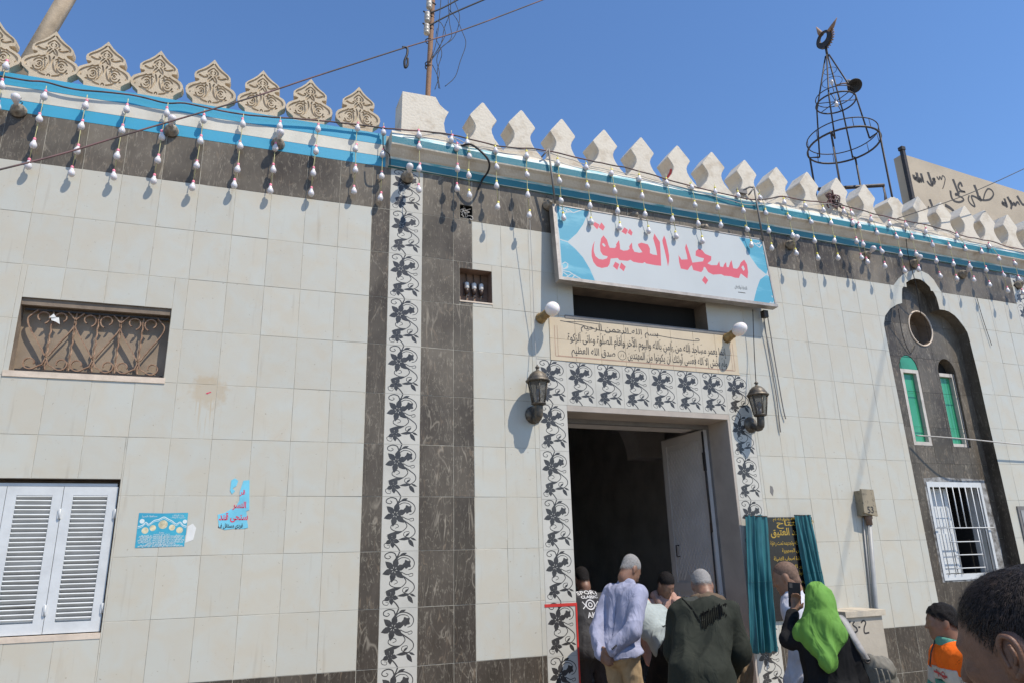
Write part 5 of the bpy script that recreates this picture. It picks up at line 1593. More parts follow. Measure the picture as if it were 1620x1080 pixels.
# ---- globe lamps on brass holders
def sphere_prof(rx, rz, n=10): return [(rx * math.sin(PI * i / n), -rz * math.cos(PI * i / n)) for i in range(n + 1)]
for gp, hp_, el, lab in (((874, 489), (862, 497), 1.0, 'opal globe lamp on a brass holder at the left end of the scripture panel'), ((1170, 521), (1157, 529), 1.22, 'opal globe lamp on a brass holder at the right end of the scripture panel')):
    g = R(*gp, .175); hh = R(*hp_, .07)
    base = Vector((hh[0] - .02, -.004, hh[1] - .03)); gc = Vector((g[0], -.175, g[1])); hc = Vector((hh[0], -.06, hh[1]))
    t = thing('globe_lamp', lab, 'wall lamp', FR, tuple(base), 'globe lamps over the doorway')
    ax = (gc - base).normalized()
    M_ = Matrix.Translation(base) @ ax.to_track_quat('Z', 'Y').to_matrix().to_4x4()
    L_ = (gc - base).length
    m = MB(); m.lathe([(.055, -.01), (.056, .02), (.045, .035), (.05, .05), (.042, .07), (.047, .085), (.040, L_ - .055), (0, L_ - .05)], 16, M_); part(t, 'holder', m, M_BRASS, tuple(base))
    m = MB(); m.lathe(sphere_prof(.073, .073 * el, 12), 20, M_ @ Matrix.Translation((0, 0, L_))); part(t, 'globe', m, M_GLOBE, tuple(base))

# ---- lanterns
def lantern(px, py, lab, flip):
    s, z = R(px, py, .165)
    base = (s, 0, z - .20)
    t = thing('wall_lantern', lab, 'lantern', FR, base, 'hexagonal lanterns beside the doorway')
    o = lambda m, nm, mt: part(t, nm, m, mt, (0, 0, 0))
    Y = -.165
    T = Matrix.Translation((0, Y, .20))
    m = MB(); m.lathe([(.112, .000), (.118, .008), (.116, .016), (.100, .026), (.102, .034), (.082, .062), (.078, .072), (.052, .098), (.022, .112), (.014, .120), (.013, .132), (.023, .140), (.020, .150), (.008, .160), (.005, .172), (0, .174)], 18, T); o(m, 'roof', M_LAMPIRON)
    n = 6
    up, lo = .098, .062
    for k in range(n):
        a0 = 2 * PI * k / n + .26; a1 = 2 * PI * (k + 1) / n + .26
        pt = lambda r, a, zz: (r * math.cos(a), Y + r * math.sin(a), .20 + zz)
        m = MB(); m.tube([pt(up, a0, .0), pt(lo, a0, -.205)], .0065, 5); o(m, 'post', M_LAMPIRON)
        m = MB(); m.add([pt(up - .006, a0, -.004), pt(up - .006, a1, -.004), pt(lo - .006, a1, -.20), pt(lo - .006, a0, -.20)], [(0, 1, 2, 3)])
        gl = o(m, 'pane', M_LGLASS)
    m = MB(); m.lathe([(0, -.222), (.050, -.222), (.070, -.212), (.072, -.202), (.060, -.198), (0, -.197)], 12, T); o(m, 'floor_plate', M_LAMPIRON)
    m = MB(); m.lathe(sphere_prof(.028, .04, 8), 10, T @ Matrix.Translation((0, 0, -.10))); m.lathe([(.018, -.19), (.018, -.14)], 8, T); o(m, 'bulb', M_BULB)
    m = MB()
    m.lathe([(.085, 0), (.087, .012), (.060, .03), (.03, .04), (0, .042)], 14, Matrix.Translation((flip * -.01, -.002, -.085)) @ Matrix.Rotation(PI / 2, 4, 'X'))
    o(m, 'wall_plate', M_LAMPIRON)
    m = MB(); m.tube(smooth_path([(flip * -.01, -.03, -.085), (0, -.09, -.135), (0, -.15, -.12), (0, Y, -.02)], 6), [.030] * 6 + [.034] * 6 + [.040] * 7, 10); o(m, 'arm', M_LAMPIRON)
    m = MB(); m.lathe(sphere_prof(.040, .035, 8), 12, Matrix.Translation((0, -.13, -.135))); o(m, 'boss', M_LAMPIRON)
M_LGLASS, _t, _b = new_mat('smoky lantern glass', 0.15)
_b.inputs['Base Color'].default_value = (0.10, 0.095, 0.085, 1)
_b.inputs['Alpha'].default_value = 0.62
lantern(851, 604, 'dark hexagonal lantern left of the doorway, throwing its shadow on white tiles', -1)
lantern(1199, 626, 'dark hexagonal lantern right of the doorway, its shadow on the floral tiles', 1)
# cords of the lanterns and the two loose cords
wire('black cord running down from the sign to the right lantern', [wp(1191, 490, .10), wp(1193, 550, .08), wp(1196, 606, .12)], .005, M_WIREBLK, name='lamp_cord')
wire('pale cord hanging from a bulb strand to the left lantern', [wp(838, 345, .15), wp(843, 450, .10), wp(846, 530, .06), wp(850, 586, .12)], .003, M_WIREPALE, name='lamp_cord')
wire('longer grey cord dangling below the right end of the sign', [wp(1208, 500, .05), wp(1216, 555, .03), wp(1228, 625, .03), wp(1233, 668, .025), wp(1235, 683, .02)], .0065, M_FRAMEG, name='hanging_cord')
wire('shorter grey cord dangling below the right end of the sign', [wp(1214, 498, .05), wp(1226, 570, .03), wp(1238, 640, .03), wp(1243, 662, .025)], .0065, M_FRAMEG, name='hanging_cord')
m = MB(); q = R(1211, 494, .1)
m.box(q[0] - .03, q[0] + .03, -.11, -.05, q[1] - .06, q[1] + .02); single('cord_connector', 'small dark connector block under the right corner of the sign', 'connector', m, M_DARKIRON, FR, (q[0], -.08, q[1]))

# ================================================================== minaret frame on the roof
DEP = -1.25
def MR(px, py, dep=DEP): return R(px, py, dep)
cs, cz2 = MR(1333, 222)
axis = cs - .03
def zat(py, px=None):
    """height on the axis that projects to photo row py"""
    lo, hi = 5.0, 16.0
    for _ in range(50):
        mid = (lo + hi) / 2
        p = FR @ Vector((axis, -DEP, mid)); d_ = Vector(ROT @ (np.array(p) - CAMP)); y = 540 + FPX * d_.y / d_.z
        if y > py: lo = mid
        else: hi = mid
    return lo
def pxat(s, y, z):
    p = FR @ Vector((s, y, z)); d_ = Vector(ROT @ (np.array(p) - CAMP)); return 810 + FPX * d_.x / d_.z
zr = zat(222); 
# put the axis so the ring centre falls at column 1333
for _ in range(20):
    axis += (1333 - pxat(axis, -DEP, zat(222))) * .004
z_ring, z_small, z_tip, z_cres = zat(231), zat(163), zat(88), zat(68)
Rb = .545; Rs = .305
MN = thing('minaret_frame', 'rusty iron rod minaret frame with rings and a crescent on the roof', 'minaret frame', FR, (axis, -DEP, 5.42))
mo = (axis, -DEP, 5.42)
ctr = lambda r, a, z: (axis + r * math.cos(math.radians(a)), -DEP + r * math.sin(math.radians(a)), z)
for rr, zz, th, nm in ((Rb, z_ring, .016, 'lower_ring'), (Rb * .985, z_ring + .17, .009, 'lower_ring'), (Rs, z_small, .013, 'upper_ring'), (Rs * .97, z_small + .12, .008, 'upper_ring'), (.155, z_small + .40, .0045, 'upper_ring'), (.10, z_small + .62, .0045, 'upper_ring')):
    m = MB(); m.tube([ctr(rr, a, zz) for a in range(0, 360, 10)], th, 6, closed=True); part(MN, nm, m, M_DARKIRON, mo)
LEGA = (200, 255, 20, -35)
for a in (205, 295, 25, 115):
    m = MB()
    zl = z_ring
    m.tube([ctr(Rb, a, 5.42), ctr(Rb, a, zl + .02), ctr(Rb * .72, a, zl + .02 - .06)], .016, 5)
    m.tube([ctr(Rb * .72, a, zl - .04), ctr(Rs * 1.02, a, z_small), ctr(.03, a, z_tip)], .013, 5)
    part(MN, 'leg', m, M_DARKIRON, mo)
for a in range(0, 360, 30):
    m = MB(); m.tube([ctr(Rb, a, z_ring), ctr(Rb * .985, a, z_ring + .17)], .005, 4); part(MN, 'spoke', m, M_DARKIRON, mo)
for a in (30, 90, 150): 
    m = MB(); m.tube([ctr(Rs, a, z_small + .02), ctr(Rs, a + 180, z_small + .02)], .007, 4); part(MN, 'spoke', m, M_DARKIRON, mo)
m = MB(); m.tube([ctr(0, 0, z_tip - .04), ctr(0, 0, z_cres - .06)], .022, 6); part(MN, 'spire', m, M_DARKIRON, mo)
# crescent: ring whose opening is off-centre
m = MB()
cr0, cr1 = .155, .088
n = 30
tilt_ = Matrix.Translation((axis, -DEP, z_cres + .06)) @ Matrix.Rotation(math.radians(-88), 4, 'Z')
oute = [(cr0 * math.cos(2 * PI * k / n), cr0 * math.sin(2 * PI * k / n)) for k in range(n)]
inn = [(cr1 * math.cos(2 * PI * k / n) - .008, cr1 * math.sin(2 * PI * k / n) + .046) for k in range(n)]
V = []
for yy in (-.025, .025):
    for pl in (oute, inn): V += [tilt_ @ Vector((x, yy, z)) for x, z in pl]
fs = []
for k in range(n):
    j = (k + 1) % n
    fs += [(k, j, n + j, n + k), (2 * n + j, 2 * n + k, 3 * n + k, 3 * n + j), (k, 2 * n + k, 2 * n + j, j), (n + j, 3 * n + j, 3 * n + k, n + k)]
m.add(V, fs)
part(MN, 'crescent', m, M_DARKIRON, mo)
m = MB()
for k in range(9):
    a = math.radians(-78 + k * 13)
    p0 = tilt_ @ Vector((cr0 * math.cos(a), 0, cr0 * math.sin(a))); p1 = tilt_ @ Vector((cr0 * 1.36 * math.cos(a), 0, cr0 * 1.36 * math.sin(a) + .01))
    m.tube([p0, p1], .012, 5)
for a, ln in ((108, 2.4), (34, 2.4)):
    a = math.radians(a)
    p0 = tilt_ @ Vector((cr0 * .9 * math.cos(a), 0, cr0 * .9 * math.sin(a))); p1 = tilt_ @ Vector((cr0 * ln * math.cos(a), 0, cr0 * ln * math.sin(a)))
    m.tube([p0, p0 * .55 + p1 * .45 + Vector((0, 0, -.01)), p1], [.046, .036, .005], 6)
part(MN, 'bulb_socket', m, M_RUST, mo)
# cross beam at the foot
b0 = R(1343, 297, DEP - .35); b1 = R(1391, 282, DEP + .45)
m = MB(); 
p0 = Vector((axis - .38, -DEP + .30, zat(292))); p1 = Vector((axis + .46, -DEP - .22, zat(292) - .05))
m.tube([p0, p1], .030, 4); part(MN, 'cross_beam', m, M_DARKIRON, mo)
m = MB()
for q in range(5): m.tube([p1 + Vector((.01 * q - .02, .01, .03)), p1 + Vector((.03 * math.sin(q), .02, -.25)), p1 + Vector((.04 - .02 * q, .0, -.5))], .009, 5)
part(MN, 'cable_bundle', m, M_DARKIRON, mo)
# horn loudspeaker
hc = MR(1352, 136, DEP + .30)
hp0 = Vector((hc[0], -DEP - .30, hc[1]))
t = thing('loudspeaker', 'black horn loudspeaker clamped to the upper ring of the minaret frame', 'loudspeaker', FR, tuple(hp0))
fac = (FR.to_3x3().inverted() @ (Vector(CAMP) - FR @ hp0)).normalized(); fac = (fac + Vector((.42, .1, .02))).normalized()
M_ = fac.to_track_quat('Z', 'Y').to_matrix().to_4x4()
m = MB(); m.lathe([(.022, -.22), (.026, -.10), (.045, -.05), (.085, -.012), (.112, 0), (.118, .004), (.112, .006), (.08, -.008), (.04, -.05), (.0, -.06)], 20, M_); part(t, 'horn', m, M_WIREBLK)
m = MB(); m.lathe([(0, -.33), (.045, -.32), (.05, -.22), (.022, -.21)], 12, M_); part(t, 'driver', m, M_FRAMEG)
m = MB(); v0 = M_ @ Vector((0, 0, -.2)); m.tube([v0, v0 + Vector((-.10, .06, .02)), v0 + Vector((-.22, .10, -.02))], .012, 5); part(t, 'bracket', m, M_RUST)
for i, (px, py, lab) in enumerate(((1316, 132, 'upper white bulb inside the upper ring of the minaret frame'), (1323, 164, 'lower white bulb inside the upper ring of the minaret frame'))):
    q = MR(px, py, DEP + (.05 if i else -.05))
    t = thing('frame_bulb', lab, 'bulb', FR, (q[0], -DEP - (.05 if i else -.05), q[1]), 'bulbs inside the minaret frame')
    o = obj('bulb', BULB, t)
    if i == 0: o.rotation_euler.x = PI
    m = MB(); m.tube([(0, 0, .0), (.01, 0, .16 if i else -.16)], .007, 5); part(t, 'holder', m, M_FRAMEG)

# ---- rooftop wall with brush writing, and its dark post
WD = -2.3
tlw, trw, blw = R(1424, 243, WD), R(1640, 311, WD), R(1447, 322, WD)
wl0 = (tlw[0] + blw[0]) / 2
sl = math.atan2(trw[1] - tlw[1], trw[0] - tlw[0])
m = MB(); m.prism([(wl0, 5.42), (14.5, 5.42), (14.5, tlw[1] + (14.5 - wl0) * math.tan(sl)), (wl0, tlw[1])], -WD, -WD + .2)
rw = thing('rooftop_wall', 'beige cement wall with black brush writing standing behind the right merlons', 'wall', FR, (wl0, -WD, 5.42))
part(rw, 'wall_slab', m, M_BEIGEWALL, (wl0, -WD, 5.42))
k5 = lambda l: [R(1420 + x / 7.2, 220 + y / 7.2, WD) for x, y in l]
m = MB()
for pts, w in (([(180, 410), (190, 450), (215, 440), (190, 465)], .05), ([(215, 385), (235, 470), (245, 490), (200, 460)], .055), ([(235, 490), (255, 450), (265, 490), (285, 440)], .05), ([(265, 395), (290, 480), (300, 490)], .05), ([(345, 380), (385, 500), (395, 530), (365, 520), (335, 480)], .05),
               ([(395, 525), (410, 480), (420, 455), (400, 460), (430, 480)], .045), ([(430, 480), (420, 520)], .03), ([(445, 430), (470, 465), (480, 430), (500, 465), (510, 420), (540, 450), (530, 520), (512, 570)], .022),
               ([(630, 460), (680, 590), (695, 625), (660, 630), (670, 650)], .05), ([(735, 545), (715, 500), (690, 540), (720, 590), (770, 605), (700, 600)], .04), ([(600, 590), (612, 660), (640, 705), (700, 722), (750, 700), (735, 670), (670, 640)], .04),
               ([(872, 525), (905, 610), (925, 680), (950, 700), (930, 650)], .055), ([(925, 680), (975, 700), (1050, 690), (1090, 640), (1075, 590), (1030, 570), (995, 620), (975, 695)], .035), ([(925, 690), (880, 660), (840, 660), (880, 770), (830, 740), (805, 690), (815, 645)], .035),
               ([(365, 690), (395, 770), (410, 800), (375, 805), (345, 770)], .05), ([(440, 775), (460, 752), (480, 770), (515, 755)], .04), ([(540, 755), (600, 790), (640, 830), (625, 870)], .06), ([(665, 865), (675, 820), (710, 808), (735, 825)], .04), ([(625, 825), (650, 830)], .05),
               ([(1200, 715), (1195, 745), (1225, 730), (1230, 760), (1200, 750)], .05), ([(1215, 680), (1245, 765), (1230, 770)], .05), ([(1250, 660), (1295, 750), (1290, 800)], .055), ([(1280, 700), (1310, 750), (1325, 730), (1340, 770)], .05), ([(1360, 650), (1420, 745), (1440, 745)], .055), ([(1340, 760), (1365, 720), (1390, 755)], .045)):
    P = smooth_path(k5(pts), 5)
    m.ribbon(P, w * 1.25, -WD - .004, taper=lambda t: 1.0 - .35 * t)
part(rw, 'brush_writing', m, M_GRAFF, (wl0, -WD, 5.42))
pa = R(1420, 241, WD + .08); pb2 = R(1452, 340, WD + .08)
m = MB(); x_ = wl0 - .07
m.box(x_ - .033, x_ + .033, -WD - .10, -WD - .03, 5.42, tlw[1] + .02); m.box(x_ - .055, x_ + .04, -WD - .11, -WD - .02, tlw[1] + .02, tlw[1] + .09)
m.tube([(x_ + .055, -WD - .05, 5.5), (x_ + .055, -WD - .05, tlw[1])], .010, 5)
single('roof_post', 'dark iron post standing at the left edge of the beige rooftop wall', 'post', m, M_DARKIRON, FR, (x_, -WD - .09, 5.42))

# ================================================================== things on the facade low down
# posters
pz = [L(220, 810), L(297, 811), L(293, 865), L(214, 865)]
px0, px1 = (pz[0][0] + pz[3][0]) / 2, (pz[1][0] + pz[2][0]) / 2; pz0, pz1 = (pz[2][1] + pz[3][1]) / 2, (pz[0][1] + pz[1][1]) / 2
W_, H_ = px1 - px0, pz1 - pz0
po = thing('blue_poster', 'small teal blue printed poster pasted between the shutters and the torn sticker', 'poster', FL, (px0, 0, pz0))
U = lambda u, v: (u * W_, (1 - v) * H_)
m = MB()
lay = []
for cxp, cyp, rr, mi in ((.16, .51, .07, 2), (.31, .44, .065, 2), (.51, .34, .095, 2), (.70, .43, .065, 2), (.86, .51, .07, 2), (.08, .24, .05, 1), (.95, .26, .045, 1)):
    lay.append(([(cxp * W_ + rr * W_ * math.cos(2 * PI * k / 14), (1 - cyp) * H_ + rr * W_ * math.sin(2 * PI * k / 14)) for k in range(14)], mi))
wav = smooth_path([U(.0, .40), U(.09, .36), U(.16, .27), U(.22, .33), U(.32, .22), U(.41, .19), U(.51, .12), U(.60, .18), U(.69, .24), U(.78, .33), U(.85, .27), U(.92, .36), U(1.0, .40)], 4)
lay.append((ribbon_poly([(min(max(x, .002), W_ - .002), z) for x, z in wav], .006), 1)); lay.append((ribbon_poly([(min(max(x, .002), W_ - .002), z - .011) for x, z in wav], .003), 1))
print_faces(m, [(0, 0), (W_ * .99, .004), (W_ * .985, H_ * .30), (W_, H_ * .36), (W_, H_), (W_ * .5, H_ * .985), (0, H_)], lay, -.0062)
part(po, 'poster_sheet', m, [M_POSTER, M_POSTERW, M_POSTERY])
m = MB()
for v, txt, wd in ((.57, 'جمعية', .10), (.62, 'دعوة عامة لحضور', .34)): add_text(m, txt, W_ * .5, (1 - v) * H_, -.0068, .018, width=wd * W_)
for v, wd in ((.68, .9), (.73, .85), (.79, .94), (.85, .9), (.905, .6), (.96, .9)): add_text(m, 'يسر ادارة المسجد دعوة اهالي القرية لحضور حفل الافتتاح الكبير', W_ * .5, (1 - v) * H_, -.0072, .019, .0006, width=wd * W_)
add_text(m, 'محافظة المنيا', W_ * .22, .9 * H_, -.0068, .02, width=.3 * W_); add_text(m, 'وزارة الاوقاف', W_ * .8, .92 * H_, -.0068, .02, width=.24 * W_); add_text(m, 'مديرية الاوقاف', W_ * .8, .86 * H_, -.0068, .016, width=.3 * W_)
part(po, 'poster_lettering', m, M_POSTERW)
m = MB(); m.add([(W_ * 1.0, -.005, H_ * .12), (W_ * 1.16, -.006, H_ * .2), (W_ * 1.2, -.005, H_ * .55), (W_ * 1.12, -.006, H_ * .68), (W_ * 1.02, -.005, H_ * .6)], [(0, 1, 2, 3, 4)])
part(po, 'paste_smear', m, M_PAPERW)
# torn sticker
SK = lambda l: [L(150 + x / 5.4, 780 + y / 5.4) for x, y in l]
tor = SK([(1240, -20), (1270, -110), (1322, -115), (1320, 140), (1295, 150), (1300, 215), (1310, 290), (1270, 300), (1180, 300), (1110, 310), (1060, 290), (1050, 180), (1110, 165), (1135, 150), (1170, 130), (1200, 120), (1235, 60)])
o0 = tor[0]
ts = thing('torn_sticker', 'torn light blue sticker with red Arabic letters on the white tiles', 'sticker', FL, (o0[0], 0, o0[1] - .2))
off = (o0[0], 0, o0[1] - .2)
m = MB(); m.prism(tor, -.0064, -.0045); part(ts, 'sticker_sheet', m, M_PAPERBLUE, off)
m = MB()
q = SK([(1185, 205)])[0]; add_text(m, 'ستحى قند', q[0], q[1], -.0072, .075, .0022, width=.215)
q = SK([(1235, 105)])[0]; add_text(m, 'النسر', q[0], q[1], -.0072, .065, .0022, width=.10)
q = SK([(1262, -5)])[0]; add_text(m, 'قر', q[0], q[1], -.0072, .05, .0015, width=.04)
part(ts, 'red_lettering', m, M_PAPERRED, off)
m = MB(); q = SK([(1160, 278)])[0]; add_text(m, 'فردى مستقل ف', q[0], q[1], -.0072, .045, .0012, width=.18); part(ts, 'dark_lettering', m, M_INK, off)
frag = [L(x, y) for x, y in ((366, 759), (372, 756), (377, 760), (374, 768), (368, 772), (372, 776), (367, 781), (364, 775))]
m = MB(); m.prism(frag, -.0064, -.0045); single('sticker_fragment', 'small leftover scrap of blue sticker left of the torn sticker', 'sticker', m, M_PAPERBLUE, FL, (frag[0][0], 0, frag[0][1]))
# little red mark inside the stain
q = L(330, 621); m = MB(); m.prism([(q[0] - .02, q[1] - .008), (q[0] - .004, q[1] - .010), (q[0] + .004, q[1] - .002), (q[0] + .021, q[1] + .005), (q[0] + .012, q[1] + .012), (q[0] + .002, q[1] + .005), (q[0] - .014, q[1] + .001)], -.006, -.0042)
single('red_splash', 'small red splash in the middle of the brown wall stain', 'splash', m, M_PAPERRED, FL, (q[0], 0, q[1]))
# red tape round the door edge
a, b, c_ = R(854, 957), R(912, 957), R(912, 1080)
m = MB(); zt_ = a[1]
m.box(DL0 - .01, DL1 + .004, -.0075, -.0055, zt_ - .018, zt_ + .008); m.box(DL1 - .012, DL1 + .004, -.0085, -.0056, .15, zt_ - .01); m.box(DL1 + .001, DL1 + .004, -.0055, .12, .15, zt_ - .012)
single('red_tape', 'red tape stuck across the left floral door frame and down its edge', 'tape', m, M_RED, FR, (DL1, 0, .15))

# plaque with curtains
pl = (4.09, 4.80, 1.02, 2.03)
pq = thing('memorial_plaque', 'black granite plaque with gilt Arabic lettering between two teal curtains', 'plaque', FR, (pl[0], 0, pl[2]))
off = (pl[0], 0, pl[2])
m = MB(); m.slab(pl[0], pl[1], -.03, .0, pl[2], pl[3], .004); part(pq, 'stone_slab', m, M_STONEBLK, off)
m = MB()
cx = (4.20 + 4.76) / 2 
for z, txt, wd, sz, bo in ((2.005, 'بعون الله وتوفيقه تم', .42, .04, .0006), (1.955, 'افتتاح', .34, .075, .0012), (1.870, 'مسجد العتيق', .52, .10, .002), (1.765, 'وذلك بعد احلاله وتجديده تحت رعاية', .56, .055, .0008), (1.69, 'رئيس الجمهورية', .28, .05, .0008),
                       (1.61, 'بحضور السادة اصحاب الفضيلة', .52, .055, .0008), (1.53, 'وزير الاوقاف', .28, .05, .0008), (1.46, 'والسيد اللواء محافظ الاقليم', .55, .055, .0012), (1.385, 'رئيس المدينة', .28, .05, .0008), (1.30, 'الجمعة الموافق شعبان', .50, .06, .001), (1.20, 'غفر الله لهم', .3, .05, .0008), (1.10, 'والله الموفق', .3, .05, .0008)):
    add_text(m, txt, cx, z, -.0312, sz, bo, width=wd)
for sx_ in (4.155, 4.775): m.ribbon(spiral(sx_, 1.97, .035, .01, 0, 500, 14), .008, -.0312); m.ribbon([(sx_, 1.93), (sx_ + .01, 1.88)], .008, -.0312)
part(pq, 'gilt_lettering', m, M_GOLD, off)
def curtain(lab, topx, botx, z1, z0, folds, seed):
    nx, nz = 64, 40
    V, F_ = [], []
    for j in range(nz + 1):
        v = j / nz; z = z1 + (z0 - z1) * v
        a = topx[0] + (botx[0] - topx[0]) * v ** 1.15; b = topx[1] + (botx[1] - topx[1]) * v ** 1.1
        for i in range(nx + 1):
            u = i / nx
            wv = mnoise.noise((u * 2.2, v * .5, seed * 3.1))
            amp = (.012 + .026 * v) * (.75 + .9 * mnoise.noise((u * 3.5 + 4, v * .8, seed)))
            ph = folds * 2 * PI * (u + .16 * wv + .05 * math.sin(2.2 * v + seed)) + seed
            fo = math.sin(ph); fo = math.copysign(abs(fo) ** .7, fo)
            y = -.066 - .02 * v + amp * (fo + .30 * math.sin(2.7 * ph + v * 5)) + .010 * mnoise.noise((u * 4, v * 5, seed)) + .004 * mnoise.noise((u * 11, v * 14, seed))
            zz = z + (.012 * math.sin(ph + 1) if j == nz else 0) + (.02 * mnoise.noise((u * 3, 1, seed)) if j in (0,) else 0)
            V.append((a + (b - a) * u, y, zz))
    for j in range(nz):
        for i in range(nx):
            k = j * (nx + 1) + i
            F_.append((k, k + nx + 1, k + nx + 2, k + 1))
    t = thing('curtain', lab, 'curtain', FR, ((topx[0] + topx[1]) / 2, -.06, z0), 'teal curtains of the plaque')
    off = ((topx[0] + topx[1]) / 2, -.06, z0)
    m = MB(); m.add(V, F_, 0, True)
    n0 = len(V)
    m.add([(x, y + .003, z) for x, y, z in V], [tuple(reversed(f)) for f in F_], 0, True)
    part(t, 'cloth', m, M_CURT, off)
    m = MB(); m.tube([V[0], V[nx]], .006, 6); part(t, 'rod', m, M_DARKIRON, off)
    m = MB(); jj = int(nz * .5)
    for row in (jj,): m.tube([(V[row * (nx + 1) + i][0], V[row * (nx + 1) + i][1] - .002, V[row * (nx + 1) + i][2]) for i in range(nx + 1)], .0018, 4)
    part(t, 'seam', m, M_CURT, off)
curtain('wide teal satin curtain hanging left of the black plaque beside the doorway', (R(1181, 816, .08)[0], R(1214, 816, .08)[0]), (R(1186, 1022, .08)[0], R(1229, 1022, .08)[0]), 2.04, .76, 4.0, .4)
curtain('narrow teal satin curtain hanging right of the black plaque', (R(1259, 816, .08)[0], R(1285, 816, .08)[0]), (R(1284, 945, .08)[0] - .03, R(1310, 945, .08)[0] + .02), 2.045, .90, 3.5, 2.1)

# junction box with conduit
jb = R(1369, 796, .06)
t = thing('junction_box', 'weathered hooded junction box with a grey conduit on the right tiled wall', 'junction box', FR, (jb[0], 0, 1.05))
off = (jb[0], 0, 1.05)
m = MB(); x, z = jb
prof = [(x - .085, z - .13), (x + .085, z - .13), (x + .082, z + .14), (x - .082, z + .14)]
m.prism(prof, -.095, 0); part(t, 'box', m, M_METERBOX, off)
m = MB(); m.prism([(x - .095, z - .10), (x + .095, z - .14), (x + .092, z + .15), (x - .085, z + .155)], -.115, -.09); part(t, 'cover', m, M_METERBOX, off)
m = MB(); add_text(m, '53', x + .0, z - .07, -.1165, .10, .002, arabic=False); part(t, 'scrawl', m, M_INK, off)
m = MB(); m.lathe([(.045, 0), (.045, -.03), (.035, -.04), (.035, -.10), (0, -.10)], 10, Matrix.Translation((x + .02, -.05, z - .13))); part(t, 'gland', m, M_NICHEBR, off)
m = MB(); pb3 = R(1388, 958, .05); m.tube([(x + .02, -.05, z - .22), (pb3[0] - .02, -.045, 1.10), (pb3[0] - .02, -.045, .9)], .026, 10); part(t, 'conduit', m, M_GREYPIPE, off)
m = MB(); m.tube([(x - .025, -.02, z - .15), (pb3[0] - .065, -.02, 1.0)], .008, 6); part(t, 'cable', m, M_WIREPALE, off)
# utility cabinet
ca = R(1398, 963, .40); cl_ = R(1330, 968, .40)
cx0, cx1 = 4.72, ca[0]
cz1 = ca[1]
t = thing('utility_cabinet', 'beige masonry cabinet with a stone cap and painted number against the right wall', 'cabinet', FR, ((cx0 + cx1) / 2, -.2, 0))
off = ((cx0 + cx1) / 2, -.2, 0)
m = MB(); m.box(cx0, cx1 - .02, -.38, -.006, 0, cz1 - .055); part(t, 'body', m, M_CABINET, off)
m = MB(); m.box(cx0 - .03, cx1 + .015, -.405, -.006, cz1 - .055, cz1); part(t, 'cap', m, M_CABTOP, off)
q1 = R(1345, 992, .38); q2 = R(1368, 992, .38)
m = MB()
S_ = lambda l: [R(1200 + x / 4.909, 860 + y / 4.909, .38) for x, y in l]
for pts in ([(745, 600), (732, 625), (760, 650), (765, 675), (735, 690)], [(775, 645), (790, 643)], [(795, 610), (815, 592), (832, 610), (820, 650), (825, 690), (860, 685)], [(700, 610), (715, 600)]):
    m.ribbon(smooth_path(S_(pts), 5), .016, -.3812)
part(t, 'painted_number', m, M_INK, off)
# far right meter door
q = R(1608, 800, .01)
t = thing('meter_door', 'grey metal meter door set in the wall at the right edge', 'meter door', FR, (q[0], -.01, 1.4))
off = (q[0], -.01, 1.4)
m = MB(); m.box(q[0], q[0] + .5, -.02, .004, 1.55, q[1]); part(t, 'frame', m, M_FRAMEG, off)
m = MB(); m.box(q[0] + .04, q[0] + .46, -.026, -.02, 1.6, q[1] - .05); part(t, 'door', m, M_GREYPIPE, off)
# scraps and smears
q = R(1221, 775); m = MB(); m.prism([(q[0] - .03, q[1] - .02), (q[0], q[1] - .06), (q[0] + .02, q[1]), (q[0] + .01, q[1] + .04), (q[0] - .02, q[1] + .05)], -.006, -.004)
single('plaster_smear', 'small grey smear on the tiles above the plaque', 'smear', m, M_FRAMEG, FR, (q[0], 0, q[1]))
# ================================================================== people
def smin(a, b, k):
    h = np.maximum(k - np.abs(a - b), 0) / k
    return np.minimum(a, b) - h * h * k * 0.25

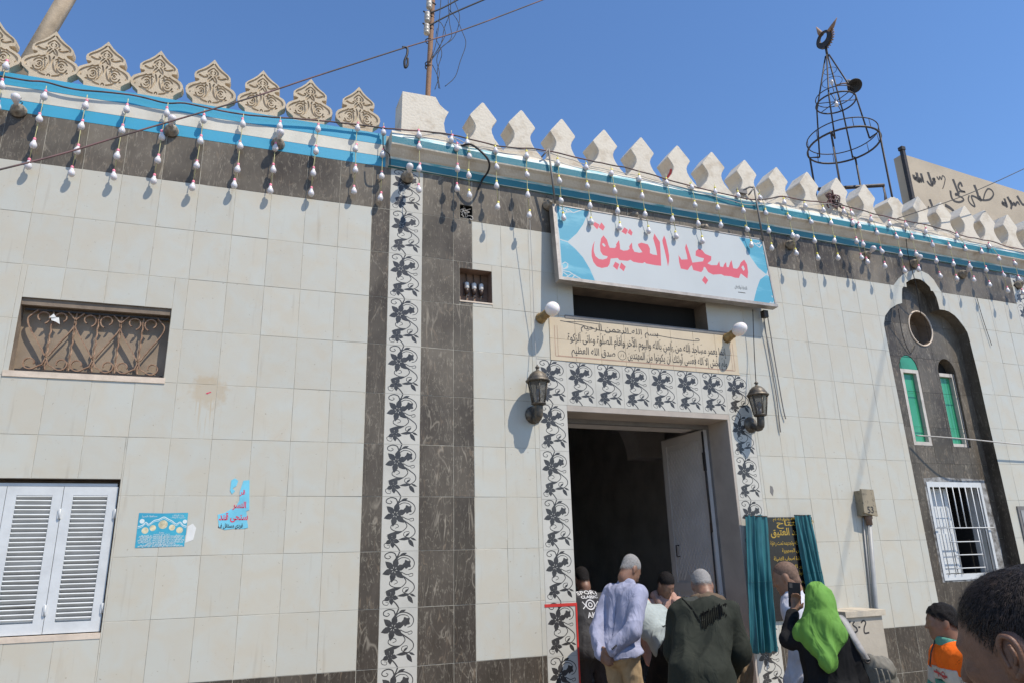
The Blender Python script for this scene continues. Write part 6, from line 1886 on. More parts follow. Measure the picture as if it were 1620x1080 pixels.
def surface_nets(F, lo, h):
    ins = F < 0
    nx, ny, nz = F.shape
    c = np.zeros((nx - 1, ny - 1, nz - 1), np.int8)
    offs = [(i, j, k) for i in (0, 1) for j in (0, 1) for k in (0, 1)]
    for i, j, k in offs:
        c += ins[i:nx - 1 + i, j:ny - 1 + j, k:nz - 1 + k]
    act = (c > 0) & (c < 8)
    I, J, K = np.nonzero(act)
    idx = np.full(act.shape, -1, np.int64); idx[I, J, K] = np.arange(len(I))
    acc = np.zeros((len(I), 3)); cnt = np.zeros(len(I))
    for a in range(8):
        for b in range(a + 1, 8):
            d = [offs[b][q] - offs[a][q] for q in range(3)]
            if sum(abs(q) for q in d) != 1: continue
            f0 = F[I + offs[a][0], J + offs[a][1], K + offs[a][2]]; f1 = F[I + offs[b][0], J + offs[b][1], K + offs[b][2]]
            m = (f0 < 0) != (f1 < 0)
            t = np.where(m, f0 / np.where(m, f0 - f1, 1), 0)
            p = np.array(offs[a])[None, :] + t[:, None] * np.array(d)[None, :]
            acc[m] += p[m]; cnt[m] += 1
    V = np.array(lo)[None, :] + (np.stack([I, J, K], 1) + acc / np.maximum(cnt, 1)[:, None]) * h
    quads = []
    for ax in range(3):
        o1, o2 = [(1, 2), (2, 0), (0, 1)][ax]
        sl0 = [slice(None)] * 3; sl1 = [slice(None)] * 3
        sl0[ax] = slice(0, -1); sl1[ax] = slice(1, None)
        ch = ins[tuple(sl0)] != ins[tuple(sl1)]
        e = np.array(np.nonzero(ch)).T
        ok = (e[:, o1] >= 1) & (e[:, o2] >= 1) & (e[:, o1] < F.shape[o1] - 1) & (e[:, o2] < F.shape[o2] - 1)
        e = e[ok]
        if not len(e): continue
        def cell(d1, d2):
            q = e.copy(); q[:, o1] -= d1; q[:, o2] -= d2
            return idx[q[:, 0], q[:, 1], q[:, 2]]
        qd = np.stack([cell(1, 1), cell(0, 1), cell(0, 0), cell(1, 0)], 1)
        flip = ~ins[e[:, 0], e[:, 1], e[:, 2]]
        qd[flip] = qd[flip][:, ::-1]
        quads.append(qd)
    Q = np.concatenate(quads); Q = Q[(Q >= 0).all(1)]
    return V, Q

def np_mesh(name, V, Q, mats):
    me = bpy.data.meshes.new(name)
    me.vertices.add(len(V)); me.vertices.foreach_set('co', V.astype(np.float32).ravel())
    me.loops.add(Q.size); me.loops.foreach_set('vertex_index', Q.astype(np.int32).ravel())
    me.polygons.add(len(Q)); me.polygons.foreach_set('loop_start', np.arange(0, Q.size, 4, dtype=np.int32))
    me.polygons.foreach_set('use_smooth', np.ones(len(Q), bool))
    for m in (mats if isinstance(mats, (list, tuple)) else [mats]): me.materials.append(m)
    me.update(calc_edges=True)
    return me

def v3(p): return np.array(p, float)

class Sdf:
    """union of round cones and ellipsoids, blended; later groups join earlier ones"""
    def __init__(s, h): s.h = h; s.groups = []
    def group(s, prims, k=.03, cuts=(), subs=(), ksub=.01):
        s.groups.append((prims, k, list(cuts), list(subs), ksub)); return s
    @staticmethod
    def bbox(p):
        if p[0] == 'c':
            a, b, ra, rb = v3(p[1]), v3(p[2]), p[3], p[4]
            return np.minimum(a - ra, b - rb), np.maximum(a + ra, b + rb)
        r = max(p[2]); c = v3(p[1])
        return c - r, c + r
    @staticmethod
    def dist(p, X, Y, Z):
        if p[0] == 'c':
            a, b, ra, rb = v3(p[1]), v3(p[2]), p[3], p[4]
            px, py, pz = X - a[0], Y - a[1], Z - a[2]
            ab = b - a
            if len(p) > 5 and p[5] is not None:      # flatten: squash factor along a direction
                f, q = v3(p[5]), p[6]
                df = (px * f[0] + py * f[1] + pz * f[2]); 
                ab2 = ab + f * (ab @ f) * (q - 1)
                px = px + f[0] * df * (q - 1); py = py + f[1] * df * (q - 1); pz = pz + f[2] * df * (q - 1)
                ab = ab2; sc = 1.0 / q if q > 1 else 1.0
                sc = .5 + .5 * sc
            else: sc = 1.0
            L2 = max(ab @ ab, 1e-9)
            t = np.clip((px * ab[0] + py * ab[1] + pz * ab[2]) / L2, 0, 1)
            return (np.sqrt((px - t * ab[0]) ** 2 + (py - t * ab[1]) ** 2 + (pz - t * ab[2]) ** 2) - (ra + (rb - ra) * t)) * sc
        c, r = v3(p[1]), p[2]
        px, py, pz = X - c[0], Y - c[1], Z - c[2]
        if len(p) > 3 and p[3] is not None:
            M = p[3]                                   # rows: the ellipsoid's axes
            px, py, pz = (M[0][0] * px + M[0][1] * py + M[0][2] * pz), (M[1][0] * px + M[1][1] * py + M[1][2] * pz), (M[2][0] * px + M[2][1] * py + M[2][2] * pz)
        k0 = np.sqrt((px / r[0]) ** 2 + (py / r[1]) ** 2 + (pz / r[2]) ** 2)
        k1 = np.sqrt((px / r[0] ** 2) ** 2 + (py / r[1] ** 2) ** 2 + (pz / r[2] ** 2) ** 2)
        return k0 * (k0 - 1) / np.maximum(k1, 1e-6)
    def mesh(s, name, mats, folds=None, zmin=None):
        h = s.h
        lo = np.full(3, 1e9); hi = -lo
        for prims, k, *_ in s.groups:
            for p in prims:
                a, b = s.bbox(p); lo = np.minimum(lo, a); hi = np.maximum(hi, b)
        lo -= 3 * h + .02; hi += 3 * h + .02
        n = np.ceil((hi - lo) / h).astype(int) + 1
        F = np.full(n, 1.0, np.float32)
        ax = [lo[q] + h * np.arange(n[q]) for q in range(3)]
        for prims, k, cuts, subs, ks in s.groups:
            Gf = np.full(n, 1.0, np.float32)
            def block(p, mg):
                a, b = s.bbox(p)
                i0 = np.maximum(((a - mg - lo) / h).astype(int), 0); i1 = np.minimum(((b + mg - lo) / h).astype(int) + 2, n)
                sl = tuple(slice(i0[q], i1[q]) for q in range(3))
                X = ax[0][sl[0]][:, None, None]; Y = ax[1][sl[1]][None, :, None]; Z = ax[2][sl[2]][None, None, :]
                return sl, X, Y, Z
            for p in prims:
                sl, X, Y, Z = block(p, k + 3 * h)
                Gf[sl] = smin(Gf[sl], s.dist(p, X, Y, Z).astype(np.float32), k)
            X = ax[0][:, None, None]; Y = ax[1][None, :, None]; Z = ax[2][None, None, :]
            for ct in cuts:                            # keep the side the normal points away from
                pt, nr = ct[0], ct[1]
                d = ((X - pt[0]) * nr[0] + (Y - pt[1]) * nr[1] + (Z - pt[2]) * nr[2]).astype(np.float32)
                if len(ct) > 2:
                    d = d + (ct[2] * (np.sin(X * 190 + 1.3 * np.sin(Z * 150)) * np.sin(Z * 210 + Y * 120) + .7 * np.sin(X * 410 + Z * 330) * np.sin(Y * 380 + 1))).astype(np.float32)
                Gf = np.maximum(Gf, d)
            for p in subs:
                sl, X, Y, Z = block(p, ks + 3 * h)
                Gf[sl] = -smin(-Gf[sl], s.dist(p, X, Y, Z).astype(np.float32), ks)
            F = smin(F, Gf, .012) if len(s.groups) > 1 else Gf
        if zmin is not None:
            F = np.maximum(F, (zmin - ax[2])[None, None, :].astype(np.float32))
        V, Q = surface_nets(F, lo, h)
        # relax a little
        for _ in range(2):
            A = np.zeros_like(V); cn = np.zeros(len(V))
            for q in range(4):
                np.add.at(A, Q[:, q], V[Q[:, (q + 1) % 4]]); np.add.at(A, Q[:, q], V[Q[:, q - 1]]); np.add.at(cn, Q[:, q], 2)
            V = V * .5 + .5 * A / np.maximum(cn, 1)[:, None]
        if folds:
            N = np.zeros_like(V)
            fn = np.cross(V[Q[:, 2]] - V[Q[:, 0]], V[Q[:, 3]] - V[Q[:, 1]])
            for q in range(4): np.add.at(N, Q[:, q], fn)
            N /= np.maximum(np.linalg.norm(N, axis=1), 1e-9)[:, None]
            D = np.zeros(len(V))
            for amp, (sx, sy, sz), seed in folds:
                for i, p in enumerate(V):
                    w = mnoise.noise((p[0] * 3, p[1] * 3, p[2] * 3 + seed)) * .5
                    q = mnoise.noise((p[0] * sx + w + seed, p[1] * sy + w, p[2] * sz + w))
                    D[i] += amp * (1 - 2.6 * abs(q)) if amp > 0 else -amp * q
            V = V + N * D[:, None]
        return np_mesh(name, V, Q, mats)

M_SKIN4 = simple('skin dark tan', (0.155, 0.078, 0.048), 0.5, 0.14, 40, 0.22, 240, sss=0.08)
M_SKIN = simple('skin brown', (0.21, 0.108, 0.066), 0.5, 0.10, 25, 0.12, 260, sss=0.15)
M_SKIN2 = simple('skin tan', (0.26, 0.14, 0.085), 0.5, 0.10, 25, 0.12, 260, sss=0.15)
M_SKIN3 = simple('skin deep', (0.20, 0.105, 0.068), 0.48, 0.12, 30, 0.15, 300, sss=0.15)
M_HAIRB = simple('black hair', (0.010, 0.008, 0.008), 0.55, 0.3, 120, 0.8, 260)
M_HAIRG = simple('grey hair', (0.30, 0.29, 0.28), 0.7, 0.2, 90, 0.6, 300, col2=(0.19, 0.18, 0.17), thr=(0.3, 0.8))
M_HAIRS = simple('shaved stubble', (0.165, 0.105, 0.076), 0.6, 0.2, 60, 0.2, 400)
def cloth(name, col, col2=None, rough=.85, bump=.25, bscale=420, var=.1, scale=8):
    m = simple(name, col, rough, var, scale, .08, bscale, col2=col2)
    b = m.node_tree.nodes['Principled BSDF']
    b.inputs['Specular IOR Level'].default_value = .2
    t = NT(m)
    old = b.inputs['Normal'].links[0].from_node
    src = t.n('ShaderNodeTexCoord').outputs['Object']
    mp = t.n('ShaderNodeMapping'); mp.inputs['Scale'].default_value = (1, 1, .55); mp.inputs['Rotation'].default_value = (.5, .6, 0); t.l(src, mp.inputs[0])
    no = t.n('ShaderNodeTexNoise', i_Scale=7.5, i_Detail=2.0, i_Roughness=.5, i_Distortion=1.6); t.l(mp.outputs[0], no.inputs['Vector'])
    bp = t.n('ShaderNodeBump', i_Strength=.42, i_Distance=.05); t.l(no.outputs['Fac'], bp.inputs['Height']); t.l(old.outputs[0], bp.inputs['Normal'])
    t.l(bp.outputs[0], b.inputs['Normal'])
    return m
M_BLAZER = cloth('lavender wool', (0.29, 0.30, 0.40))
M_KHAKI = cloth('khaki cotton', (0.36, 0.26, 0.15))
M_BLACKC = cloth('black jersey', (0.008, 0.008, 0.0085))
M_DGREY = cloth('dark grey jersey', (0.045, 0.045, 0.048))
M_GREYH = cloth('pale grey fleece', (0.34, 0.38, 0.37))
M_PINKH = cloth('dusty pink fleece', (0.40, 0.24, 0.19))
M_OLIVE = cloth('dark olive twill', (0.024, 0.027, 0.020))
M_OLIVE2 = cloth('grey olive panel', (0.060, 0.062, 0.054))
M_BROWNC = cloth('brown collar cloth', (0.115, 0.082, 0.055))
M_BROWNR = cloth('tan robe cloth', (0.25, 0.18, 0.11))
M_THOBE = cloth('white thobe cotton', (0.52, 0.52, 0.57))
M_HIJAB = cloth('lime green scarf', (0.125, 0.275, 0.050), (0.105, 0.24, 0.045), .75)
M_ABAYA = cloth('black abaya', (0.0075, 0.0075, 0.0085))
M_ORANGE = cloth('orange fleece', (0.80, 0.135, 0.010))
M_GREENF = cloth('sea green fleece', (0.10, 0.27, 0.205))
M_WHITEF = cloth('off white fleece', (0.52, 0.48, 0.42))
M_BAG = cloth('grey canvas bag', (0.17, 0.16, 0.135))
M_STRAP = cloth('grey strap', (0.30, 0.29, 0.28))
M_PHONE = simple('black phone', (0.006, 0.006, 0.007), 0.45, 0.1, 5, spec=.2)
M_WHITEPRINT = simple('white shirt print', (0.55, 0.55, 0.56), 0.7, 0.1, 30)
M_BLACKPRINT = simple('black print', (0.005, 0.005, 0.005), 0.9, 0.1, 30, spec=.05)
M_REDPRINT = simple('red print', (0.50, 0.05, 0.05), 0.6, 0.1, 30)
M_EYE = simple('eye white', (0.6, 0.58, 0.55), 0.2, 0.05, 30)
M_SHOE = simple('dark shoe', (0.02, 0.018, 0.016), 0.5, 0.1, 30)

def unit(v): v = v3(v); return v / np.linalg.norm(v)
def rotz(v, a): c, s_ = math.cos(a), math.sin(a); return np.array([v[0] * c - v[1] * s_, v[0] * s_ + v[1] * c, v[2]])

def pose(H=1.7, lean=0, hp=0, hy=0, arms=None, twist=0, neck_fwd=.02, side=0, neck=.145):
    """joints in the person's own frame: +y ahead, +x to his right"""
    s = H / 1.75; J = {'s': s}
    la = math.radians(lean); sa = math.radians(side)
    t = np.array([math.sin(sa), math.sin(la), math.cos(la)]); t /= np.linalg.norm(t)
    P = np.array([0, -.22 * math.sin(la) * s, .95 * s])
    f = unit(np.cross(np.cross(t, [0, 1, 0.0]), t)) if lean < 80 else np.array([0, 0.2, -1.0])
    f = unit(np.array([0, math.cos(la), -math.sin(la)]))
    r = np.array([1.0, 0, 0]); r = rotz(r, math.radians(twist)); 
    J.update(P=P, t=t, f=f, r=r)
    J['Cc'] = P + t * .40 * s
    J['Sc'] = P + t * .49 * s
    J['SL'] = J['Sc'] - r * .178 * s - t * .045 * s; J['SR'] = J['Sc'] + r * .178 * s - t * .045 * s
    J['N'] = J['Sc'] + t * .055 * s + f * neck_fwd * s
    pa, ya = math.radians(hp), math.radians(hy)
    fw = rotz(np.array([0, math.cos(pa), -math.sin(pa)]), ya)
    up = rotz(np.array([0, math.sin(pa), math.cos(pa)]), ya)
    J['hf'], J['hu'], J['hr'] = fw, up, np.cross(fw, up)
    J['Hc'] = J['N'] + unit(up * .7 + t * .5) * neck * s
    for sd, sg in (('L', -1), ('R', 1)):
        J['H' + sd] = P + np.array([sg * .09 * s, 0, -.02 * s])
        J['K' + sd] = np.array([sg * .11 * s, .03 * s, .50 * s])
        J['A' + sd] = np.array([sg * .12 * s, -.02 * s, .09 * s])
        if arms and sd in arms:
            J['E' + sd], J['W' + sd] = v3(arms[sd][0]), v3(arms[sd][1])
        else:
            J['E' + sd] = J['S' + sd] + np.array([sg * .05, .03, -.29]) * s; J['W' + sd] = J['E' + sd] + np.array([sg * .0, .07, -.25]) * s
    return J

def hd(J, x, y, z): return J['Hc'] + (J['hr'] * x + J['hf'] * y + J['hu'] * z) * J['s']
def HM(J): return np.array([J['hr'], J['hf'], J['hu']])

def head_prims(J, ear=1.0):
    s = J['s']; M = HM(J)
    e = lambda c, r: ('e', hd(J, *c), tuple(q * s for q in r), M)
    c = lambda a, b, ra, rb: ('c', hd(J, *a), hd(J, *b), ra * s, rb * s)
    big = [e((0, -.014, .045), (.075, .098, .088)), e((0, .040, -.018), (.060, .058, .088)), c((0, .015, -.055), (0, .066, -.088), .052, .026), c((0, -.03, -.04), (0, -.035, -.10), .056, .056)]
    fine = [c((0, .093, .018), (0, .112, -.020), .008, .013), e((0, .082, .032), (.048, .018, .013)), e((0, .092, -.052), (.023, .012, .009)), e((.032, .078, -.012), (.022, .018, .02)), e((-.032, .078, -.012), (.022, .018, .02)), e((0, .082, -.092), (.020, .016, .016))]
    ears = []
    for sg in (1, -1):
        ears += [e((sg * .078, -.012, .008), (.009 * ear, .022, .032)), e((sg * .076, -.002, -.018), (.007 * ear, .012, .016))]
    subs = [e((.031, .100, .012), (.016, .012, .009)), e((-.031, .100, .012), (.016, .012, .009))]
    return big, fine, ears, subs

def hand_prims(W, d, nrm, s=1.0, curl=.5, thumb=1):
    """palm and five fingers from wrist W along d; nrm: back of the hand; curl bends away from nrm"""
    d, nrm = unit(d), unit(nrm); sdv = np.cross(d, nrm)
    W = v3(W)
    pr = [('c', W, W + d * .075 * s, .026 * s, .034 * s, nrm, 1.9)]
    for i, (off, ln) in enumerate(((-.030, .072), (-.010, .082), (.011, .076), (.030, .060))):
        b = W + (d * .082 + sdv * off) * s
        a1 = curl * .9
        d1 = d * math.cos(a1) - nrm * math.sin(a1); d2 = d * math.cos(a1 * 2.1) - nrm * math.sin(a1 * 2.1)
        m = b + d1 * ln * .5 * s
        pr += [('c', b - d * .02 * s, m, .0095 * s, .0085 * s), ('c', m, m + d2 * ln * .5 * s, .0085 * s, .007 * s)]
    tb = W + (d * .025 - sdv * .028 * thumb) * s
    tm = tb + (d * .030 - sdv * .028 * thumb - nrm * .012) * s
    pr += [('c', tb, tm, .014 * s, .011 * s), ('c', tm, tm + (d * .030 - sdv * .006 * thumb - nrm * .012) * s, .011 * s, .008 * s)]
    return pr

def body_prims(J):
    s = J['s']; f = J['f']; r = J['r']; P, Cc = J['P'], J['Cc']
    pr = []
    for sg in (-1, 1):
        pr.append(('c', P + r * sg * .065 * s, Cc + r * sg * .075 * s, .110 * s, .105 * s, f, 1.2))
    for sd, sg in (('L', 1), ('R', -1)): pr.append(('c', J['S' + sd] + r * sg * .02 * s, J['N'] - J['t'] * .075 * s, .056 * s, .060 * s))
    pr.append(('c', J['N'] - J['t'] * .05 * s, hd(J, 0, -.025, -.05), .058 * s, .054 * s))
    for sd in 'LR':
        pr += [('c', J['S' + sd], J['E' + sd], .052 * s, .042 * s), ('c', J['E' + sd], J['W' + sd], .041 * s, .027 * s),
               ('c', J['H' + sd], J['K' + sd], .085 * s, .056 * s), ('c', J['K' + sd], J['A' + sd], .054 * s, .038 * s),
               ('c', J['A' + sd] + np.array([0, -.03, -.05]) * s, J['A' + sd] + np.array([0, .16, -.06]) * s, .036 * s, .030 * s)]
    return pr

def top_prims(J, t=.02, hem=.05, sleeve=1.0, flare=.0, flat=1.2, puff=0.0):
    """torso + sleeves of a garment; hem: metres below the pelvis along the torso"""
    s = J['s']; f = J['f']; r = J['r']; P, Cc = J['P'], J['Cc']
    tor = []
    low = P - np.array([0, 0, hem * s]) if hem > 0 else P - J['t'] * hem * s
    for sg in (-1, 1):
        tor.append(('c', P + r * sg * .065 * s, Cc + r * sg * .080 * s, (.112 + t) * s, (.108 + t) * s, f, flat))
        tor.append(('c', low + (r * sg * (.080 + flare) + np.array([0, -.028, 0])) * s, P + (r * sg * .070 + np.array([0, -.022, 0])) * s, (.130 + t + flare) * s, (.118 + t) * s, f, 1.0))
    for sd, sg in (('L', 1), ('R', -1)): tor.append(('c', J['S' + sd] + r * sg * .02 * s, J['N'] - J['t'] * .085 * s, (.056 + t) * s, (.062 + t) * s))
    tor.append(('c', J['Sc'] - J['t'] * .05 * s, J['N'] - J['t'] * .03 * s, (.09 + t * .5) * s, (.062 + t * .3) * s))
    slv = []
    for sd in 'LR':
        W2 = J['E' + sd] + (J['W' + sd] - J['E' + sd]) * sleeve
        slv += [('c', J['S' + sd], J['E' + sd], (.056 + t + puff * .5) * s, (.047 + t + puff) * s), ('c', J['E' + sd], W2, (.046 + t + puff) * s, (.034 + t) * s)]
    return tor, slv, low

def leg_prims(J, t=.02):
    s = J['s']; pr = [('c', J['HL'] + np.array([0, 0, .03]), J['HR'] + np.array([0, 0, .03]), (.10 + t) * s, (.10 + t) * s)]
    pr.append(('c', J['HL'] + np.array([.0, -.05 * s, -.01]), J['HR'] + np.array([0, -.05 * s, -.01]), (.085 + t) * s, (.085 + t) * s))
    for sd in 'LR':
        pr += [('c', J['H' + sd], J['K' + sd], (.090 + t) * s, (.060 + t) * s), ('c', J['K' + sd], J['A' + sd] + np.array([0, 0, -.03]), (.058 + t) * s, (.050 + t) * s)]
    return pr

def hair_mesh(J, mat, grow=.006, line=(.078, .062), back=-.055, h=.006, tuft=None, edge=.003, fade=(.016, .03)):
    s = J['s']; M = HM(J)
    g = grow
    n_ = J['hf'] * .75 - J['hu'] * .66
    p0 = hd(J, 0, *line)
    n2 = J['hf'] * .54 - J['hu'] * .84
    p2 = hd(J, 0, -.10, back - .022)
    cuts = [(p0, n_, edge), (p2, n2, edge)]
    S = Sdf(h)
    pr = [('e', hd(J, 0, -.016, .047), tuple((q + g) * s for q in (.0765, .099, .089)), M), ('c', hd(J, 0, -.045, .0), hd(J, 0, -.048, -.06), (.062 + g) * s, (.057 + g) * s)]
    S.group(pr, .02, cuts)
    me = S.mesh('hair', mat, tuft if tuft is not None else [(-.0016, (95, 95, 95), 3.0)])
    at_ = me.attributes.new('fade', 'FLOAT', 'POINT')
    vals = []
    for v in me.vertices:
        c_ = np.array(v.co)
        d1 = -((c_ - p0) @ n_); d2 = -((c_ - p2) @ n2)
        vals.append(max(0.0, min(1.0, min(d1 / fade[0], d2 / fade[1]))))
    at_.data.foreach_set('value', vals)
    return me

def soft_hair(m):
    t = NT(m); b = m.node_tree.nodes['Principled BSDF']
    at_ = t.n('ShaderNodeAttribute', attribute_name='fade')
    no = t.n('ShaderNodeTexNoise', i_Scale=420.0, i_Detail=2.0); t.l(t.n('ShaderNodeTexCoord').outputs['Object'], no.inputs['Vector'])
    a1 = t.n('ShaderNodeMath', operation='SUBTRACT'); t.l(at_.outputs['Fac'], a1.inputs[0]); 
    mr = t.n('ShaderNodeMapRange'); mr.inputs['From Min'].default_value = .3; mr.inputs['From Max'].default_value = .7
    t.l(no.outputs['Fac'], mr.inputs['Value']); t.l(mr.outputs[0], a1.inputs[1])
    a2 = t.n('ShaderNodeMath', operation='MULTIPLY_ADD', use_clamp=True); a2.inputs[1].default_value = 2.5; a2.inputs[2].default_value = .6
    t.l(a1.outputs[0], a2.inputs[0]); t.l(a2.outputs[0], b.inputs['Alpha'])
    b.inputs['Specular IOR Level'].default_value = .2; b.inputs['Roughness'].default_value = .7
for m_ in (M_HAIRB, M_HAIRG, M_HAIRS): soft_hair(m_)
M_STRAND = simple('hair strand', (0.016, 0.011, 0.009), 0.55, 0.3, 60, spec=.35, col2=(0.055, 0.036, 0.025), thr=(0.45, 0.7))

def make_person(label, pos, heading, J, skin, h=.009, hands=None, fine_head=True, hair=None):
    t = bpy.data.objects.new('person', None); C.objects.link(t)
    t.location = (pos[0], pos[1], 0); t.rotation_euler = (0, 0, math.radians(heading))
    props(t, label, 'person')
    big, fine, ears, subs = head_prims(J)
    S = Sdf(h)
    S.group(body_prims(J) + big, .035)
    ex = list(ears)
    if fine_head: ex += fine
    S.group(ex + (hands or []), .012, (), ())
    if fine_head: pass
    obj('body', S.mesh('body', skin), t)
    if hair: obj('hair', hair, t)
    sh = MB()
    for sd in 'LR':
        a = J['A' + sd]
        m = MB(); M_ = Matrix.Translation((a[0], a[1] + .05, .0)) @ Matrix.Diagonal((1, 2.7, 1, 1))
        m.lathe([(.045, .0), (.052, .012), (.050, .05), (.035, .085), (0, .10)], 14, M_)
        part(t, 'shoe', m, M_SHOE)
    return t

def garment(t, name, prims_list, mat, h=.010, folds=None, zmin=None):
    S = Sdf(h)
    for g in prims_list: S.group(*g)
    return obj(name, S.mesh(name, mat, folds, zmin), t)

def stick_print(t, target, name, txts, mat, c, rgt, up, off=.004):
    """flat lettering laid on a garment: txts [(text, dx, dy, size, width, arabic)]; c centre, rgt/up axes in the person's frame"""
    me = target.data
    bv = BVHTree.FromPolygons([v.co.copy() for v in me.vertices], [tuple(p.vertices) for p in me.polygons])
    c, rgt, up = Vector(c), Vector(unit(rgt)), Vector(unit(up))
    nrm = rgt.cross(up).normalized()
    m = MB()
    for it in txts:
        if it[0] == 'poly': V = [(x, 0, z) for x, z in it[1]]; Fs = [tuple(range(len(V)))]
        elif it[0] == 'strip':
            P_ = ribbon_poly(it[1], it[2]); n_ = len(P_) // 2
            V = [(x, 0, z) for x, z in P_]; Fs = [(i, i + 1, 2 * n_ - 2 - i, 2 * n_ - 1 - i) for i in range(n_ - 1)]
        else:
            V, Fs = text_mesh(it[0], it[3], .0015, it[5], it[4]); V = [(x + it[1], 0, z + it[2]) for x, _, z in V]
        out = []
        for x, _, z in V:
            p = c + rgt * x + up * z
            hit = bv.ray_cast(p + nrm * .5, -nrm, 1.2)
            out.append((hit[0] + nrm * off) if hit[0] else p)
        m.add(out, Fs)
    return part(t, name, m, mat)

CL = [(.009, (11, 11, 4.5), 1.0), (-.004, (9, 9, 9), 4.0)]          # cloth creases
# ---- 1 man in black sport shirt inside the doorway
J = pose(1.62, 22, 30, 10)
p = make_person('person in a black sport shirt with white print standing in the dim doorway', (2.33, .60), -8, J, M_SKIN3, .011, hair=hair_mesh(J, M_HAIRB, .004))
tor, slv, low = top_prims(J, .02, .06, .45)
tee = garment(p, 'shirt', [(tor, .04, [(low - np.array([0, 0, .06]), np.array([0, 0, -1.0]))]), (slv, .03)], M_DGREY, .011, CL)
garment(p, 'trousers', [(leg_prims(J, .018), .04)], M_DGREY, .011, CL)
bc = J['Cc'] - J['f'] * .1
stick_print(p, tee, 'shirt_print', [('SPORT', 0, .10, .075, .22, False), ('CLASSIC', .0, .045, .04, .17, False), ('AK', .0, -.13, .075, .09, False), ('strip', arc(0, -.03, .045, 0, 360, 16), .012), ('strip', arc(0, -.03, .02, 0, 360, 12), .010), ('strip', [(-.08, .0), (-.05, -.04), (-.08, -.07)], .01), ('strip', [(.08, .0), (.05, -.04), (.08, -.07)], .01)], M_WHITEPRINT, bc, J['r'], J['t'])

# ---- 2 man in lavender blazer, hands behind his back
J = pose(1.74, 15, 40, -14, neck=.112)
J['ER'] = v3((.235, -.14, 1.10)); J['WR'] = v3((.060, -.285, .955)); J['EL'] = v3((-.205, -.15, 1.09)); J['WL'] = v3((-.05, -.285, .915))
hands = hand_prims(J['WR'], (-.80, -.05, -.45), (0.15, -1, .05), 1.0, .35, -1) + hand_prims(J['WL'], (.72, -.06, -.25), (.1, -1, .1), 1.0, .5, 1)
p = make_person('grey haired person in a lavender blazer and khaki trousers, hands clasped behind the back', (2.17, -.46), -66, J, M_SKIN, .0075, hands, hair=hair_mesh(J, M_HAIRG, .002, (.085, .072), -.05, fade=(.03, .05)))
tor, slv, low = top_prims(J, .018, .05, .90, .012, 1.15)
hz = J['P'][2] - .015
bl = garment(p, 'blazer', [(tor, .035, [(v3((0, 0, hz)), v3((0, .16, -1.0)))], [('c', v3((-.02, -.27, hz - .04)), v3((0, -.20, hz + .16)), .022, .003)], .015), (slv, .03)], M_BLAZER, .008, [(.011, (8, 8, 3.6), 2.0), (-.007, (7, 7, 7), 7.0), (.0025, (16, 16, 6), 5.0)])
M_BLAZERD = cloth('lavender wool seam', (0.15, 0.155, 0.22))
stick_print(p, bl, 'back_seam', [('strip', [(0, .17), (.002, .0), (-.002, -.15), (.0, -.30)], .005), ('strip', [(.0, -.30), (.012, -.44)], .014)], M_BLAZERD, J['Cc'] - J['f'] * .1, J['r'], J['t'], .003)
garment(p, 'trousers', [(leg_prims(J, .012), .04)], M_KHAKI, .010, [(.006, (12, 12, 9), 3.0), (-.004, (7, 7, 12), 1.0)])
m = MB()
for q in range(4):
    c_ = J['WR'] + (J['ER'] - J['WR']) * (.16 + .055 * q) + np.array([.035, -.046, .0])
    m.lathe([(.008, 0), (.008, .004), (0, .005)], 8, Matrix.Translation(c_) @ Matrix.Rotation(PI / 2, 4, 'X'))
part(p, 'sleeve_button', m, M_INK)
p.scale = (.86, .92, 1.0); p.location.x -= .03
N_ = J['N']
garment(p, 'collar', [([('c', N_ + np.array([-.03, -.012, -.022]), N_ + np.array([.03, -.012, -.022]), .070, .070)], .02, [(N_ + np.array([0, 0, .030]), np.array([0, .3, 1.0]))])], M_BLAZER, .008)

# ---- 3 person bending forward in a pale grey hoodie
J = pose(1.70, 58, 100, 0)
J['EL'] = J['SL'] + v3((.05, .25, -.10)); J['WL'] = J['EL'] + v3((.05, .22, .0)); J['ER'] = J['SR'] + v3((-.05, .25, -.10)); J['WR'] = J['ER'] + v3((-.05, .22, .0))
p = make_person('person in a pale grey hoodie and black trousers bending forward in the doorway', (2.67, -.15), 10, J, M_SKIN3, .011, hair=hair_mesh(J, M_HAIRB, .006))
tor, slv, low = top_prims(J, .026, -.01, .95, 0, 1.15)
hd_ = garment(p, 'hoodie', [(tor, .05, [(J['P'] - J['t'] * .035, -J['t'])]), (slv, .04), ([('e', J['N'] - J['f'] * .02, (.13, .10, .10))], .05)], M_GREYH, .010, [(.007, (8, 8, 10), 4.0), (-.006, (6, 6, 6), 2.0)])
garment(p, 'trousers', [(leg_prims(J, .028), .045)], M_BLACKC, .011, CL)
garment(p, 'waistband', [([('c', J['P'] + J['r'] * sg * .065 - J['t'] * .012, J['P'] + J['r'] * sg * .065 + J['t'] * .03, .150, .150, J['f'], 1.15) for sg in (-1, 1)], .05, [(J['P'] - J['t'] * .03, -J['t']), (J['P'] + J['t'] * .04, J['t'])])], M_GREYH, .009, [(.003, (30, 30, 30), 2.0)])
stick_print(p, hd_, 'hem_print', [('ADVENTURE', 0, -.0, .05, .24, False)], M_BLACKPRINT, J['P'] + J['t'] * .09 - J['f'] * .1, J['r'], J['t'])

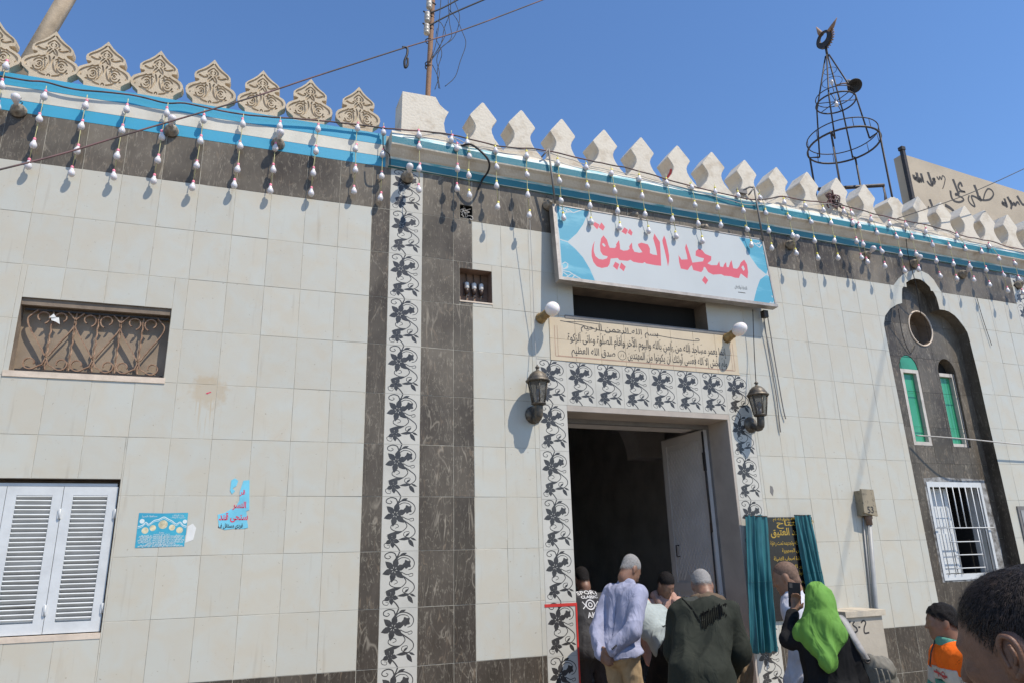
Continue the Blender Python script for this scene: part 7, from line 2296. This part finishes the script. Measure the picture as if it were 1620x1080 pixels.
# ---- 4 youth in a dusty pink hoodie facing the street
J = pose(1.53, 14, 34, 12)
p = make_person('young person in a dusty pink hoodie facing the street and looking down', (2.95, .26), 168, J, M_SKIN3, .0075, hair=hair_mesh(J, M_HAIRB, .007, (.088, .066), -.045))
tor, slv, low = top_prims(J, .028, .05, .97)
ph = garment(p, 'hoodie', [(tor, .04, [(low - np.array([0, 0, .05]), np.array([0, 0, -1.0]))]), (slv, .035)], M_PINKH, .010, CL)
garment(p, 'hood', [([('c', J['N'] + np.array([sg * .075, .06, -.035]), J['N'] + np.array([sg * .085, -.05, .015]), .030, .040) for sg in (-1, 1)] + [('c', J['N'] + np.array([-.08, -.06, .01]), J['N'] + np.array([.08, -.06, .01]), .045, .045)], .03)], M_PINKH, .009, CL)
garment(p, 'trousers', [(leg_prims(J, .02), .04)], M_BLACKC, .012)
fc = J['Cc'] + J['f'] * .1
stick_print(p, ph, 'chest_print', [('MADRID', 0, .0, .05, .20, False)], M_BLACKPRINT, fc - J['t'] * .01, -J['r'], J['t'])
m = MB()
for sg in (-1, 1):
    a = J['N'] + np.array([sg * .05, .105, -.03]); m.tube(smooth_path([tuple(a), tuple(a + np.array([sg * .01, .045, -.07])), tuple(a + np.array([sg * -.005, .055, -.17]))], 5), .005, 5)
part(p, 'drawstring', m, M_INK)
for sg in (-1, 1):
    m = MB(); m.lathe(sphere_prof(.011, .011, 6), 8, Matrix.Translation(hd(J, sg * .031, .080, .012)))
    part(p, 'eye', m, M_HAIRB)
for sg in (-1, 1):
    m = MB(); m.tube([hd(J, sg * .052, .078, .034), hd(J, sg * .032, .096, .040), hd(J, sg * .014, .100, .034)], [.003, .006, .004], 6)
    part(p, 'eyebrow', m, M_HAIRB)

# ---- 5 man in the dark olive jacket
J = pose(1.68, 28, 44, 10, neck=.112, side=9)
J['EL'] = J['SL'] + v3((-.045, .02, -.27)); J['WL'] = J['EL'] + v3((.07, .17, -.17)); J['ER'] = J['SR'] + v3((.045, .02, -.27)); J['WR'] = J['ER'] + v3((-.07, .17, -.17))
p = make_person('grey haired person in a long dark olive jacket with brown collar, seen from behind', (2.18, -1.51), -30, J, M_SKIN, .0085, hair=hair_mesh(J, M_HAIRG, .002, (.085, .072), -.05, fade=(.03, .05)))
tor, slv, low = top_prims(J, .028, .26, .98, .012, 1.15, .008)
ol = garment(p, 'jacket', [(tor, .05, [(low - np.array([0, 0, .10]), np.array([0, 0, -1.0]))]), (slv, .05)], M_OLIVE, .010, [(.012, (7.5, 7.5, 3.2), 3.0), (-.007, (6, 6, 6), 9.0)])
garment(p, 'trousers', [(leg_prims(J, .022), .04)], M_BLACKC, .012)
Nn = J['N']
garment(p, 'collar', [([('c', Nn + np.array([-.045, -.035, -.035]), Nn + np.array([.045, -.035, -.035]), .078, .078), ('c', Nn + np.array([.02, -.06, .015]), Nn + np.array([.115, .0, -.01]), .046, .040), ('c', Nn + np.array([-.02, -.06, .0]), Nn + np.array([-.115, .0, -.045]), .046, .034)], .025, [(Nn + np.array([0, 0, .045]), np.array([0, .35, 1.0]))])], M_BROWNC, .008, [(.006, (18, 18, 14), 2.0)])
bc = J['Cc'] + J['t'] * .035 - J['f'] * .1
stick_print(p, ol, 'back_panel', [('poly', [(-.155, .075), (-.02, -.115), (.165, -.01), (.10, .085), (.0, .10)])], M_OLIVE2, bc, J['r'], J['t'], .003)
stick_print(p, ol, 'back_seam', [('strip', [(-.155, .075), (-.085, -.02), (-.02, -.115)], .007)], M_BLACKPRINT, bc, J['r'], J['t'], .006)
stick_print(p, ol, 'back_print', [('strip', [(-.015 + .0125 * k, -.055 + .006 * k + .010 * math.sin(k * 2.1)), (-.004 + .0125 * k, -.175 + .0085 * k + .012 * math.sin(k * 1.7 + 1))], .0075) for k in range(14)] + [('strip', [(-.02, -.065), (.16, .025)], .012)], M_BLACKPRINT, bc, J['r'], J['t'], .008)

# ---- 6 person in a tan robe stooping, mostly hidden
J = pose(1.60, 66, 70, 0)
J['EL'] = J['SL'] + v3((0, .05, -.27)); J['WL'] = J['EL'] + v3((.03, .10, -.18)); J['ER'] = J['SR'] + v3((0, .05, -.27)); J['WR'] = J['ER'] + v3((-.03, .10, -.18))
p = make_person('stooping person in a tan robe, mostly hidden behind the dark olive jacket', (2.67, -1.0), -14, J, M_SKIN, .012, hair=hair_mesh(J, M_HAIRB))
tor, slv, low = top_prims(J, .03, 0.0, .95)
sk = [('c', J['P'] + v3((sg * .05, -.01, .02)), v3((sg * .10, -.06, .15)), .150, .20) for sg in (-1, 1)]
garment(p, 'robe', [(tor + sk, .05, [(v3((0, 0, .10)), v3((0, 0, -1.0)))]), (slv, .04)], M_BROWNR, .011, [(.013, (15, 15, 1.6), 2.0), (-.006, (7, 7, 7), 4.0)])
p.scale = (.85, .9, 1)

# ---- 7 man in white thobe in profile
J = pose(1.61, 9, 18, 4, neck=.135)
J['EL'] = J['SL'] + v3((-.035, -.02, -.27)); J['WL'] = J['EL'] + v3((.01, .10, -.22)); J['ER'] = J['SR'] + v3((.035, -.02, -.27)); J['WR'] = J['ER'] + v3((-.01, .10, -.22))
p = make_person('shaven headed person in a white robe standing in profile before the plaque', (3.07, -1.58), 40, J, M_SKIN2, .0075, hand_prims(J['WL'], (0, .4, -.9), (-1, 0, 0), .95, .4, 1), hair=hair_mesh(J, M_HAIRS, .0005, (.080, .066), -.055, .006, [], .003))
tor, slv, low = top_prims(J, .026, .10, .97, .01, 1.15, .012)
sk = [('c', J['P'] + v3((sg * .06, 0, -.05)), v3((sg * .09, 0, .12)), .150, .18, v3((0, 1, 0)), 1.1) for sg in (-1, 1)]
garment(p, 'robe', [(tor + sk, .05, [(v3((0, 0, .08)), v3((0, 0, -1.0)))]), (slv, .035), ([('c', J['N'] + v3((0, -.02, -.03)), J['N'] + v3((0, -.015, .025)), .072, .060)], .02)], M_THOBE, .010, [(.009, (13, 13, 2.6), 6.0), (-.005, (7, 7, 7), 2.0)])

# ---- 8 woman with the green scarf, filming with a phone
wpos, whd = at(1284, 968, 4.62), -34
R_w = Matrix.Rotation(math.radians(whd), 3, 'Z'); 
wroot = Vector((wpos.x + .03, wpos.y - .05, 0))
def wl_(px, py, dep):
    v = R_w.inverted() @ (at(px, py, dep) - wroot); return np.array(v)
J = pose(1.445, 3, 8, 16)
J['EL'] = wl_(1246, 1012, 4.62); J['WL'] = wl_(1255, 966, 4.80)
J['EL'][0] /= .9; J['WL'][0] /= .9
J['ER'] = J['SR'] + v3((.05, .02, -.25)); J['WR'] = J['ER'] + v3((-.08, .16, -.10))
ph_c = wl_(1257, 940, 4.84)
hw = J['WL']
hands = hand_prims(hw, unit(ph_c - hw) * 1.0, (.15, 1, .1), .92, .55, 1)
p = make_person('person in a lime green headscarf and black dress holding up a phone', (wroot.x, wroot.y), whd, J, M_SKIN2, .0065, hands)
tor, slv, low = top_prims(J, .024, .10, .90, .015, 1.1, .006)
sk = [('c', J['P'] + v3((sg * .06, 0, -.02)), v3((sg * .12, -.02, .10)), .155, .21) for sg in (-1, 1)]
garment(p, 'dress', [(tor + sk, .05, [(v3((0, 0, .06)), v3((0, 0, -1.0)))]), ([(q[0], q[1], q[2], q[3] * .84, q[4] * .84) for q in slv], .03)], M_ABAYA, .010, [(.008, (11, 11, 5), 4.0), (-.005, (8, 8, 8), 1.0)])
M9 = HM(J)
Hc = J['Hc']; sc_ = J['s']
scarf = [('e', hd(J, 0, -.014, .040), (.100 * sc_, .122 * sc_, .108 * sc_), M9), ('c', hd(J, 0, -.03, -.02), J['N'] + v3((0, -.01, .0)), .092, .098),
         ('c', J['N'] + v3((0, -.02, .01)), J['SL'] + v3((.01, -.03, .035)), .092, .060), ('c', J['N'] + v3((0, -.02, .01)), J['SR'] + v3((-.075, -.03, .03)), .092, .055),
         ('c', J['SL'] + v3((.03, -.06, .02)), J['Cc'] + v3((-.02, -.150, -.100)), .055, .020), ('c', J['SR'] + v3((-.085, -.06, .02)), J['Cc'] + v3((-.02, -.150, -.100)), .055, .020),
         ('c', J['N'] + v3((.0, -.06, -.02)), J['Cc'] + v3((-.02, -.150, -.06)), .085, .026), ('c', J['N'] + v3((0, .03, -.04)), J['Cc'] + v3((0, .13, .02)), .08, .05)]
garment(p, 'headscarf', [(scarf, .06, (), [('e', hd(J, 0, .125, -.015), (.062, .06, .085), M9)], .02)], M_HIJAB, .006, [(.013, (7, 7, 2.6), 8.0), (.008, (15, 15, 5), 2.0), (-.004, (9, 9, 9), 3.0)])
p.scale = (.90, 1, 1)
# phone (held, so a thing of its own)
pw_ = R_w @ Vector(ph_c) + wroot
ph_t = thing('phone', 'black phone held upright in front of the lime green headscarf', 'phone', Matrix.Identity(4), tuple(pw_), rotz=math.radians(whd + 4))
m = MB(); m.slab(-.040, .040, -.005, .005, -.080, .080, .003); m.box(-.038, .038, .0049, .0056, -.078, .078); o = part(ph_t, 'case', m, M_PHONE); o.rotation_euler = (math.radians(-8), math.radians(6), 0)
m = MB(); m.box(-.032, -.012, -.0075, -.004, .042, .072); o = part(ph_t, 'camera_island', m, M_INK); o.rotation_euler = (math.radians(-8), math.radians(6), 0)
# shoulder bag
bagc = at(1392, 1052, 4.45)
bt = thing('shoulder_bag', 'grey canvas shoulder bag slung on the strap behind the lime green headscarf', 'bag', Matrix.Identity(4), (bagc.x, bagc.y, bagc.z - .2))
bo = Vector((bagc.x, bagc.y, bagc.z - .2))
def bl_(px, py, dep): return np.array(at(px, py, dep) - bo)
garment(bt, 'bag_body', [([('c', bl_(1372, 1062, 4.5), bl_(1385, 1120, 4.5), .075, .105, (0, 1, 0), 1.3), ('c', bl_(1398, 1060, 4.46), bl_(1402, 1120, 4.46), .070, .11, (0, 1, 0), 1.3), ('c', bl_(1375, 1048, 4.48), bl_(1405, 1058, 4.45), .045, .04)], .03)], M_BAG, .008, [(.010, (13, 13, 9), 1.0), (.005, (24, 24, 20), 6.0)])
sp_w = [np.array(v) for v in (R_w @ Vector(J['SR'] + v3((-.03, .05, .06))) + wroot - bo, R_w @ Vector(J['SR'] + v3((-.02, -.04, .095))) + wroot - bo, R_w @ Vector(J['SR'] + v3((.03, -.15, .02))) + wroot - bo)]
m = MB()
P_ = smooth_path([tuple(bl_(1327, 972, 4.72)), tuple(bl_(1335, 980, 4.60)), tuple(bl_(1348, 1003, 4.47)), tuple(bl_(1361, 1026, 4.43)), tuple(bl_(1371, 1042, 4.44))], 6)
n_ = len(P_)
Vv = []
for i, q in enumerate(P_):
    for dx, dy in ((-.020, -.004), (.020, -.010), (.020, .004), (-.020, .010)): Vv.append((q[0] + dx, q[1] + dy, q[2]))
m.add(Vv, [(4 * i + a, 4 * i + (a + 1) % 4, 4 * i + 4 + (a + 1) % 4, 4 * i + 4 + a) for i in range(n_ - 1) for a in range(4)], 0, True)
part(bt, 'strap', m, M_STRAP)
m = MB(); q = bl_(1372, 1042, 4.44); m.tube([Vector(q) + Vector((.022 * math.cos(a), 0, .022 * math.sin(a))) for a in np.linspace(0, 2 * PI, 12, endpoint=False)], .005, 6, closed=True); part(bt, 'buckle', m, M_INK)
m = MB()
for k in range(3): m.tube(smooth_path([tuple(bl_(1385 + 9 * k, 1056 + 2 * k, 4.36)), tuple(bl_(1390 + 9 * k, 1075, 4.34)), tuple(bl_(1392 + 9 * k, 1100, 4.33))], 5), .007, 5)
part(bt, 'seam', m, M_BAG)

# ---- 9 boy in orange and green fleece
J = pose(1.35, 4, 4, -10)
J['EL'] = J['SL'] + v3((-.05, -.02, -.22)); J['WL'] = J['EL'] + v3((.0, .10, -.17)); J['ER'] = J['SR'] + v3((.06, .03, -.21)); J['WR'] = J['ER'] + v3((.02, .12, -.15))
bp_ = at(1504, 1000, 4.2)
p = make_person('black haired child in an orange, white and green fleece walking along the wall', (bp_.x, bp_.y), 66, J, M_SKIN, .0065, hands=hand_prims(J['WR'], (0, .3, -.9), (1, 0, 0), .8, .4, -1), hair=hair_mesh(J, M_HAIRB, .012, (.084, .060), -.050, .006, [(-.006, (40, 40, 40), 3.0)]))
tor, slv, low = top_prims(J, .030, .06, .95, 0, 1.15, .008)
zc = J['Sc'][2]
FC = [(.005, (14, 14, 8), 2.0), (-.004, (9, 9, 9), 4.0)]
z1_, z2_ = zc - .085, zc - .160
fl = garment(p, 'fleece_body', [(tor, .04, [(low - v3((0, 0, .05)), v3((0, 0, -1.0))), (v3((0, 0, z2_)), v3((0, 0, 1.0)))])], M_GREENF, .0085, FC)
fw_ = garment(p, 'fleece_band', [(tor, .04, [(v3((0, 0, z1_)), v3((0, 0, 1.0))), (v3((0, 0, z2_)), v3((0, 0, -1.0)))])], M_WHITEF, .0085, FC)
fo = garment(p, 'fleece_yoke', [(tor, .04, [(v3((0, 0, z1_)), v3((0, 0, -1.0)))])], M_ORANGE, .0085, FC)
for sd in 'LR':
    a, b, c_ = J['S' + sd], J['E' + sd], J['W' + sd]
    dd = unit(b - a); cut1 = a + dd * .080; cut2 = a + dd * .165
    up_ = [('c', a, b, .083 * J['s'], .076 * J['s'])]
    so = garment(p, 'upper_sleeve', [(up_, .02, [(cut1, dd)])], M_ORANGE, .0085, FC)
    swh = garment(p, 'sleeve_band', [(up_, .02, [(cut1, -dd), (cut2, dd)])], M_WHITEF, .0085, FC)
    sg_ = garment(p, 'lower_sleeve', [(up_ + [('c', b, b + (c_ - b) * .95, .074 * J['s'], .058 * J['s'])], .02, [(cut2, -dd)])], M_GREENF, .0085, FC)
    if sd == 'L':
        stick_print(p, swh, 'sleeve_print', [('UNITE', 0, 0, .055, .14, False)], M_DGREY, (cut1 + cut2) / 2, (0.25, -1.0, 0), (0, 0, 1), .003) if False else stick_print(p, swh, 'sleeve_print', [('UNITE', 0, 0, .06, .13, False)], M_DGREY, (cut1 + cut2) / 2, (-.25, -1.0, 0), (0, 0, 1), .003)
garment(p, 'collar', [([('c', J['N'] + v3((0, -.012, -.03)), J['N'] + v3((0, .0, .03)), .078, .066)], .02, [(J['N'] + v3((0, .0, .03)), v3((0, -.25, 1.0)))])], M_GREENF, .007)
garment(p, 'trousers', [(leg_prims(J, .02), .04)], M_DGREY, .012)
cc = v3((0, 0, (z1_ + z2_) / 2)) + v3((-.03, .12, 0))
stick_print(p, fw_, 'chest_print', [('strip', [(-.10, .005), (-.05, .0), (.0, -.006), (.06, -.004)], .012), ('strip', [(-.07, .02), (-.06, -.02)], .007), ('strip', [(-.04, .018), (-.03, -.022)], .007), ('strip', [(-.01, .01), (0, -.02)], .007), ('strip', arc(.02, .0, .018, 0, 360, 10), .006)], M_REDPRINT, cc, (-1, -.25, 0), (0, 0, 1), .003)
stick_print(p, fl, 'belly_print', [('FOREVER', 0, 0, .035, .12, False)], M_WHITEPRINT, cc + v3((0, 0, -.085)), (-1, -.25, 0), (0, 0, 1), .003)
m = MB(); zz = J['N']; m.tube([tuple(zz + v3((0, .062, .02))), tuple(zz + v3((0, .098, -.05))), tuple(zz + v3((0, .118, -.12)))], .004, 5); part(p, 'zip', m, M_INK)

# ---- 10 and 11: the two heads close to the camera
def near_head(label, px, py, dep, H, heading, hp, hy, h, skin, hairgrow, strands):
    c = at(px, py, dep)
    for _ in range(6):
        J = pose(H, 6, hp, hy); H *= c.z / J['Hc'][2]
    J = pose(H, 6, hp, hy)
    Rm = Matrix.Rotation(math.radians(heading), 3, 'Z')
    hc = Rm @ Vector(J['Hc'])
    pos = (c.x - hc.x, c.y - hc.y)
    t = make_person(label, pos, heading, J, skin, h, hair=None)
    hm = hair_mesh(J, M_HAIRB, hairgrow, (.070, .066), -.062, .005, [(-.0012, (120, 120, 120), 3.0)], .003, (.03, .085))
    obj('hair', hm, t)
    if strands:
        me = hm; vs = [v.co.copy() for v in me.vertices]; ns = [v.normal.copy() for v in me.vertices]
        r_ = random.Random(4)
        m = MB()
        fwd = Vector(J['hf'])
        for i in (r_.randrange(len(vs)) for _ in range(strands)):
            p0 = vs[i] + Vector((r_.gauss(0, .002), r_.gauss(0, .002), r_.gauss(0, .002))); n0 = ns[i]
            crown = Vector(hd(J, .0, -.06, .125))
            fl_ = (vs[i] - crown); fl_ = fl_ - n0 * fl_.dot(n0)
            fl_ = fl_.normalized() if fl_.length > 1e-4 else n0.orthogonal()
            dr = (fl_ + n0 * r_.uniform(.02, .22) + Vector((r_.gauss(0, .16), r_.gauss(0, .16), r_.gauss(0, .16)))).normalized()
            sd_ = dr.cross(n0).normalized() * .00045
            ln = r_.uniform(.006, .013)
            m.add([p0 - sd_, p0 + sd_, p0 + dr * ln], [(0, 1, 2)])
        o = part(t, 'hair_strands', m, M_STRAND); o['kind'] = 'stuff'
    tor, slv, low = top_prims(J, .022, .06, .6)
    garment(t, 'shirt', [(tor, .04, [(low - v3((0, 0, .05)), v3((0, 0, -1.0)))]), (slv, .03), ([('c', J['N'] + v3((0, -.02, -.02)), J['N'] + v3((0, -.02, .0)), .078, .070)], .02)], M_BLACKC, .009, CL)
    garment(t, 'trousers', [(leg_prims(J, .02), .04)], M_DGREY, .012)
    return t, J
t11, J11 = near_head('person with thick black hair almost hidden behind the nearest head', 1642, 984, 1.75, 1.66, 20, 10, 0, .008, M_SKIN3, .012, 5000)
t10, J10 = near_head('person with short dark hair seen close from behind, facing the wall', 1626, 1034, 1.15, 1.66, 17, 14, 0, .005, M_SKIN4, .0030, 24000)
# eyelashes and brow of the nearest head
for sg in (-1, 1):
    m = MB()
    m.tube([hd(J10, sg * .052, .078, .034), hd(J10, sg * .032, .097, .040), hd(J10, sg * .014, .101, .034)], [.003, .006, .004], 6)
    for k in range(5): m.tube([hd(J10, sg * (.020 + .006 * k), .094, .010), hd(J10, sg * (.021 + .006 * k), .106, .004)], .0008, 4)
    part(t10, 'eyebrow', m, M_HAIRB)
# inner folds of the ear
for sg in (-1, 1):
    m = MB()
    m.tube(smooth_path([tuple(hd(J10, sg * .084, .002, -.014)), tuple(hd(J10, sg * .087, .004, .018)), tuple(hd(J10, sg * .091, -.008, .034)), tuple(hd(J10, sg * .095, -.024, .026)), tuple(hd(J10, sg * .094, -.026, .004)), tuple(hd(J10, sg * .088, -.016, -.020)), tuple(hd(J10, sg * .083, -.004, -.030))], 6), [.0035] * 6 + [.0042] * 24 + [.006] * 7, 8)
    m.tube(smooth_path([tuple(hd(J10, sg * .087, -.012, .020)), tuple(hd(J10, sg * .089, -.016, .002)), tuple(hd(J10, sg * .086, -.009, -.010))], 5), .0035, 8)
    part(t10, 'ear_rim', m, M_SKIN4)
